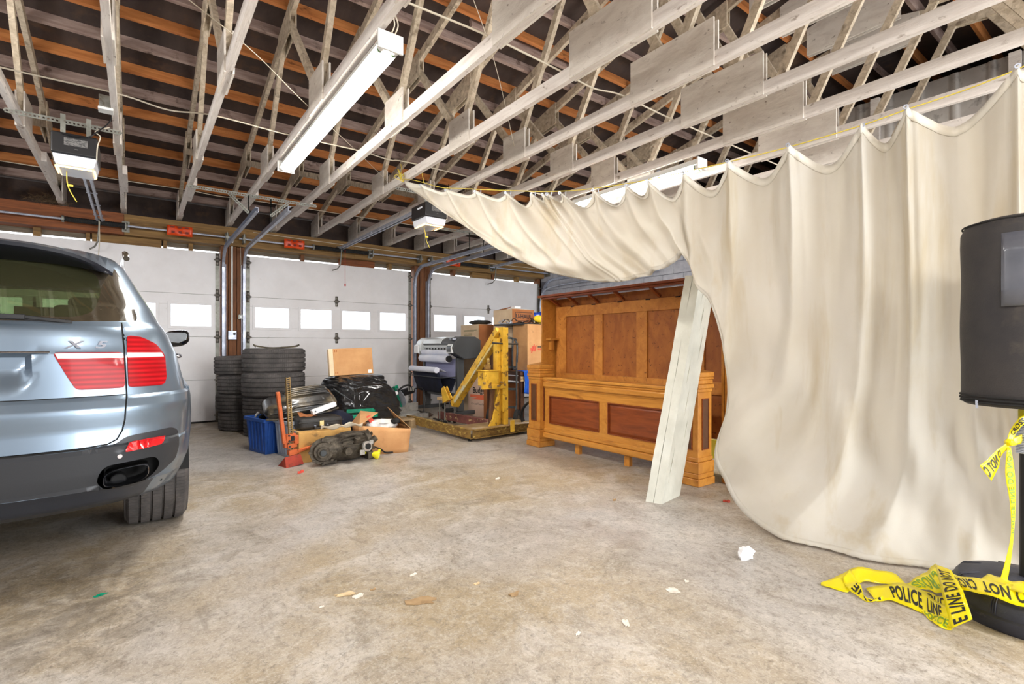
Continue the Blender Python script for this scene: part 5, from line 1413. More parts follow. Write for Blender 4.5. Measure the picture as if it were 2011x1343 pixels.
# ------------------------------------------------------------------ blue tote, clear tote
def tote(name, label, x, y, rz, w, d, h, m, rim=True):
    t = thing(name, label, 'storage box', (x, y, 0), rz)
    f = MB(); k = 0.86
    def ring(s, z, ins=0): a = w / 2 * s - ins; b = d / 2 * s - ins; return [(-a, -b, z), (a, -b, z), (a, b, z), (-a, b, z)]
    vs = ring(k, 0) + ring(1, h) + ring(1, h, .006) + ring(k, 0.008, .006)
    fs = [(0, 3, 2, 1)] + [(i, (i + 1) % 4, 4 + (i + 1) % 4, 4 + i) for i in range(4)] + [(4 + i, 4 + (i + 1) % 4, 8 + (i + 1) % 4, 8 + i) for i in range(4)] + [(8 + i, 8 + (i + 1) % 4, 12 + (i + 1) % 4, 12 + i) for i in range(4)] + [(12, 13, 14, 15)]
    f.add(vs, fs); f.build('tub', m, t, bevel=0.012)
    f = MB()
    for (x0, x1, y0, y1) in ((-w / 2 - .018, w / 2 + .018, -d / 2 - .018, -d / 2), (-w / 2 - .018, w / 2 + .018, d / 2, d / 2 + .018), (-w / 2 - .018, -w / 2, -d / 2, d / 2), (w / 2, w / 2 + .018, -d / 2, d / 2)): f.box(x0, x1, y0, y1, h - .03, h + .004)
    f.build('rim', m, t, bevel=0.004)
    for i in range(5):
        f = MB(); q = (i - 2) * d * 0.17; xx = w / 2 * (k + (1 - k) * 0.5)
        f.beam((-w / 2 * k - .003, q, 0.03), (-w / 2 - .003, q, h - .04), 0.02, 0.012, up=(1, 0, 0)); f.build('rib', m, t)
    for i in range(5):
        f = MB(); q = (i - 2) * w * 0.17; f.beam((q, -d / 2 * k - .003, 0.03), (q, -d / 2 - .003, h - .04), 0.02, 0.012, up=(0, 1, 0)); f.build('rib', m, t)
    return t
tote('storage_tote', 'blue plastic tote at the left end of the junk heap, in front of the tyres', 1.13, 5.80, 0.25, 0.30, 0.42, 0.36, M_blue)
tote('storage_tote', 'cloudy clear plastic tote with bags in it, beside the blue tote', 1.32, 5.43, 0.2, 0.32, 0.34, 0.36, M_clear)
random.seed(9)
def crumple(name, label, cat, c, r, mat, seed=0, n=(22, 12), amp=0.35, sq=(1, 1, 1), gloss=60, parent=None):
    f = MB()
    def fn(a, b):
        th = 2 * math.pi * a; ph = math.pi * (b * 0.98 + 0.01); d = V((math.cos(th) * math.sin(ph), math.sin(th) * math.sin(ph), math.cos(ph)))
        k = 1 + amp * noise.noise(d * 1.8 + V((seed, 0, 0))) + amp * 0.4 * noise.noise(d * 5 + V((0, seed, 0)))
        return V((d.x * r * sq[0] * k, d.y * r * sq[1] * k, d.z * r * sq[2] * k))
    f.grid(fn, n[0], n[1]); o = f.build(name, mat, parent, smooth=gloss, fix=True); o.location = c
    if not parent: tag(o, label, cat)
    return o
crumple('plastic_bag', 'crumpled pale bag filling the clear tote', 'bag', (1.32, 5.43, 0.25), 0.115, pm('pale_bag', (206, 212, 226), (180, 186, 204), sc=12, rough=0.3, bump=1.0, bsc=30), 2, sq=(.85, 1, .85))

# brown box + dark block that hold the tank up
carton('cardboard_box', 'small brown cardboard box under the left end of the black tank', (1.36, 5.98, 0), 0.1, 0.28, 0.30, 0.42, M_card_dk)
crumple('folded_cloth', 'dark navy cloth bunched under the black tank', 'cloth', (1.74, 5.66, 0.24), 0.18, M_navy, 5, sq=(1.3, 1, 0.85), amp=0.25)
# ------------------------------------------------------------------ black moulded tank
tk = thing('plastic_tank', 'large black moulded plastic tank with ribs, tilted on the junk heap', 'tank', (1.06, 5.72, 0.36), 0, rot=(R(12), R(-6), R(-6)))
def tankf(a, b):
    th = 2 * math.pi * a; L, D, Hh = 0.70, 0.50, 0.19
    e = lambda q, p: math.copysign(abs(q) ** p, q)
    ph = -math.pi / 2 + math.pi * b
    cx = e(math.cos(ph), 0.35); x = L / 2 * e(math.cos(th), 0.35) * cx; y = D / 2 * e(math.sin(th), 0.35) * cx; z = Hh / 2 * e(math.sin(ph), 0.55)
    zz = z
    if z > 0.02:
        if -0.12 < x < 0.30 and abs(y) < 0.19: zz += 0.022 + 0.010 * math.cos(y * 2 * math.pi / 0.075)
        if x < -0.2: zz -= 0.03
        zz -= 0.02 * max(0, -y - 0.12) / 0.1
    if abs(z) < 0.03: x *= 1.02; y *= 1.02
    return V((L / 2 + x, y, zz + 0.1))
f = MB(); f.grid(tankf, 120, 40); f.build('shell', M_tank, tk, smooth=55, fix=True)
for yy in (-0.12, -0.06, 0.0, 0.06, 0.12):
    f = MB(); f.tube(spline([(0.22, yy, 0.205), (0.28, yy, 0.227), (0.45, yy, 0.232), (0.58, yy, 0.228), (0.64, yy, 0.205)], 5), 0.010, 8); f.build('rib', M_tank, tk, smooth=60)
f = MB(); f.tube(spline([(0.0, -0.235, 0.06), (0.12, -0.262, 0.05), (0.35, -0.268, 0.045), (0.58, -0.262, 0.05), (0.70, -0.22, 0.06)], 6), 0.012, 8); f.build('seam_flange', M_tank, tk, smooth=60)
f = MB(); f.tube(spline([(0.04, -0.25, 0.11), (0.2, -0.262, 0.13), (0.32, -0.262, 0.155), (0.6, -0.262, 0.145), (0.68, -0.22, 0.12)], 6), 0.014, 8); f.build('step_rib', M_tank, tk, smooth=60)
# metal pole
f = MB(); f.tube([at_y(655, 763, 5.75), at_y(692, 789, 5.62)], 0.008, 8); tag(f.build('metal_rod', M_steeltube, None, smooth=60), 'thin grey rod leaning across the black wrapped bundle', 'rod')
# white bracket
t = thing('metal_bar', 'short white metal bar sticking out under the black tank', 'bar', at_y(612, 810, 5.1))
f = MB(); f.beam((0, 0, 0), (0.24, 0.04, 0.065), 0.05, 0.045); f.build('bar', M_white, t, bevel=0.005)
f = MB(); f.lathe([(0, -.003), (0.008, -.003), (0.008, .003), (0, .003)], 10, Matrix.Translation((0.03, -0.024, 0.01)) @ RT('X', 90)); f.build('bolt', M_steeltube, t)
# ------------------------------------------------------------------ box + briefcase
carton('cardboard_box', 'stained tan cardboard box under the black briefcase', (1.22, 4.98, 0), 0.02, 0.50, 0.25, 0.285, pm('stained_card', (208, 164, 96), (186, 140, 78), sc=5, rough=0.85, c3=(110, 84, 58), sc3=9, lo3=0.6, hi3=0.72))
f = MB(); f.grid(lambda a, b: (1.42 + 0.40 * a, 4.975 + 0.03 * math.sin(a * 12) - 0.012 * b, 0.30 + 0.035 * b + 0.012 * math.sin(a * 17 + b * 2)), 20, 4)
tag(f.build('plastic_sheet', M_tapeclear, None, smooth=60, solid=0.006, fix='open'), 'crumpled clear plastic draped over the edge of the stained box', 'plastic')
bc = thing('briefcase', 'black leather briefcase lying flat with a brass clasp and handle', 'briefcase', (1.24, 5.06, 0.292), 0.02)
f = MB()
def bcf(a, b):
    th = 2 * math.pi * a; e = lambda q, p: math.copysign(abs(q) ** p, q); ph = -math.pi / 2 + math.pi * b
    c = e(math.cos(ph), .3); return V((0.215 + 0.215 * e(math.cos(th), .3) * c, 0.14 + 0.14 * e(math.sin(th), .3) * c, 0.058 + 0.058 * e(math.sin(ph), .4)))
f.grid(bcf, 60, 20); f.build('case', M_leather, bc, smooth=50, fix=True)
f = MB(); f.tube(spline([(0.0, 0.0, 0.075), (0.2, -0.006, 0.072), (0.43, 0.0, 0.075)], 6), 0.006, 6); f.build('flap_edge', M_leather, bc, smooth=60)
f = MB(); f.tube(spline([(0.15, -0.006, 0.035), (0.145, -0.035, 0.02), (0.21, -0.045, 0.015), (0.275, -0.035, 0.02), (0.27, -0.006, 0.035)], 6), 0.008, 8); f.build('handle', M_leather, bc, smooth=60)
f = MB(); f.box(0.19, 0.235, -0.012, 0.004, 0.03, 0.085); f.build('clasp', pm('brass', (190, 170, 120), rough=0.3, metal=1.0), bc, bevel=0.004)
for xx in (0.15, 0.27): f = MB(); f.lathe([(0, -.004), (0.010, -.004), (0.010, .004), (0, .004)], 12, Matrix.Translation((xx, -0.004, 0.035)) @ RT('X', 90)); f.build('handle_stud', M_galv, bc)
f = MB(); f.grid(lambda a, b: (0.04 + 0.16 * a, 0.10 + 0.1 * b, 0.118 + 0.035 * (1 - a) * b + 0.006 * math.sin(a * 9)), 10, 4); f.build('curled_paper', M_card_dk, bc, solid=0.002, fix='open')

# ------------------------------------------------------------------ high lift jack
jk = thing('lift_jack', 'orange high lift jack with a long punched bar standing upright', 'jack', (1.155, 4.93, 0), 0.25, rot=(R(2), R(-4), R(15)))
f = MB(); f.add([(-.085, -.02, 0), (.085, -.02, 0), (.085, .12, 0), (-.085, .12, 0), (-.085, -.045, .005), (.085, -.045, .005), (.075, -.01, .10), (-.075, -.01, .10), (-.07, .10, .012), (.07, .10, .012)], [(0, 3, 2, 1), (4, 5, 6, 7), (0, 1, 5, 4), (7, 6, 9, 8), (1, 2, 9, 6), (0, 7, 8, 3), (2, 3, 8, 9), (0, 4, 7), (1, 6, 5)]); f.build('base_plate', M_jack_red, jk, bevel=0.003)
f = MB()
for xx in (-.016, .016): f.box(xx - .004, xx + .004, 0.0, 0.022, 0.08, 0.82)
for k in range(37): f.box(-.014, .014, 0.004, 0.018, 0.08 + 0.02 * k + .006, 0.08 + 0.02 * k + .014)
f.build('punched_bar', M_jack_bar, jk)
f = MB(); f.box(-.045, .045, -.02, .04, 0.17, 0.21); f.box(-.052, .04, -.016, .036, 0.225, 0.30); f.box(-.07, -.045, -.01, .03, 0.18, 0.25); f.box(0.02, .06, -.025, .03, 0.20, 0.28); f.build('runner', M_jack_or, jk, bevel=0.006)
f = MB(); f.box(-.012, .018, -.022, -.014, 0.235, 0.28); f.build('runner_window', M_rubber, jk)
f = MB(); f.beam((0.03, 0.01, 0.115), (0.20, 0.02, 0.135), 0.04, 0.022); f.box(-.03, .05, -.01, .035, 0.10, 0.15); f.build('lifting_nose', M_jack_or, jk, bevel=0.004)
f = MB(); f.beam((-.062, 0.008, 0.22), (-.098, 0.012, 0.70), 0.034, 0.030, up=(0, 1, 0)); f.build('handle', M_jack_or, jk, bevel=0.008, bseg=3)
for z in (0.19, 0.24, 0.29): f = MB(); f.lathe([(0, -.006), (0.009, -.006), (0.009, .006), (0, .006)], 8, Matrix.Translation((-.03, -.022, z)) @ RT('X', 90)); f.build('bolt', M_steeltube, jk)

# ------------------------------------------------------------------ gearbox
gb = thing('transfer_case', 'greasy cast metal gearbox with a round flange lying on the floor', 'gearbox', (1.37, 4.78, 0.0), 0.12)
def knob(f, c, ax, r, h, n=18, r2=None):
    M = frame(c, V(ax).orthogonal(), ax); f.lathe([(0, -h / 2), (r, -h / 2), (r2 or r, h / 2), (0, h / 2)], n, M)
f = MB(); knob(f, (0.02, 0.0, 0.13), (-.35, -1, .05), 0.118, 0.05, 26, 0.125); knob(f, (0.005, -0.035, 0.13), (-.35, -1, .05), 0.095, 0.05, 26, 0.085)
f.build('end_housing', M_alu, gb, bevel=0.006)
f = MB(); knob(f, (-0.008, -0.062, 0.13), (-.35, -1, .05), 0.052, 0.05, 22); f.build('bearing_ring', M_alu, gb, bevel=0.004)
f = MB(); knob(f, (-0.02, -0.088, 0.13), (-.35, -1, .05), 0.028, 0.035, 18); f.build('output_shaft', M_steeltube, gb, bevel=0.004)
for k in range(8):
    a = 2 * math.pi * k / 8; f = MB(); c = V((0.0 + 0.112 * math.cos(a) * 0.94, -0.03 - 0.038 * math.cos(a), 0.13 + 0.112 * math.sin(a))); knob(f, c, (-.35, -1, .05), 0.012, 0.05, 8); f.build('bolt_boss', M_alu, gb)
f = MB(); f.lathe([(0.10, 0), (0.12, 0.04), (0.115, 0.12), (0.135, 0.20), (0.14, 0.30), (0.125, 0.36), (0.09, 0.40), (0.12, 0.41), (0.125, 0.45), (0.08, 0.50)], 26, frame((0.03, 0.02, 0.14), (0, 0, 1), (1, 0.12, -0.02))); f.build('main_housing', M_alu, gb, smooth=35)
for k in range(9):
    a = 2 * math.pi * k / 9
    f = MB(); d = V((0, math.cos(a), math.sin(a))); f.beam(V((0.42, 0.06, 0.14)) + d * 0.06, V((0.52, 0.07, 0.14)) + d * 0.115, 0.012, 0.04, up=d); f.build('cooling_rib', M_alu, gb)
for k in range(4):
    f = MB(); z = 0.17 + 0.026 * k; f.beam((0.16, -0.115 + .02 * k, z), (0.40, -0.10 + .02 * k, z + .004), 0.014, 0.012); f.build('cooling_rib', M_alu, gb, bevel=0.002)
f = MB(); f.add([(0.08, 0, 0.22), (0.20, -0.03, 0.26), (0.40, 0, 0.275), (0.42, 0.12, 0.26), (0.1, 0.12, 0.22), (0.08, 0, 0.15), (0.20, -0.08, 0.15), (0.40, -0.08, 0.15), (0.42, 0.12, 0.15), (0.1, 0.12, 0.15)], [(0, 1, 2, 3, 4), (0, 5, 6, 1), (1, 6, 7, 2), (2, 7, 8, 3), (3, 8, 9, 4), (4, 9, 5, 0)]); f.build('top_housing', M_alu, gb, bevel=0.01)
knobs = MB(); knob(knobs, (0.30, -0.10, 0.21), (0, -.6, 1), 0.03, 0.06); knob(knobs, (0.20, -0.12, 0.12), (0, -1, 0), 0.035, 0.05); knob(knobs, (0.50, -0.06, 0.19), (.6, -.4, .6), 0.03, 0.05); knobs.build('port', M_alu, gb, bevel=0.003)
f = MB(); knob(f, (0.385, -0.135, 0.145), (0.2, -1, .15), 0.05, 0.03, 22); f.build('flange_plate', M_alu_lt, gb, bevel=0.004)
f = MB(); f.cbox((0.335, -0.14, 0.095), (0.05, 0.02, 0.05)); f.cbox((0.43, -0.135, 0.18), (0.04, 0.02, 0.04)); f.build('flange_ear', M_alu_lt, gb, bevel=0.006)
f = MB(); knob(f, (0.388, -0.156, 0.148), (0.2, -1, .15), 0.028, 0.01, 18); f.build('flange_hole', M_rubber, gb)
f = MB(); f.cbox((0.46, -0.02, 0.035), (0.06, 0.1, 0.07)); f.cbox((0.10, 0.03, 0.04), (0.1, 0.08, 0.08)); f.build('foot_lug', M_alu, gb, bevel=0.01)
f = MB(); f.tube(spline([(0.53, 0.02, 0.10), (0.60, 0.0, 0.07), (0.66, 0.0, 0.025), (0.76, 0.02, 0.012)], 5), 0.008, 6); f.build('wire_tail', M_rubber, gb, smooth=60)

# ------------------------------------------------------------------ open carton with things in it
oc = thing('open_box', 'open tan cardboard box with one torn red printed flap, right of the gearbox', 'box', (1.80, 5.0, 0), 0.0)
c0 = [V((0.02, -0.05, 0)), V((0.47, -0.14, 0)), V((0.60, 0.22, 0)), V((0.10, 0.36, 0))]
c1 = [V((0.0, -0.02, 0.30)), V((0.50, -0.14, 0.24)), V((0.52, 0.25, 0.27)), V((0.05, 0.36, 0.28))]
f = MB()
for i in range(4):
    j = (i + 1) % 4; f.grid(lambda a, b, i=i, j=j: (c0[i].lerp(c0[j], a)).lerp(c1[i].lerp(c1[j], a), b) + V((0, 0, 0)) + (c0[j] - c0[i]).cross(V((0, 0, 1))).normalized() * (0.022 * math.sin(a * 3.14) * math.sin(b * 2.6 + .2)), 8, 6)
f.build('side_wall', M_card, oc, smooth=40, solid=0.005, fix='open')
f = MB(); f.add(c0, [(0, 1, 2, 3)]); f.build('bottom', M_card, oc)
f = MB(); f.add([c1[0], c1[3], c1[3] + V((0.10, 0.0, 0.12)), c1[0] + V((0.25, 0.14, 0.10))], [(0, 1, 2, 3)]); fp = f.build('flap', M_card, oc, solid=0.004)
f = MB(); f.add([c1[2], c1[1], c1[1] + V((-0.03, 0.06, 0.05)), c1[2] + V((-0.10, 0.02, 0.16))], [(0, 1, 2, 3)]); f.build('flap', M_card, oc, solid=0.004)
f = MB(); f.add([(0.115, 0.10, 0.37), (0.165, 0.12, 0.385), (0.19, 0.09, 0.325), (0.14, 0.06, 0.305)], [(0, 1, 2, 3)]); f.build('printed_label', M_ink_red, oc, solid=0.002)
crumple('rag', 'white bundled rag sticking out of the open cardboard box', 'cloth', (2.08, 5.10, 0.27), 0.10, pm('white_rag', (236, 234, 230), (214, 210, 204), sc=10, rough=0.9, bump=0.8, bsc=30), 7, sq=(1.5, 1, .6))
crumple('rubber_part', 'small black rubber part on top of the white rag', 'car part', (2.20, 5.02, 0.31), 0.04, M_rubber, 3, sq=(1.3, 1, .7))
# funnel
fn = thing('funnel', 'bright yellow plastic funnel lying on its side on the floor', 'funnel', tuple(at_z(745, 900)), 0, rot=(R(0), R(78), R(150)))
fn.location.z = 0.030
f = MB(); f.lathe([(0.052, 0.0), (0.050, 0.012), (0.016, 0.075), (0.010, 0.14), (0.008, 0.14), (0.013, 0.075), (0.046, 0.012), (0.049, 0.0)], 24, closed=True); f.build('cone', M_yellowp, fn, smooth=40)
f = MB(); f.box(-0.06, -0.048, -0.012, 0.012, 0.0, 0.02); f.build('hanging_tab', M_yellowp, fn)

# ------------------------------------------------------------------ pallet with the wrapped bundle
pl = thing('pallet', 'wooden pallet on the floor under the black wrapped bundle', 'pallet', (1.95, 6.05, 0), 0.0)
pv = [(0, 0), (1.05, 0.0)]
pl.location = (2.02, 6.02, 0); pl.rotation_euler = (0, 0, 0.22)
for k in range(6):
    f = MB(); f.box(0, 1.05, 0.02 + 0.165 * k, 0.12 + 0.165 * k, 0.105, 0.125); f.build('deck_board', M_pallet, pl)
for xx in (0, 0.48, 0.96):
    f = MB(); f.box(xx, xx + 0.09, 0, 0.95, 0.02, 0.105); f.build('stringer', M_pallet, pl)
for k in range(3):
    f = MB(); f.box(0, 1.05, 0.0 + 0.42 * k, 0.10 + 0.42 * k, 0.0, 0.02); f.build('bottom_board', M_pallet, pl)
bd = thing('wrapped_bundle', 'big bundle wrapped in shiny black film with green tape, on the pallet', 'bundle', (2.02, 6.02, 0.125), 0.22)
def bun(a, b):
    th = 2 * math.pi * a; e = lambda q, p: math.copysign(abs(q) ** p, q); ph = -math.pi / 2 + math.pi * b
    c = e(math.cos(ph), .22); z = 0.30 + 0.30 * e(math.sin(ph), .45)
    taper = 1 - 0.30 * max(0, (z - 0.25)) / 0.35
    x = 0.47 + 0.47 * e(math.cos(th), .40) * c * taper - 0.10 * (z / 0.6); y = 0.44 + 0.40 * e(math.sin(th), .45) * c * taper
    p = V((x, y, z)); 
    k = 0.022 * noise.noise(V((p.x * 4, p.y * 4, p.z * 13))) + 0.018 * noise.noise(V((p.x * 9, p.y * 9, p.z * 34 + p.x * 12)))
    d = V((math.cos(th), math.sin(th), 0.2)); return p + d * k * 1.5
f = MB(); f.grid(bun, 150, 70); f.build('film', M_bin, bd, smooth=70, fix=True)
def surf_patch(x0, x1, z0, z1):
    def fn(a, b):
        x = x0 + (x1 - x0) * a; z = z0 + (z1 - z0) * b - 0.02 * a
        return V((x, 0.035 - 0.020 * math.sin(a * 3) + 0.006 * noise.noise(V((x * 14, z * 40, 0))), z))
    return fn
for (x0, x1, z0, z1) in ((0.02, 0.42, 0.17, 0.215), (0.04, 0.46, 0.10, 0.145)):
    f = MB(); f.grid(surf_patch(x0, x1, z0, z1), 24, 5); f.build('tape_band', M_greentape, bd, smooth=60, solid=0.004, fix='open')
fb_ = thing('flat_box', 'flat tan cardboard box leaning upright on the black bundle', 'box', tuple(at_y(657, 738, 6.45)), 0.0, rot=(R(-8), R(-2), R(-4)))
f = MB(); f.box(0, 0.50, 0, 0.085, 0, 0.345); f.build('carton_body', M_card, fb_, bevel=0.004)
f = MB(); f.box(-0.055, 0.0, 0.0, 0.085, 0.0, 0.345); f.build('white_side', M_card_pale, fb_, bevel=0.003)
f = MB(); f.box(0.43, 0.475, -0.002, 0, 0.01, 0.055); f.build('shipping_label', M_white, fb_)
for x0, z0 in ((0.015, 0.30), (0.012, 0.02)):
    for k in range(2): f = MB(); f.box(x0 + .022 * k, x0 + 0.014 + .022 * k, -0.0015, 0, z0, z0 + 0.03); f.build('printed_mark', M_card_dk, fb_)
onface(fb_, '↑↑', 0.03, (0.03, -0.003, 0.32), (1, 0, 0), M_ink_blk) if False else None
# black crate between the briefcase and the box
cr_ = thing('crate', 'low black plastic crate behind the gearbox, holding rusty parts', 'crate', (1.83, 5.40, 0), 0.05)
for (x0, x1, y0, y1) in ((0, 0.5, 0, 0.012), (0, 0.5, 0.33, 0.342), (0, 0.012, 0, 0.34), (0.488, 0.5, 0, 0.34)):
    f = MB(); f.box(x0, x1, y0, y1, 0.0, 0.24); f.build('side_wall', M_black, cr_)
for z in (0.06, 0.12, 0.18): f = MB(); f.box(-.004, 0.504, -0.006, 0.0, z, z + 0.02); f.build('rib', M_black, cr_)
f = MB(); f.box(0, .5, 0, .34, 0, 0.01); f.build('bottom', M_black, cr_)
crumple('rusty_part', 'rusty brown lump of metal lying in the black crate', 'car part', (2.02, 5.54, 0.19), 0.09, pm('rust', (120, 84, 56), (80, 54, 38), sc=20, rough=0.8, bump=0.6), 8, sq=(1.3, 1, .8))
# metal fitting sticking out by the tyres
hf = thing('tow_fitting', 'black and steel clamp fitting with a cable loop above the blue tote', 'fitting', tuple(at_y(512, 818, 6.0)))
f = MB(); f.beam((-0.06, 0, 0.0), (-0.02, 0, 0.05), 0.04, 0.018); f.build('plate', M_alu_lt, hf, bevel=0.003)
f = MB(); f.tube([(-0.02, 0, -0.005), (0.13, 0, 0.005)], 0.018, 10); knob(f, (0.02, 0, -0.005), (1, 0, 0), 0.03, 0.04); f.build('barrel', M_rubber, hf, smooth=40)
f = MB(); f.tube(spline([(0.0, 0, 0.0), (-0.03, 0, -0.06), (-0.01, 0, -0.10), (0.02, 0, -0.05), (0.03, 0, -0.0)], 5), 0.005, 6); f.build('cable_loop', M_galv, hf, smooth=60)

# ------------------------------------------------------------------ mitre saw
ms = thing('mitre_saw', 'mitre saw with green case and steel blade on the floor by the door', 'saw', (3.04, 6.80, 0), 0.15)
f = MB(); f.lathe([(0, -.10), (0.20, -.10), (0.20, 0), (0, 0)], 28, Matrix.Translation((0.22, 0.15, 0.12))); f.box(-0.08, 0.52, 0.0, 0.10, 0.02, 0.09); f.build('base', M_alu_lt, ms, bevel=0.006)
f = MB(); f.box(-0.02, 0.48, 0.22, 0.25, 0.12, 0.24); f.build('fence', M_alu_lt, ms, bevel=0.004)
f = MB(); f.lathe([(0, -.002), (0.15, -.002), (0.15, .002), (0, .002)], 36, Matrix.Translation((0.12, 0.18, 0.34)) @ RT('Y', 70)); f.build('blade', M_galv, ms)
f = MB()
arc = [(0.17 * math.cos(a), 0.17 * math.sin(a)) for a in [math.pi * k / 14 for k in range(15)]]
f.prism(arc, -0.03, 0.03, Matrix.Translation((0.12, 0.18, 0.36)) @ RT('Y', 70) @ RT('Z', 0)); f.build('guard', M_greentape, ms, bevel=0.006)
f = MB(); f.tube([(0.15, 0.18, 0.40), (0.38, 0.22, 0.44)], 0.055, 18); f.build('motor', M_black, ms, bevel=0.006)
for k in range(4): f = MB(); f.tube([(0.24 + .03 * k, 0.125, 0.43), (0.26 + .03 * k, 0.14, 0.485)], 0.006, 6); f.build('vent_rib', M_alu_lt, ms)
f = MB(); f.tube(spline([(0.05, 0.12, 0.40), (0.02, 0.05, 0.46), (0.08, 0.0, 0.52), (0.18, 0.02, 0.53), (0.26, 0.10, 0.50)], 6), 0.014, 8); f.build('handle', M_black, ms, smooth=60)
f = MB(); f.beam((0.22, 0.33, 0.10), (0.26, 0.30, 0.44), 0.06, 0.06); f.build('arm', M_alu_lt, ms, bevel=0.01)
f = MB(); f.tube(spline([(0.38, 0.22, 0.44), (0.50, 0.15, 0.46), (0.52, 0.10, 0.30), (0.44, 0.02, 0.12)], 6), 0.008, 6); f.build('power_lead', M_black, ms, smooth=60)
f = MB(); f.lathe([(0.012, -.03), (0.03, -.02), (0.03, .02), (0.012, .03)], 14, Matrix.Translation((-0.02, 0.06, 0.42)) @ RT('X', 60)); f.build('knob', M_white, ms, smooth=40)
# bits of scrap around the saw
random.seed(21)
for i, (u, v, lab) in enumerate(((822, 826, 'dark scrap of timber lying left of the maroon rail'), (845, 818, 'flat dark offcut behind the hoist rail'), (868, 828, 'rusty scrap lying against the maroon rail end'), (835, 812, 'thin dark lath lying by the mitre saw'))):
    p = at_z(u, v); t = thing('scrap_piece', lab, 'scrap', (p.x, p.y, 0.0), random.uniform(0, 3))
    for k in range(3):
        f = MB(); a = random.uniform(-.5, .5); f.beam((-0.13, 0.04 * k, 0.012 + .012 * k), (0.13, 0.04 * k + a * .1, 0.012 + .014 * k), 0.035, 0.014); f.build('piece', (M_dkwood, M_greywood, M_alu)[k], t)

# ------------------------------------------------------------------ large format printer
pr = thing('large_printer', 'large format roll printer with dark end case and white paper rolls on its stand', 'printer', (3.80, 6.58, 0), 0)
# local: y away along its length (0 near end .. 1.32), x 0 = front face, positive to the back
f = MB()
prof = [(0.10, 0.96), (0.03, 1.00), (0.0, 1.08), (0.05, 1.19), (0.14, 1.25), (0.40, 1.25), (0.50, 1.20), (0.50, 0.92), (0.20, 0.90)]
MX = Matrix(((1, 0, 0, 0), (0, 0, 1, 0), (0, 1, 0, 0), (0, 0, 0, 1)))
f.prism(prof, 0.0, 0.20, MX); f.build('end_case', M_prn_dk, pr, bevel=0.014, bseg=3)
f = MB(); f.prism([(x + (0.01 if x < .1 else 0), z - 0.004) for x, z in prof], 1.14, 1.32, MX); f.build('far_end_case', M_prn_lt, pr, bevel=0.012, bseg=3)
f = MB(); f.prism([(0.12, 1.10), (0.07, 1.14), (0.10, 1.20), (0.18, 1.24), (0.40, 1.24), (0.48, 1.19), (0.48, 1.0), (0.30, 0.98)], 0.20, 1.14, MX); f.build('body', M_prn_dk, pr, bevel=0.008)
f = MB(); f.prism([(0.060, 1.145), (0.095, 1.215), (0.18, 1.25), (0.34, 1.252), (0.34, 1.245), (0.18, 1.238), (0.105, 1.205), (0.075, 1.14)], 0.50, 1.16, MX); f.build('lid', M_prn_lt, pr, bevel=0.003)
f = MB(); f.prism([(0.09, 1.07), (0.07, 1.09), (0.10, 1.12), (0.14, 1.10)], 0.20, 1.14, MX); f.build('front_bar', M_prn_lt, pr, bevel=0.004)
f = MB(); f.prism([(-0.012, 1.00), (-0.014, 1.09), (0.02, 1.135), (0.03, 1.13), (0.03, 0.99)], 0.03, 0.18, MX); q = f.build('cartridge_door', M_prn_lt, pr, bevel=0.01)
f = MB(); f.prism([(-0.018, 1.015), (-0.020, 1.085), (-0.005, 1.11), (0.0, 1.01)], 0.045, 0.165, MX); f.build('dark_recess', M_prn_dk, q, bevel=0.006)
f = MB(); f.prism([(-0.005, 0.985), (-0.006, 1.11), (0.02, 1.13), (0.03, 0.98)], 1.16, 1.31, MX); f.build('far_door', M_white, pr, bevel=0.006)
f = MB(); f.box(0.03, 0.09, 0.05, 0.15, 1.198, 1.225); q = f.build('control_panel', M_galv, pr, bevel=0.004)
f = MB(); f.box(0.025, 0.06, 0.075, 0.12, 1.20, 1.232); f.build('display', M_gloss_black, q)
for z, x, r_ in ((1.005, 0.08, 0.045), (0.905, 0.05, 0.06)):
    f = MB(); f.tube([(x, 0.22, z), (x, 1.13, z)], r_, 26); f.build('paper_roll', M_paper, pr, smooth=40)
for yy in (0.215, 1.135): f = MB(); f.tube([(0.05, yy - 0.02, 0.905), (0.05, yy + .02, 0.905)], 0.05, 16); f.build('roll_holder', M_black, pr, smooth=40)
for k in range(9): f = MB(); f.box(0.083, 0.09, 0.24 + .1 * k, 0.27 + .1 * k, 1.055, 1.068); f.build('guide_tab', M_prn_lt, pr)
f = MB(); f.grid(lambda a, b: (0.07 - 0.18 * (1 - b) - 0.05 * math.sin(b * 3.1), 0.30 + 0.86 * a, 0.72 + 0.05 * math.sin(b * 3.3 + .3) ), 3, 14); f.build('output_sheet', M_paper, pr, smooth=60, solid=0.002, fix='open')
f = MB(); f.tube([(-0.12, 0.28, 0.735), (-0.12, 1.18, 0.735)], 0.045, 20); f.build('output_roll', M_paper, pr, smooth=40)
f = MB(); f.grid(lambda a, b: (-0.10 + 0.32 * b, 0.24 + 0.92 * a, 0.70 - 0.34 * math.sin(b * 3.14) ** 0.8), 6, 16); f.build('catch_cloth', M_navy, pr, smooth=60, solid=0.003, fix='open')
for yy in (0.10, 1.20):
    f = MB(); f.box(0.14, 0.26, yy, yy + 0.07, 0.10, 0.92); f.build('stand_leg', M_prn_dk, pr, bevel=0.01)
    f = MB(); f.box(-0.10, 0.56, yy, yy + 0.07, 0.045, 0.10); f.build('stand_foot', M_prn_dk, pr, bevel=0.01)
    for xx in (-0.07, 0.53): f = MB(); f.tube([(xx, yy + .02, 0.026), (xx, yy + .05, 0.026)], 0.026, 14); f.build('castor', M_rubber, pr, smooth=40)
f = MB(); f.box(0.18, 0.22, 0.15, 1.22, 0.30, 0.36); f.build('cross_bar', M_prn_dk, pr)
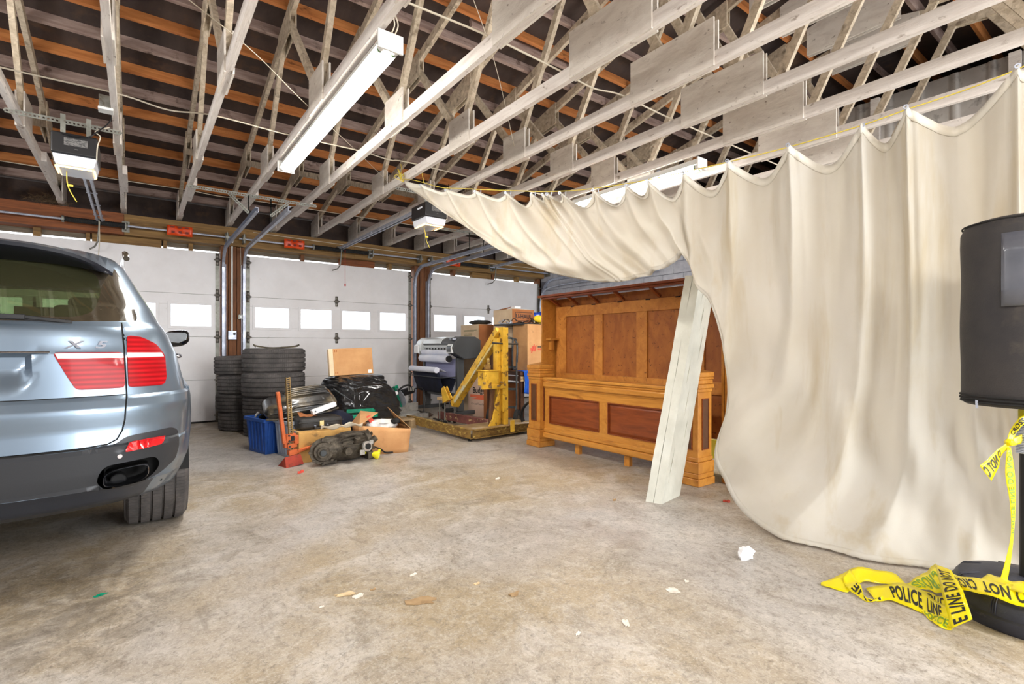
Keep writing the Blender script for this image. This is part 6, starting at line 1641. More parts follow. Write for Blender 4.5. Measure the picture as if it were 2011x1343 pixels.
f = MB(); f.box(0.16, 0.24, 0.17, 1.20, 0.60, 0.90); f.build('rear_panel', pm('lavender_panel', (150, 152, 186), rough=0.5), pr)
f = MB(); f.tube([(-0.10, 0.15, 0.62), (0.2, 0.15, 0.63)], 0.008, 6); f.tube([(-0.10, 0.15, 0.62), (-0.10, 1.22, 0.62)], 0.008, 6); f.build('catch_frame', M_steeltube, pr, smooth=60)

# little trolley/stool with plank in front of the printer
tr = thing('plank_trolley', 'short pale plank on a small trolley in front of the printer', 'trolley', (3.50, 6.25, 0), 0.1)
f = MB(); f.box(-0.02, 0.20, 0, 0.20, 0.33, 0.375); f.build('plank', M_plank, tr, bevel=0.006)
for x, y in ((0.0, 0.03), (0.17, 0.03), (0.0, 0.16), (0.17, 0.16)):
    f = MB(); f.tube([(x, y, 0.05), (x, y, 0.33)], 0.010, 8); f.build('leg', M_galv_dull, tr, smooth=60)
    f = MB(); f.tube([(x, y - .012, 0.028), (x, y + .012, 0.028)], 0.028, 16); f.build('castor', M_rubber, tr, smooth=40)

# ------------------------------------------------------------------ yellow hoist
hz = thing('engine_hoist', 'yellow chipped hoist with slanting boom folded down and low base rails', 'hoist', (3.10, 4.92, 0), 0.0)
def channel(name, a, b, w, h, m, t=0.007):
    """open steel channel lying along a-b, open side down to the right"""
    a = V(a); b = V(b); d = (b - a); L = d.length; d.normalize(); s = d.cross(V((0, 0, 1))); M = Matrix((s, d, V((0, 0, 1)))).transposed().to_4x4(); M.translation = a
    f = MB(); f.prism([(-w / 2, 0), (w / 2, 0), (w / 2, t), (-w / 2 + t, t), (-w / 2 + t, h - t), (w / 2, h - t), (w / 2, h), (-w / 2, h)], 0, L, M @ Matrix(((1, 0, 0, 0), (0, 0, 1, 0), (0, 1, 0, 0), (0, 0, 0, 1))))
    return f.build(name, m, hz, bevel=0.002)
channel('base_rail', (0.0, 0.0, 0.035), (-0.05, 1.60, 0.035), 0.06, 0.105, M_hoist_d)
channel('base_rail', (0.62, 0.30, 0.035), (0.50, 1.70, 0.035), 0.06, 0.105, M_maroon)
channel('cross_rail', (0.02, 0.0, 0.035), (0.93, 0.08, 0.035), 0.06, 0.10, M_hoist_d)
channel('rear_rail', (0.93, 0.08, 0.035), (0.93, 0.50, 0.035), 0.06, 0.10, M_hoist_d)
f = MB(); f.box(0.0, 0.93, 0.04, 0.40, 0.130, 0.137); f.build('deck_plate', pm('worn_deck', (176, 148, 104), (146, 120, 84), sc=6, rough=0.7, c3=(190, 180, 170), sc3=5), hz)
for x, y in ((0.0, 0.06), (0.90, 0.10), (-0.04, 1.52), (0.50, 1.62)):
    f = MB(); f.tube([(x - .015, y, 0.02), (x + .015, y, 0.02)], 0.02, 14); f.build('castor', M_rubber, hz, smooth=40)
# mast: two upright channels, foot gusset
f = MB(); f.box(0.44, 0.50, 0.14, 0.22, 0.137, 1.20); f.build('mast_channel', M_hoist, hz, bevel=0.003)
f = MB(); f.box(0.53, 0.585, 0.10, 0.24, 0.137, 1.33); f.build('mast_channel', M_hoist, hz, bevel=0.003)
f = MB(); f.box(0.505, 0.53, 0.10, 0.18, 0.30, 1.335); f.build('mast_web', M_hoist, hz)
f = MB(); f.prism([(0.30, 0.137), (0.44, 0.137), (0.46, 0.60), (0.40, 0.40), (0.36, 0.22)], 0.10, 0.13, MX); f.build('foot_gusset', M_hoist, hz, bevel=0.003)
f = MB(); f.beam((0.36, 0.16, 0.14), (0.40, 0.16, 0.72), 0.05, 0.04, up=(1, 0, 0)); f.build('brace', pm('brown_ram', (112, 78, 52), (84, 58, 40), sc=12, rough=0.6), hz, bevel=0.004)
# boom folded down away from the camera side
f = MB(); a = V((0.53, 0.20, 1.30)); b = V((0.40, 1.10, 0.30))
f.beam(a, b, 0.09, 0.11, up=(-1, 0, 0.2)); f.build('boom', M_hoist, hz, bevel=0.004)
f = MB(); f.beam(a + V((-.052, .06, -.14)), b + V((-.052, -.09, 0.05)), 0.05, 0.012, up=(-1, 0, 0.2)); f.build('boom_inner_face', pm('grey_white_worn', (196, 196, 180), (214, 186, 96), sc=9, rough=0.6), hz)
f = MB(); pp = [(0, 0), (0.13, 0.05), (0.17, -0.15), (0.10, -0.19), (-0.06, -0.02)]
f.prism(pp, -0.03, -0.018, frame((0.33, 1.12, 0.36), (0, 1, 0), (-1, 0, 0))); f.prism(pp, 0.018, 0.03, frame((0.33, 1.12, 0.36), (0, 1, 0), (-1, 0, 0))); f.build('boom_end_plate', M_hoist, hz, bevel=0.003)
f = MB(); f.lathe([(0, -.05), (0.030, -.05), (0.030, .05), (0, .05)], 18, frame((0.36, 1.16, 0.22), (0, 0, 1), (1, 0, 0))); f.build('boom_wheel', M_rubber, hz, smooth=40)
f = MB(); f.box(0.24, 0.44, 0.10, 0.26, 0.62, 0.80); f.build('pump_housing', M_hoist, hz, bevel=0.006)
f = MB(); f.box(0.22, 0.46, 0.09, 0.27, 0.80, 0.812); f.box(0.20, 0.54, 0.09, 0.12, 0.585, 0.635); f.build('pump_plate', M_hoist, hz, bevel=0.003)
f = MB(); f.lathe([(0.03, 0), (0.03, 0.06), (0.018, 0.07), (0.018, 0.14), (0, 0.15)], 14, Matrix.Translation((0.34, 0.18, 0.81))); f.cbox((0.30, 0.15, 0.85), (0.05, 0.05, 0.06)); f.build('valve', M_hoist_d, hz, bevel=0.003)
for x, z in ((0.22, 0.66), (0.30, 0.61), (0.42, 0.62), (0.47, 0.66), (0.52, 0.63)): f = MB(); knob(f, (x, 0.085, z), (0, -1, 0), 0.014, 0.03, 8); f.build('bolt', M_jack_bar, hz)
f = MB(); f.tube([(0.36, 0.10, 1.14), (0.58, 0.12, 1.13), (0.75, 0.12, 1.13)], 0.011, 8); knob(f, (0.36, 0.10, 1.14), (1, 0, 0), 0.016, 0.02); f.build('pivot_pin', M_alu, hz, smooth=40)
f = MB(); f.box(0.54, 0.60, -0.012, 0.0, 0.06, 0.20); f.build('rear_tab', M_hoist, hz, bevel=0.004)

# ------------------------------------------------------------------ boxes behind the hoist
def yaw_of(a, b): return math.atan2(b[1] - a[1], b[0] - a[0])
b1 = carton('cardboard_box', 'pale pinkish moving box with large Budget style lettering, behind the hoist', (4.22, 6.83, 0), math.radians(-72), 0.46, 0.20, 0.66, M_card_pink, flaps=False, tape=False)
b1['label'] = 'pale pinkish moving box with a big dark word over an orange band, behind the hoist'
b1.rotation_euler.z = math.radians(-76)
onface(b1, 'Budget', 0.125, (0.25, -0.002, 0.41), (1, 0, 0), M_ink_blk, sx=0.82, bold=0.003)
f = MB(); f.prism([(0.05, 0.30), (0.42, 0.30), (0.42, 0.345), (0.05, 0.345)], 0.0, 0.0015, Matrix(((1, 0, 0, 0), (0, 0, -1, 0), (0, 1, 0, 0), (0, 0, 0, 1))));
f.add([(0.05, -0.0016, 0.27), (0.42, -0.0016, 0.345), (0.42, -0.0016, 0.27)], [(0, 1, 2)]); f.build('orange_band', M_ink_or, b1)
onface(b1, 'Car and Truck Rental', 0.042, (0.24, -0.002, 0.20), (1, 0, 0), M_ink_blk, sx=0.9)
# wardrobe box left of the hoist top
w = carton('wardrobe_box', 'tall cardboard box with pale printed face, behind the printer, a black pouch on top', (4.44, 7.42, 0), R(-90), 0.56, 0.32, 1.455, M_card_pale, flaps=True, tape=False)
w['label'] = 'tall wardrobe box with pale printed face and brown side, behind the printer'
f = MB(); f.box(0.5605, 0.562, 0, 0.32, 0, 1.455); f.build('brown_side', M_card_dk, w)
for z, ww in ((1.36, .40), (1.345, .32), (1.30, .26), (1.28, .26), (1.24, .26), (1.22, .22)):
    f = MB(); f.box(0.10, 0.10 + ww, -0.0025, -0.001, z, z + 0.010); f.build('printed_line', M_ink_green, w)
crumple('black_pouch', 'flat black pouch lying on the wardrobe box', 'pouch', (4.62, 7.10, 1.50), 0.2, M_leather, 4, sq=(0.8, 1.2, 0.2), amp=0.2)
u_ = carton('cardboard_box', 'pale box under the brown lettered box, clear tape down its face', (4.55, 6.60, 0.76), R(-90), 0.50, 0.46, 0.655, M_card_pale, tape=True)
uh = carton('cardboard_box', 'box with rental company name in a frame, topmost of the stack by the headboard', (4.55, 6.60, 1.42), R(-90), 0.50, 0.42, 0.245, M_card_pale, tape=True)
uh['label'] = 'moving box with a framed company name, topmost of the stack by the headboard'
f = MB(); f.box(0.5005, 0.503, 0, 0.42, 0, 0.245); f.build('brown_side', M_card_dk, uh)
vs, fs = text_mesh('U-HAUL', 0.085, 0.0004, sx=1.0, bold=0.002)
f = MB(); f.add(vs, fs, frame((0.5045, 0.22, 0.135), (0, 1, 0), (1, 0, 0))); 
for (y0, y1, z0, z1) in ((0.06, 0.385, 0.195, 0.202), (0.06, 0.385, 0.068, 0.075), (0.06, 0.066, 0.068, 0.2), (0.379, 0.385, 0.068, 0.2)): f.box(0.5032, 0.5045, y0, y1, z0, z1)
f.build('framed_name', M_ink_blk, uh)
f = MB(); f.add([(0.1, 0, .25), (0.35, 0, .25), (0.3, 0.15, .30), (0.14, 0.15, .285)], [(0, 1, 2, 3)]); f.build('lifted_flap', M_card_dk, uh, solid=0.003)
f = MB(); f.cbox((0, 0, 0.02), (0.12, 0.10, 0.04)); o = f.build('white_pad', M_white, None, bevel=0.01); o.location = (4.66, 6.15, 1.672); tag(o, 'small white pad on top of the box with the framed name', 'pad')
# table with the boxes
tb = thing('work_table', 'dark wooden table behind the hoist carrying boxes and a small cabinet', 'table', (4.20, 5.44, 0), 0)
f = MB(); f.box(0, 1.3, 0, 1.15, 0.70, 0.755); f.build('table_top', M_dkwood, tb, bevel=0.004)
for x, y in ((0.03, 0.03), (1.2, 0.03), (0.03, 0.80), (1.2, 0.80)): f = MB(); f.box(x, x + 0.06, y, y + 0.06, 0, 0.70); f.build('leg', M_dkwood, tb)
for z in (0.62, 0.655): f = MB(); f.box(0.02, 1.25, 0.012, 0.03, z, z + 0.03); f.build('apron_slat', M_plank, tb)
f = MB(); f.box(0.012, 0.03, 0.03, 1.10, 0.62, 0.69); f.build('apron', M_dkwood, tb)
rb = carton('cardboard_box', 'large plain brown box with a red emblem, on the table beside the headboard', (4.37, 5.50, 0.757), 0.0, 0.40, 0.34, 0.65, M_card, tape=False)
rb['label'] = 'large brown box with a red cross-like emblem, beside the headboard'
f = MB()
for (dx, dz, w_, h_) in ((0, 0, 0.10, 0.014), (0.012, 0.028, 0.075, 0.014), (-0.012, -0.028, 0.075, 0.014)): f.box(0.10 + dx - w_ / 2, 0.10 + dx + w_ / 2, -0.0015, 0, 0.30 + dz, 0.30 + dz + h_)
f.beam((0.07, -0.001, 0.25), (0.12, -0.001, 0.37), 0.0015, 0.016, up=(1, 0, 0)); f.beam((0.13, -0.001, 0.27), (0.155, -0.001, 0.36), 0.0015, 0.014, up=(1, 0, 0)); f.build('red_emblem', M_ink_red, rb)
for z, m_ in ((0.325, M_ink_blk), (0.290, M_ink_red)):
    for k in range(7): f = MB(); f.box(0.185 + .022 * k, 0.20 + .022 * k, -0.0015, 0, z, z + 0.022); f.build('printed_mark', m_, rb)
cb = thing('small_cabinet', 'small dark walnut cabinet with an arched top on the table', 'cabinet', (4.24, 5.90, 0.757), 0)
f = MB(); f.box(0, 0.26, 0, 0.34, 0, 0.30); f.build('body', M_dkwood, cb, bevel=0.006)
f = MB(); f.box(-.015, 0.275, -.015, 0.355, 0.30, 0.325); f.build('top', M_dkwood, cb, bevel=0.006)
f = MB(); f.prism([(0.17 + 0.17 * math.cos(a), 0.325 + 0.07 * math.sin(a)) for a in [math.pi * k / 10 for k in range(11)]], 0.0, 0.02, Matrix(((0, 0, 1, 0), (1, 0, 0, 0), (0, 1, 0, 0), (0, 0, 0, 1)))); f.build('arched_crest', M_dkwood, cb)
f = MB(); f.box(-0.008, 0.0, 0.03, 0.31, 0.03, 0.27); q = f.build('door', pm('walnut_door', (104, 66, 42), (82, 50, 32), sc=7, rough=0.4), cb, bevel=0.004)
f = MB(); f.lathe([(0, -.01), (0.01, -.01), (0.01, .01), (0, .01)], 10, Matrix.Translation((-0.016, 0.06, 0.15)) @ RT('Y', 90)); f.build('knob', M_jack_bar, q, smooth=40)
# pile of hangers / wire racks on the boxes
hg = thing('wire_rack_pile', 'tangled pile of black and steel wire racks lying on the boxes', 'wire racks', (4.30, 5.62, 1.416), 0)
random.seed(14)
for k in range(26):
    a = V((random.uniform(-.05, .5), random.uniform(-.1, .75), random.uniform(0, .05))); b = a + V((random.uniform(-.1, .1), random.uniform(-.3, .3), random.uniform(-.015, .03)))
    c = a.lerp(b, .5) + V((0, 0, random.uniform(.01, .05)))
    f = MB(); f.tube(spline([a, c, b], 4), 0.006, 5); f.build('wire', M_black if k % 3 else M_galv, hg, smooth=60)
f = MB(); f.box(0.0, 0.5, -0.05, 0.60, -0.012, 0.01); f.build('flat_panel', M_black, hg)
crumple('cleaning_bag', 'blue and white bag beside the top of the headboard', 'bag', (5.13, 6.2, 1.52), 0.17, pm('blue_bag', (36, 76, 190), (230, 234, 246), sc=7, lo=0.52, hi=0.56, rough=0.4), 11, sq=(1.1, 1, .7))
crumple('yellow_bag', 'yellow bag wedged beside the framed-name box', 'bag', (4.92, 5.90, 1.50), 0.10, pm('yellow_bag', (236, 196, 40), rough=0.4), 13, sq=(1, 1, .7))
# blue cloth hanging from the table edge
f = MB()
def bcl(a, b):
    y = 5.42 - 0.0; x = 4.24 + 0.26 * a
    if b < 0.3: return V((x, 5.60 - 0.6 * b, 0.762))
    q = (b - 0.3) / 0.7; return V((x + 0.02 * math.sin(q * 3), 5.42 - 0.012 * math.sin(a * 14) * q, 0.758 - 0.30 * q - 0.05 * a * q))
f.grid(bcl, 26, 16); tag(f.build('blue_cloth', M_bluecloth, None, smooth=60, solid=0.004, fix='open'), 'bright blue cloth hanging over the table edge with a small white tag', 'cloth')
f = MB(); f.box(4.40, 4.43, 5.395, 5.40, 0.40, 0.46); o = f.build('cloth_tag', M_white, bpy.data.objects['blue_cloth']); 
carton('cardboard_box', 'brown box on the floor under the table, right of the mast', (4.25, 6.0, 0), 0.05, 0.36, 0.4, 0.55, M_card_dk)
carton('cardboard_box', 'pale box with a faded red mark standing by the bed post', (4.42, 5.10, 0.18), 0.0, 0.22, 0.26, 0.44, M_card_pale, tape=False)
cr2 = carton('cardboard_box', 'low brown box under the pale box by the bed post', (4.40, 5.08, 0), 0.0, 0.26, 0.30, 0.175, M_card_dk, tape=False)
# hand truck
ht = thing('hand_truck', 'grey steel hand truck with looped handle and two rubber wheels', 'hand truck', (3.98, 5.72, 0), R(-60), rot=(R(0), R(0), R(-52)))
f = MB()
for x0 in (0.0, 0.30): f.tube([(x0, 0.0, 0.03), (x0, -0.0, 0.90), (x0, 0.04, 1.05)], 0.013, 8)
f.build('frame_tubes', M_steeltube, ht, smooth=60)
f = MB(); f.tube(spline([(0.0, 0.02, 0.88), (-0.0, 0.03, 1.10), (0.04, 0.05, 1.19), (0.15, 0.06, 1.22), (0.26, 0.05, 1.19), (0.30, 0.03, 1.10), (0.30, 0.02, 0.88)], 8), 0.014, 10); f.build('top_loop', M_steeltube, ht, smooth=60)
f = MB(); f.tube(spline([(0.30, -0.02, 0.80), (0.30, -0.16, 0.80), (0.30, -0.21, 0.86), (0.30, -0.20, 1.14), (0.30, -0.14, 1.20), (0.30, 0.0, 1.19)], 8), 0.014, 10); f.build('side_loop', M_steeltube, ht, smooth=60)
for z in (0.25, 0.5, 0.8): f = MB(); f.box(0, 0.30, -0.006, 0.006, z, z + 0.03); f.build('cross_strap', M_steeltube, ht)
f = MB(); f.box(-0.03, 0.33, 0.0, 0.22, 0.0, 0.008); f.build('toe_plate', M_steeltube, ht)
for x0 in (-0.04, 0.34):
    f = MB(); f.lathe([(0.055, -.02), (0.09, -.03), (0.122, -.024), (0.128, 0), (0.122, .024), (0.09, .03), (0.055, .02)], 28, frame((x0, -0.12, 0.128), (0, 0, 1), (1, 0, 0)), closed=True); w_ = f.build('wheel', M_rubber, ht, smooth=50)
    f = MB(); f.lathe([(0, -.022), (0.058, -.02), (0.058, .02), (0, .022)], 20, frame((x0, -0.12, 0.128), (0, 0, 1), (1, 0, 0))); f.build('hub', M_alu, w_, smooth=40)
f = MB(); f.tube([(-0.04, -0.12, 0.128), (0.34, -0.12, 0.128)], 0.010, 8); f.beam((0.0, 0, 0.3), (0.0, -0.12, 0.128), 0.02, 0.01); f.beam((0.3, 0, 0.3), (0.3, -0.12, 0.128), 0.02, 0.01); f.build('axle', M_steeltube, ht)
# coiled hose beside the bed
f = MB()
pts_h = []
for k in range(140):
    a = 2 * math.pi * k / 28; r_ = 0.20 - 0.006 * (k // 28); pts_h.append((0.03 * (k / 28) - 0.06, r_ * math.cos(a), 0.22 + r_ * math.sin(a)))
f.tube(pts_h, 0.010, 6); o = f.build('hose_coil', M_rubber, None, smooth=60); o.location = (4.10, 4.98, 0); o.rotation_euler = (0, 0.0, 0.9); tag(o, 'coil of black hose standing on edge beside the bed post', 'hose')

# yellow and dark things glimpsed between headboard and curtain
t = thing('storage_bin', 'yellow and clear bin with straw-like packing, glimpsed between headboard and curtain', 'bin', (4.75, 2.72, 0), 0.2)
f = MB(); f.lathe([(0, 0), (0.22, 0), (0.25, 0.18), (0.255, 0.19), (0, 0.19)], 24); f.build('tub', M_yellowp, t, smooth=40)
f = MB(); f.lathe([(0.245, 0.19), (0.255, 0.34), (0.24, 0.34), (0.23, 0.19)], 24, closed=True); f.build('clear_wall', M_tapeclear, t, smooth=40)
f = MB(); f.lathe([(0, 0.34), (0.26, 0.34), (0.26, 0.37), (0, 0.38)], 24); f.build('lid', M_yellowp, t, smooth=40)
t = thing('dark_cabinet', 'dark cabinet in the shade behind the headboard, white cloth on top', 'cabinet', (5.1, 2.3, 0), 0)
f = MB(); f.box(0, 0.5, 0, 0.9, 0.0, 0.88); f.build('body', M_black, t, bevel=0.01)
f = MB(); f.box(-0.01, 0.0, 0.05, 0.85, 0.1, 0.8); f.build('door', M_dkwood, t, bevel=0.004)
crumple('white_cloth', 'white cloth lying on the dark cabinet behind the headboard', 'cloth', (5.25, 2.72, 0.95), 0.15, M_white, 17, sq=(1, 1, .6))
# ------------------------------------------------------------------ covered bag on a sprung pole
M_cover = pm('black_nylon_cover', (56, 52, 50), (40, 38, 40), sc=4, rough=0.62, bump=0.25, bsc=220, c3=(84, 76, 66), sc3=3.5, lo3=0.56, hi3=0.75)
M_basep = pm('dusty_black_base', (52, 54, 66), (38, 40, 50), sc=6, rough=0.5, bump=0.15, bsc=60, c3=(112, 102, 90), sc3=5, st3=(1, 1, 2), lo3=0.55, hi3=0.7)
BX, BY = 2.905, 0.393
bg_ = thing('punch_bag_stand', 'tall black covered bag on a sprung pole, standing before the curtain', 'bag stand', (BX, BY, 0), 0)
f = MB()
def bag(a, b):
    th = 2 * math.pi * a; zs_ = [(0.0, 0.86), (0.10, 0.855), (0.185, 0.858), (0.198, 0.868), (0.200, 0.885), (0.201, 1.1), (0.203, 1.35), (0.206, 1.52), (0.204, 1.57), (0.192, 1.60), (0.16, 1.615), (0.08, 1.622), (0.0, 1.624)]
    x = b * (len(zs_) - 1); i = min(int(x), len(zs_) - 2); t = x - i; r_ = zs_[i][0] + (zs_[i + 1][0] - zs_[i][0]) * t; z = zs_[i][1] + (zs_[i + 1][1] - zs_[i][1]) * t
    r_ += 0.006 * noise.noise(V((math.cos(th) * 2, math.sin(th) * 2, z * 4))) * min(1, r_ * 8)
    return V((r_ * math.cos(th), r_ * math.sin(th), z))
f.grid(bag, 64, 60); f.build('cover', M_cover, bg_, smooth=50, fix=True)
for z, r_ in ((0.872, 0.2015), (0.884, 0.2035), (0.897, 0.2035), (1.60, 0.196)):
    f = MB(); f.tube([(r_ * math.cos(a), r_ * math.sin(a), z) for a in [2 * math.pi * k / 60 for k in range(60)]], 0.0035, 6, closed=True); f.build('zip_piping', M_rubber, bg_, smooth=60)
lf = V((-math.cos(YAW), math.sin(YAW), 0))                       # towards the picture's left
f = MB(); p = lf * 0.203 + V((0, 0, 0.878)); f.beam(p, p + V((0, 0, -0.03)), 0.008, 0.004); f.box(p.x - .004, p.x + .004, p.y - .004, p.y + .004, p.z - .012, p.z + .004); f.build('zip_pull', M_galv, bg_)
f = MB(); toc = V((-BX, -BY, 0)).normalized()
def pane_(a, b):
    th = math.atan2(toc.y, toc.x) - 0.34 + 0.95 * a; return V((0.2085 * math.cos(th), 0.2085 * math.sin(th), 1.255 + 0.285 * b))
f.grid(pane_, 16, 4); f.build('clear_pocket', pm('grey_vinyl_pocket', (96, 98, 106), (84, 86, 94), sc=5, rough=0.22, coat=0.5), bg_, smooth=60, solid=0.0015, fix='open')
f = MB(); f.tube([(0, 0, 0.13), (0, 0, 0.86)], 0.022, 20); f.build('pole', M_black, bg_, smooth=40)
f = MB(); n = 17 * 12; f.tube([(0.031 * math.cos(2 * math.pi * k / 12), 0.031 * math.sin(2 * math.pi * k / 12), 0.665 + 0.115 * k / n) for k in range(n + 1)], 0.0031, 5); f.build('coil_spring', M_galv, bg_, smooth=60)
f = MB(); f.lathe([(0, 0.0), (0.242, 0.0), (0.252, 0.012), (0.252, 0.05), (0.243, 0.058), (0.243, 0.062), (0.236, 0.10), (0.210, 0.14), (0.15, 0.158), (0.05, 0.165), (0, 0.165)], 60); f.build('base', M_basep, bg_, smooth=40)
for k in range(8):
    a = 2 * math.pi * k / 8 + 0.5
    for q in range(3):
        f = MB(); d = V((math.cos(a + .03 * q), math.sin(a + .03 * q), 0)); f.tube([d * 0.246 + V((0, 0, 0.065)), d * 0.238 + V((0, 0, 0.105)), d * 0.211 + V((0, 0, 0.142)), d * (0.15) + V((0, 0, 0.157))], 0.002, 5); f.build('base_rib', M_basep, bg_, smooth=60)

# ------------------------------------------------------------------ barrier tape
M_tp = bpy.data.materials.new('yellow_barrier_tape'); M_tp.use_nodes = True
_b = M_tp.node_tree.nodes['Principled BSDF']; _b.inputs['Base Color'].default_value = lin((248, 234, 24)); _b.inputs['Roughness'].default_value = 0.22; _b.inputs['Coat Weight'].default_value = 0.3
_o = M_tp.node_tree.nodes['Material Output']; _t = M_tp.node_tree.nodes.new('ShaderNodeBsdfTranslucent'); _t.inputs[0].default_value = lin((250, 236, 40)); _x = M_tp.node_tree.nodes.new('ShaderNodeMixShader'); _x.inputs[0].default_value = 0.35
M_tp.node_tree.links.new(_b.outputs[0], _x.inputs[1]); M_tp.node_tree.links.new(_t.outputs[0], _x.inputs[2]); M_tp.node_tree.links.new(_x.outputs[0], _o.inputs[0])
M_tink = pm('tape_print_black', (26, 26, 20), rough=0.5)
M_tink2 = pm('tape_print_seen_through', (120, 150, 40), rough=0.5)
tp = thing('barrier_tape', 'yellow police barrier tape heaped on the floor and tied to the pole', 'tape', (2.6, 0.8, 0))
TO = V((2.6, 0.8, 0))
def poly_at(P, s):
    L = [0.0]
    for a, b in zip(P, P[1:]): L.append(L[-1] + (b - a).length)
    x = s * L[-1]
    for i in range(len(P) - 1):
        if x <= L[i + 1] or i == len(P) - 2:
            t = (x - L[i]) / max(1e-9, L[i + 1] - L[i]); return P[i].lerp(P[i + 1], t)
def ribbon(A, B, txt=None, s0=0.05, s1=0.95, ink=None, flip=False, mirror=False, wav=0.004, seed=0.0, n=24):
    A = [V(p) - TO for p in A]; B = [V(p) - TO for p in B]
    if len(A) > 2: A = spline(A, 6); B = spline(B, 6)
    def S(s, t):
        a = poly_at(A, s); b = poly_at(B, s); p = a.lerp(b, t)
        w = wav * math.sin(s * 11 + seed + t * 1.5) + wav * 0.6 * math.sin(s * 23 + t * 4 + seed * 2)
        return p + V((0, 0, max(w, -p.z + 0.003)))
    f = MB(); f.grid(lambda a, b: S(a, b), n, 5); st = f.build('tape_strip', M_tp, tp, smooth=70, solid=0.0006, fix='open')
    if txt:
        vs, fs = text_mesh(txt, 1.0, 0.0, bold=0.03, spacing=1.08)
        x0 = min(v[0] for v in vs); x1 = max(v[0] for v in vs); y0 = min(v[1] for v in vs); y1 = max(v[1] for v in vs)
        out = []
        for x, y, z in vs:
            s = (x - x0) / (x1 - x0); t = (y - y0) / (y1 - y0)
            if flip: s = 1 - s; t = 1 - t
            if mirror: t = 1 - t
            ss = s0 + (s1 - s0) * s; tt = 0.84 - 0.68 * t
            e = 0.01; P = S(ss, tt); du = S(min(1, ss + e), tt) - S(max(0, ss - e), tt); dv = S(ss, min(1, tt + .05)) - S(ss, tt - .05); nn = du.cross(dv).normalized()
            view = (V((0, 0, CAMH)) - (P + TO)); 
            if nn.dot(view) < 0: nn = -nn
            out.append(P + nn * 0.0018)
        m = MB(); m.add(out, fs); m.build('tape_print', ink or M_tink, st, fix='open')
    return st
Z = at_z
# heap on the floor
ribbon([Z(1612, 1146, .005), Z(1650, 1128, .03), Z(1676, 1114, .05), Z(1722, 1120, .04), Z(1758, 1126, .04), Z(1785, 1150, .02)], [Z(1612, 1150, .005), Z(1650, 1158, .008), Z(1668, 1160, .01), Z(1700, 1142, .015), Z(1745, 1146, .02), Z(1772, 1160, .012)], seed=1)
ribbon([Z(1668, 1118, .045), Z(1690, 1150, .03), Z(1700, 1172, .018), Z(1735, 1172, .018)], [Z(1655, 1135, .03), Z(1668, 1160, .01), Z(1705, 1180, .008), Z(1735, 1180, .006)], 'LINE', .35, .95, flip=True, seed=2)
ribbon([Z(1700, 1155, .012), Z(1740, 1146, .03), Z(1790, 1150, .03), Z(1830, 1172, .03), Z(1868, 1200, .03)], [Z(1722, 1180, .006), Z(1750, 1180, .006), Z(1790, 1195, .006), Z(1820, 1206, .006), Z(1872, 1237, .004)], 'POLICE  LINE', .25, .85, seed=3)
ribbon([Z(1776, 1146, .02), Z(1800, 1134, .04), Z(1838, 1107, .08)], [Z(1800, 1158, .015), Z(1830, 1160, .03), Z(1872, 1172, .045)], 'CROSS', .1, .9, ink=M_tink2, flip=True, seed=4)
ribbon([Z(1790, 1158, .012), Z(1830, 1164, .03), Z(1870, 1182, .04)], [Z(1790, 1175, .008), Z(1830, 1186, .015), Z(1872, 1206, .02)], 'POLICE', .2, .9, seed=5)
ribbon([Z(1810, 1200, .006), Z(1840, 1206, .016), Z(1870, 1216, .02)], [Z(1812, 1204, .004), Z(1840, 1228, .005), Z(1868, 1238, .003)], 'POLICE', .1, .9, ink=M_tink2, mirror=True, seed=6)
ribbon([Z(1868, 1236, .014), Z(1854, 1180, .09), Z(1836, 1107, .14)], [Z(1910, 1216, .07), Z(1893, 1165, .15), Z(1868, 1120, .17)], 'E LINE DO NOT', .02, .92, wav=0.002, seed=7)
ribbon([Z(1836, 1109, .13), Z(1880, 1128, .15), Z(1940, 1140, .18), Z(2011, 1152, .19), Z(2090, 1168, .19)], [Z(1868, 1150, .12), Z(1905, 1162, .155), Z(1950, 1172, .18), Z(2011, 1190, .185), Z(2090, 1206, .185)], 'DO NOT  CROSS', .18, .85, flip=True, seed=8, wav=0.003)
ribbon([Z(1885, 1130, .12), Z(1930, 1128, .15), Z(1975, 1136, .18), Z(2015, 1145, .20)], [Z(1895, 1142, .12), Z(1930, 1145, .15), Z(1975, 1156, .18), Z(2012, 1168, .20)], seed=9)
# hanging length and the knot on the pole
def W(u, v, t): r = ray(u, v); return V((0, 0, CAMH)) + r * t
T_ = 2.02
ribbon([W(1978, 880, T_), W(1974, 930, T_), W(1983, 985, T_), W(1985, 1050, T_), W(1972, 1110, T_), W(1960, 1148, T_)], [W(1985, 878, T_), W(1993, 930, T_), W(1995, 985, T_), W(1991, 1050, T_), W(1984, 1110, T_), W(1976, 1150, T_)], 'POLICE LINE DO NOT', .02, .62, ink=M_tink2, flip=True, wav=0.001, seed=1)
ribbon([W(1982, 866, T_), W(1962, 880, T_), W(1945, 896, T_), W(1924, 915, T_)], [W(1982, 878, T_), W(1966, 896, T_ + .01), W(1962, 915, T_ + .01), W(1947, 945, T_)], 'O NOT C', .3, .98, wav=0.001, seed=3)
ribbon([W(1978, 862, T_), W(1984, 845, T_), W(1998, 824, T_ - .02), W(2012, 815, T_ - .02)], [W(1990, 866, T_), W(1996, 850, T_), W(2008, 836, T_ - .02), W(2020, 830, T_ - .02)], 'CROSS', .2, .9, wav=0.001, seed=4)
ribbon([W(1982, 862, T_), W(1990, 860, T_ + .02), W(2008, 852, T_ + .02)], [W(1982, 876, T_), W(1996, 874, T_ + .02), W(2008, 868, T_ + .02)], wav=0.001)
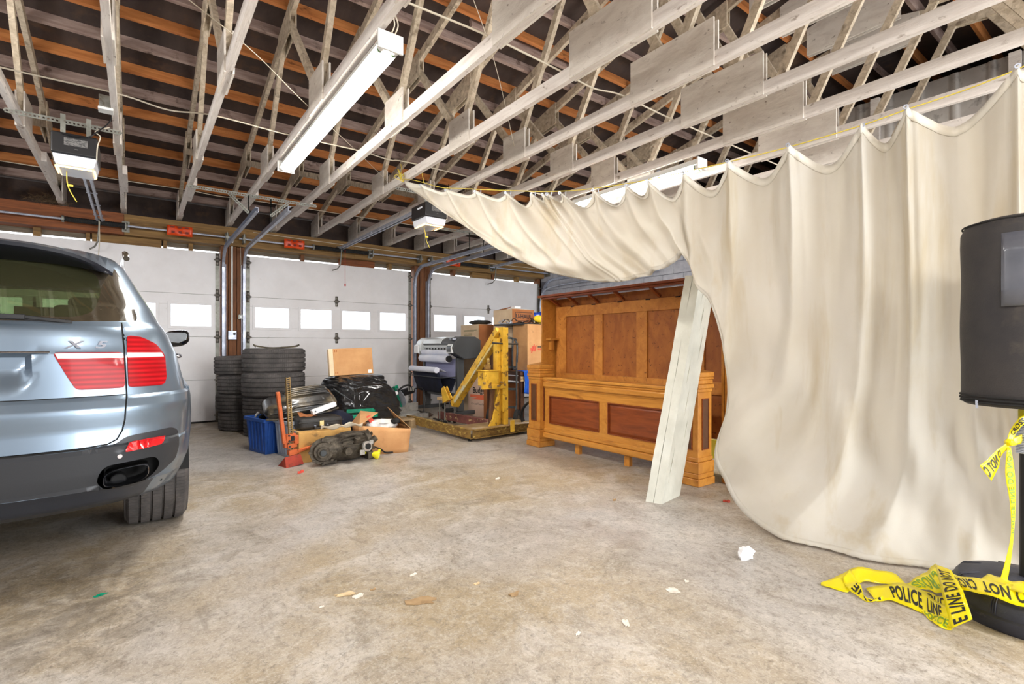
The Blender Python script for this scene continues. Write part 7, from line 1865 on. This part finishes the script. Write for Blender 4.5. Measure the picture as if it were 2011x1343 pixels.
f = MB(); f.lathe([(0.0245, 0.79), (0.026, 0.80), (0.026, 0.835), (0.0245, 0.845)], 20, Matrix.Translation((BX - TO.x, BY - TO.y, 0))); f.build('wrapped_turn', M_tp, tp, smooth=50)
kp = W(1982, 868, T_) - TO
f = MB(); f.tube([kp + V((-.012, 0, .006)), kp + V((0, .0, .0)), kp + V((.012, 0, -.006))], [0.008, 0.016, 0.009], 10); f.build('knot', M_tp, tp, smooth=60)

# ------------------------------------------------------------------ scraps on the floor
M_peel = pm('peeled_tan_paper', (214, 190, 152), (196, 170, 130), sc=20, rough=0.8)
M_peelw = pm('pale_flake', (226, 218, 206), (208, 198, 184), sc=20, rough=0.8)
M_peelb = pm('brown_stained_flake', (170, 142, 104), (146, 118, 84), sc=14, rough=0.85)
random.seed(31)
def flake(u, v, rx, ry, rot, m, label, curl=0.004, name='paper_flake', n=15):
    p = at_z(u, v); f = MB()
    rim = []
    for k in range(n):
        a = 2 * math.pi * k / n; r_ = random.uniform(0.55, 1.1); rim.append((rx * r_ * math.cos(a), ry * r_ * math.sin(a)))
    vs = [(x, y, 0.0015 + random.uniform(0, curl)) for x, y in rim] + [(x, y, 0.0005) for x, y in rim] + [(0, 0, 0.003), (0, 0, 0.0)]
    fs = []
    for k in range(n):
        j = (k + 1) % n; fs += [(k, j, 2 * n), (n + j, n + k, 2 * n + 1), (k, n + k, n + j, j)]
    f.add(vs, fs); o = f.build(name, m, None); o.location = (p.x, p.y, 0.0005); o.rotation_euler = (0, 0, rot); return tag(o, label, 'scrap')
flake(680, 1167, .055, .022, -.3, M_peel, 'long tan paper flake left of centre on the bare floor, with a dark end')
flake(705, 1171, .034, .018, .2, M_peelw, 'pale flake overlapping the right end of the long tan flake')
flake(733, 1158, .014, .009, 0, M_peelb, 'small brown flake at the tip of the long tan flake')
flake(633, 1192, .014, .007, 0, M_peelw, 'small pale flake left of the long tan flake')
flake(828, 1180, .075, .040, -.5, M_peelb, 'large brown stained flake in the middle of the floor')
flake(811, 1129, .024, .012, .1, M_peelw, 'small pale flake beyond the large brown stained one')
flake(936, 1147, .020, .010, .2, M_peel, 'small tan flake beyond and right of the brown stained one')
flake(1010, 1168, .036, .020, .3, M_peelb, 'tan brown flake right of the floor middle, with dark rim')
flake(1321, 1160, .034, .026, -.8, M_peelw, 'pinkish white flake with ragged edges, nearest the wrapped slab')
flake(1348, 1142, .016, .012, .5, M_peelw, 'tiny white flake beside the pinkish ragged one')
flake(1229, 1224, .030, .014, 1.0, M_peelw, 'white flake nearest the camera on the right half of the floor')
flake(1135, 1245, .016, .008, .2, M_peelw, 'sprinkled pale flake nearest the bottom edge of the floor')
flake(590, 928, .05, .022, .5, M_ink_red, 'red paper scrap on the floor in front of the jack plate', 0.02)
flake(1206, 1003 - 20, .02, .012, .3, M_peelb, 'curled brown leaf on the floor in front of the footboard', 0.015, 'dry_leaf')
flake(978, 940, .03, .02, .3, M_peelw, 'pale scrap on the floor in front of the hoist', 0.008)
flake(1440, 965, .05, .035, .3, M_peelb, 'brown leaf scraps between slab and curtain hem', 0.015, 'dry_leaf')
flake(1425, 985, .03, .025, 1.3, M_jack_red, 'reddish leaf beside the brown ones at the curtain hem', 0.015, 'dry_leaf')
flake(195, 1170, .03, .012, .3, M_greentape, 'tiny green scrap on the stained floor behind the car', 0.004)
flake(1495, 935, .0, .0, 0, M_peelb, 'x') if False else None
p = at_z(1465, 1096)
wp = crumple('paper_wad', 'crumpled piece of white foam lying alone on the floor before the curtain', 'scrap', (p.x, p.y + .0, 0.026), 0.052, M_white, 23, n=(12, 8), amp=0.5, sq=(1.0, .7, .62), gloss=20)
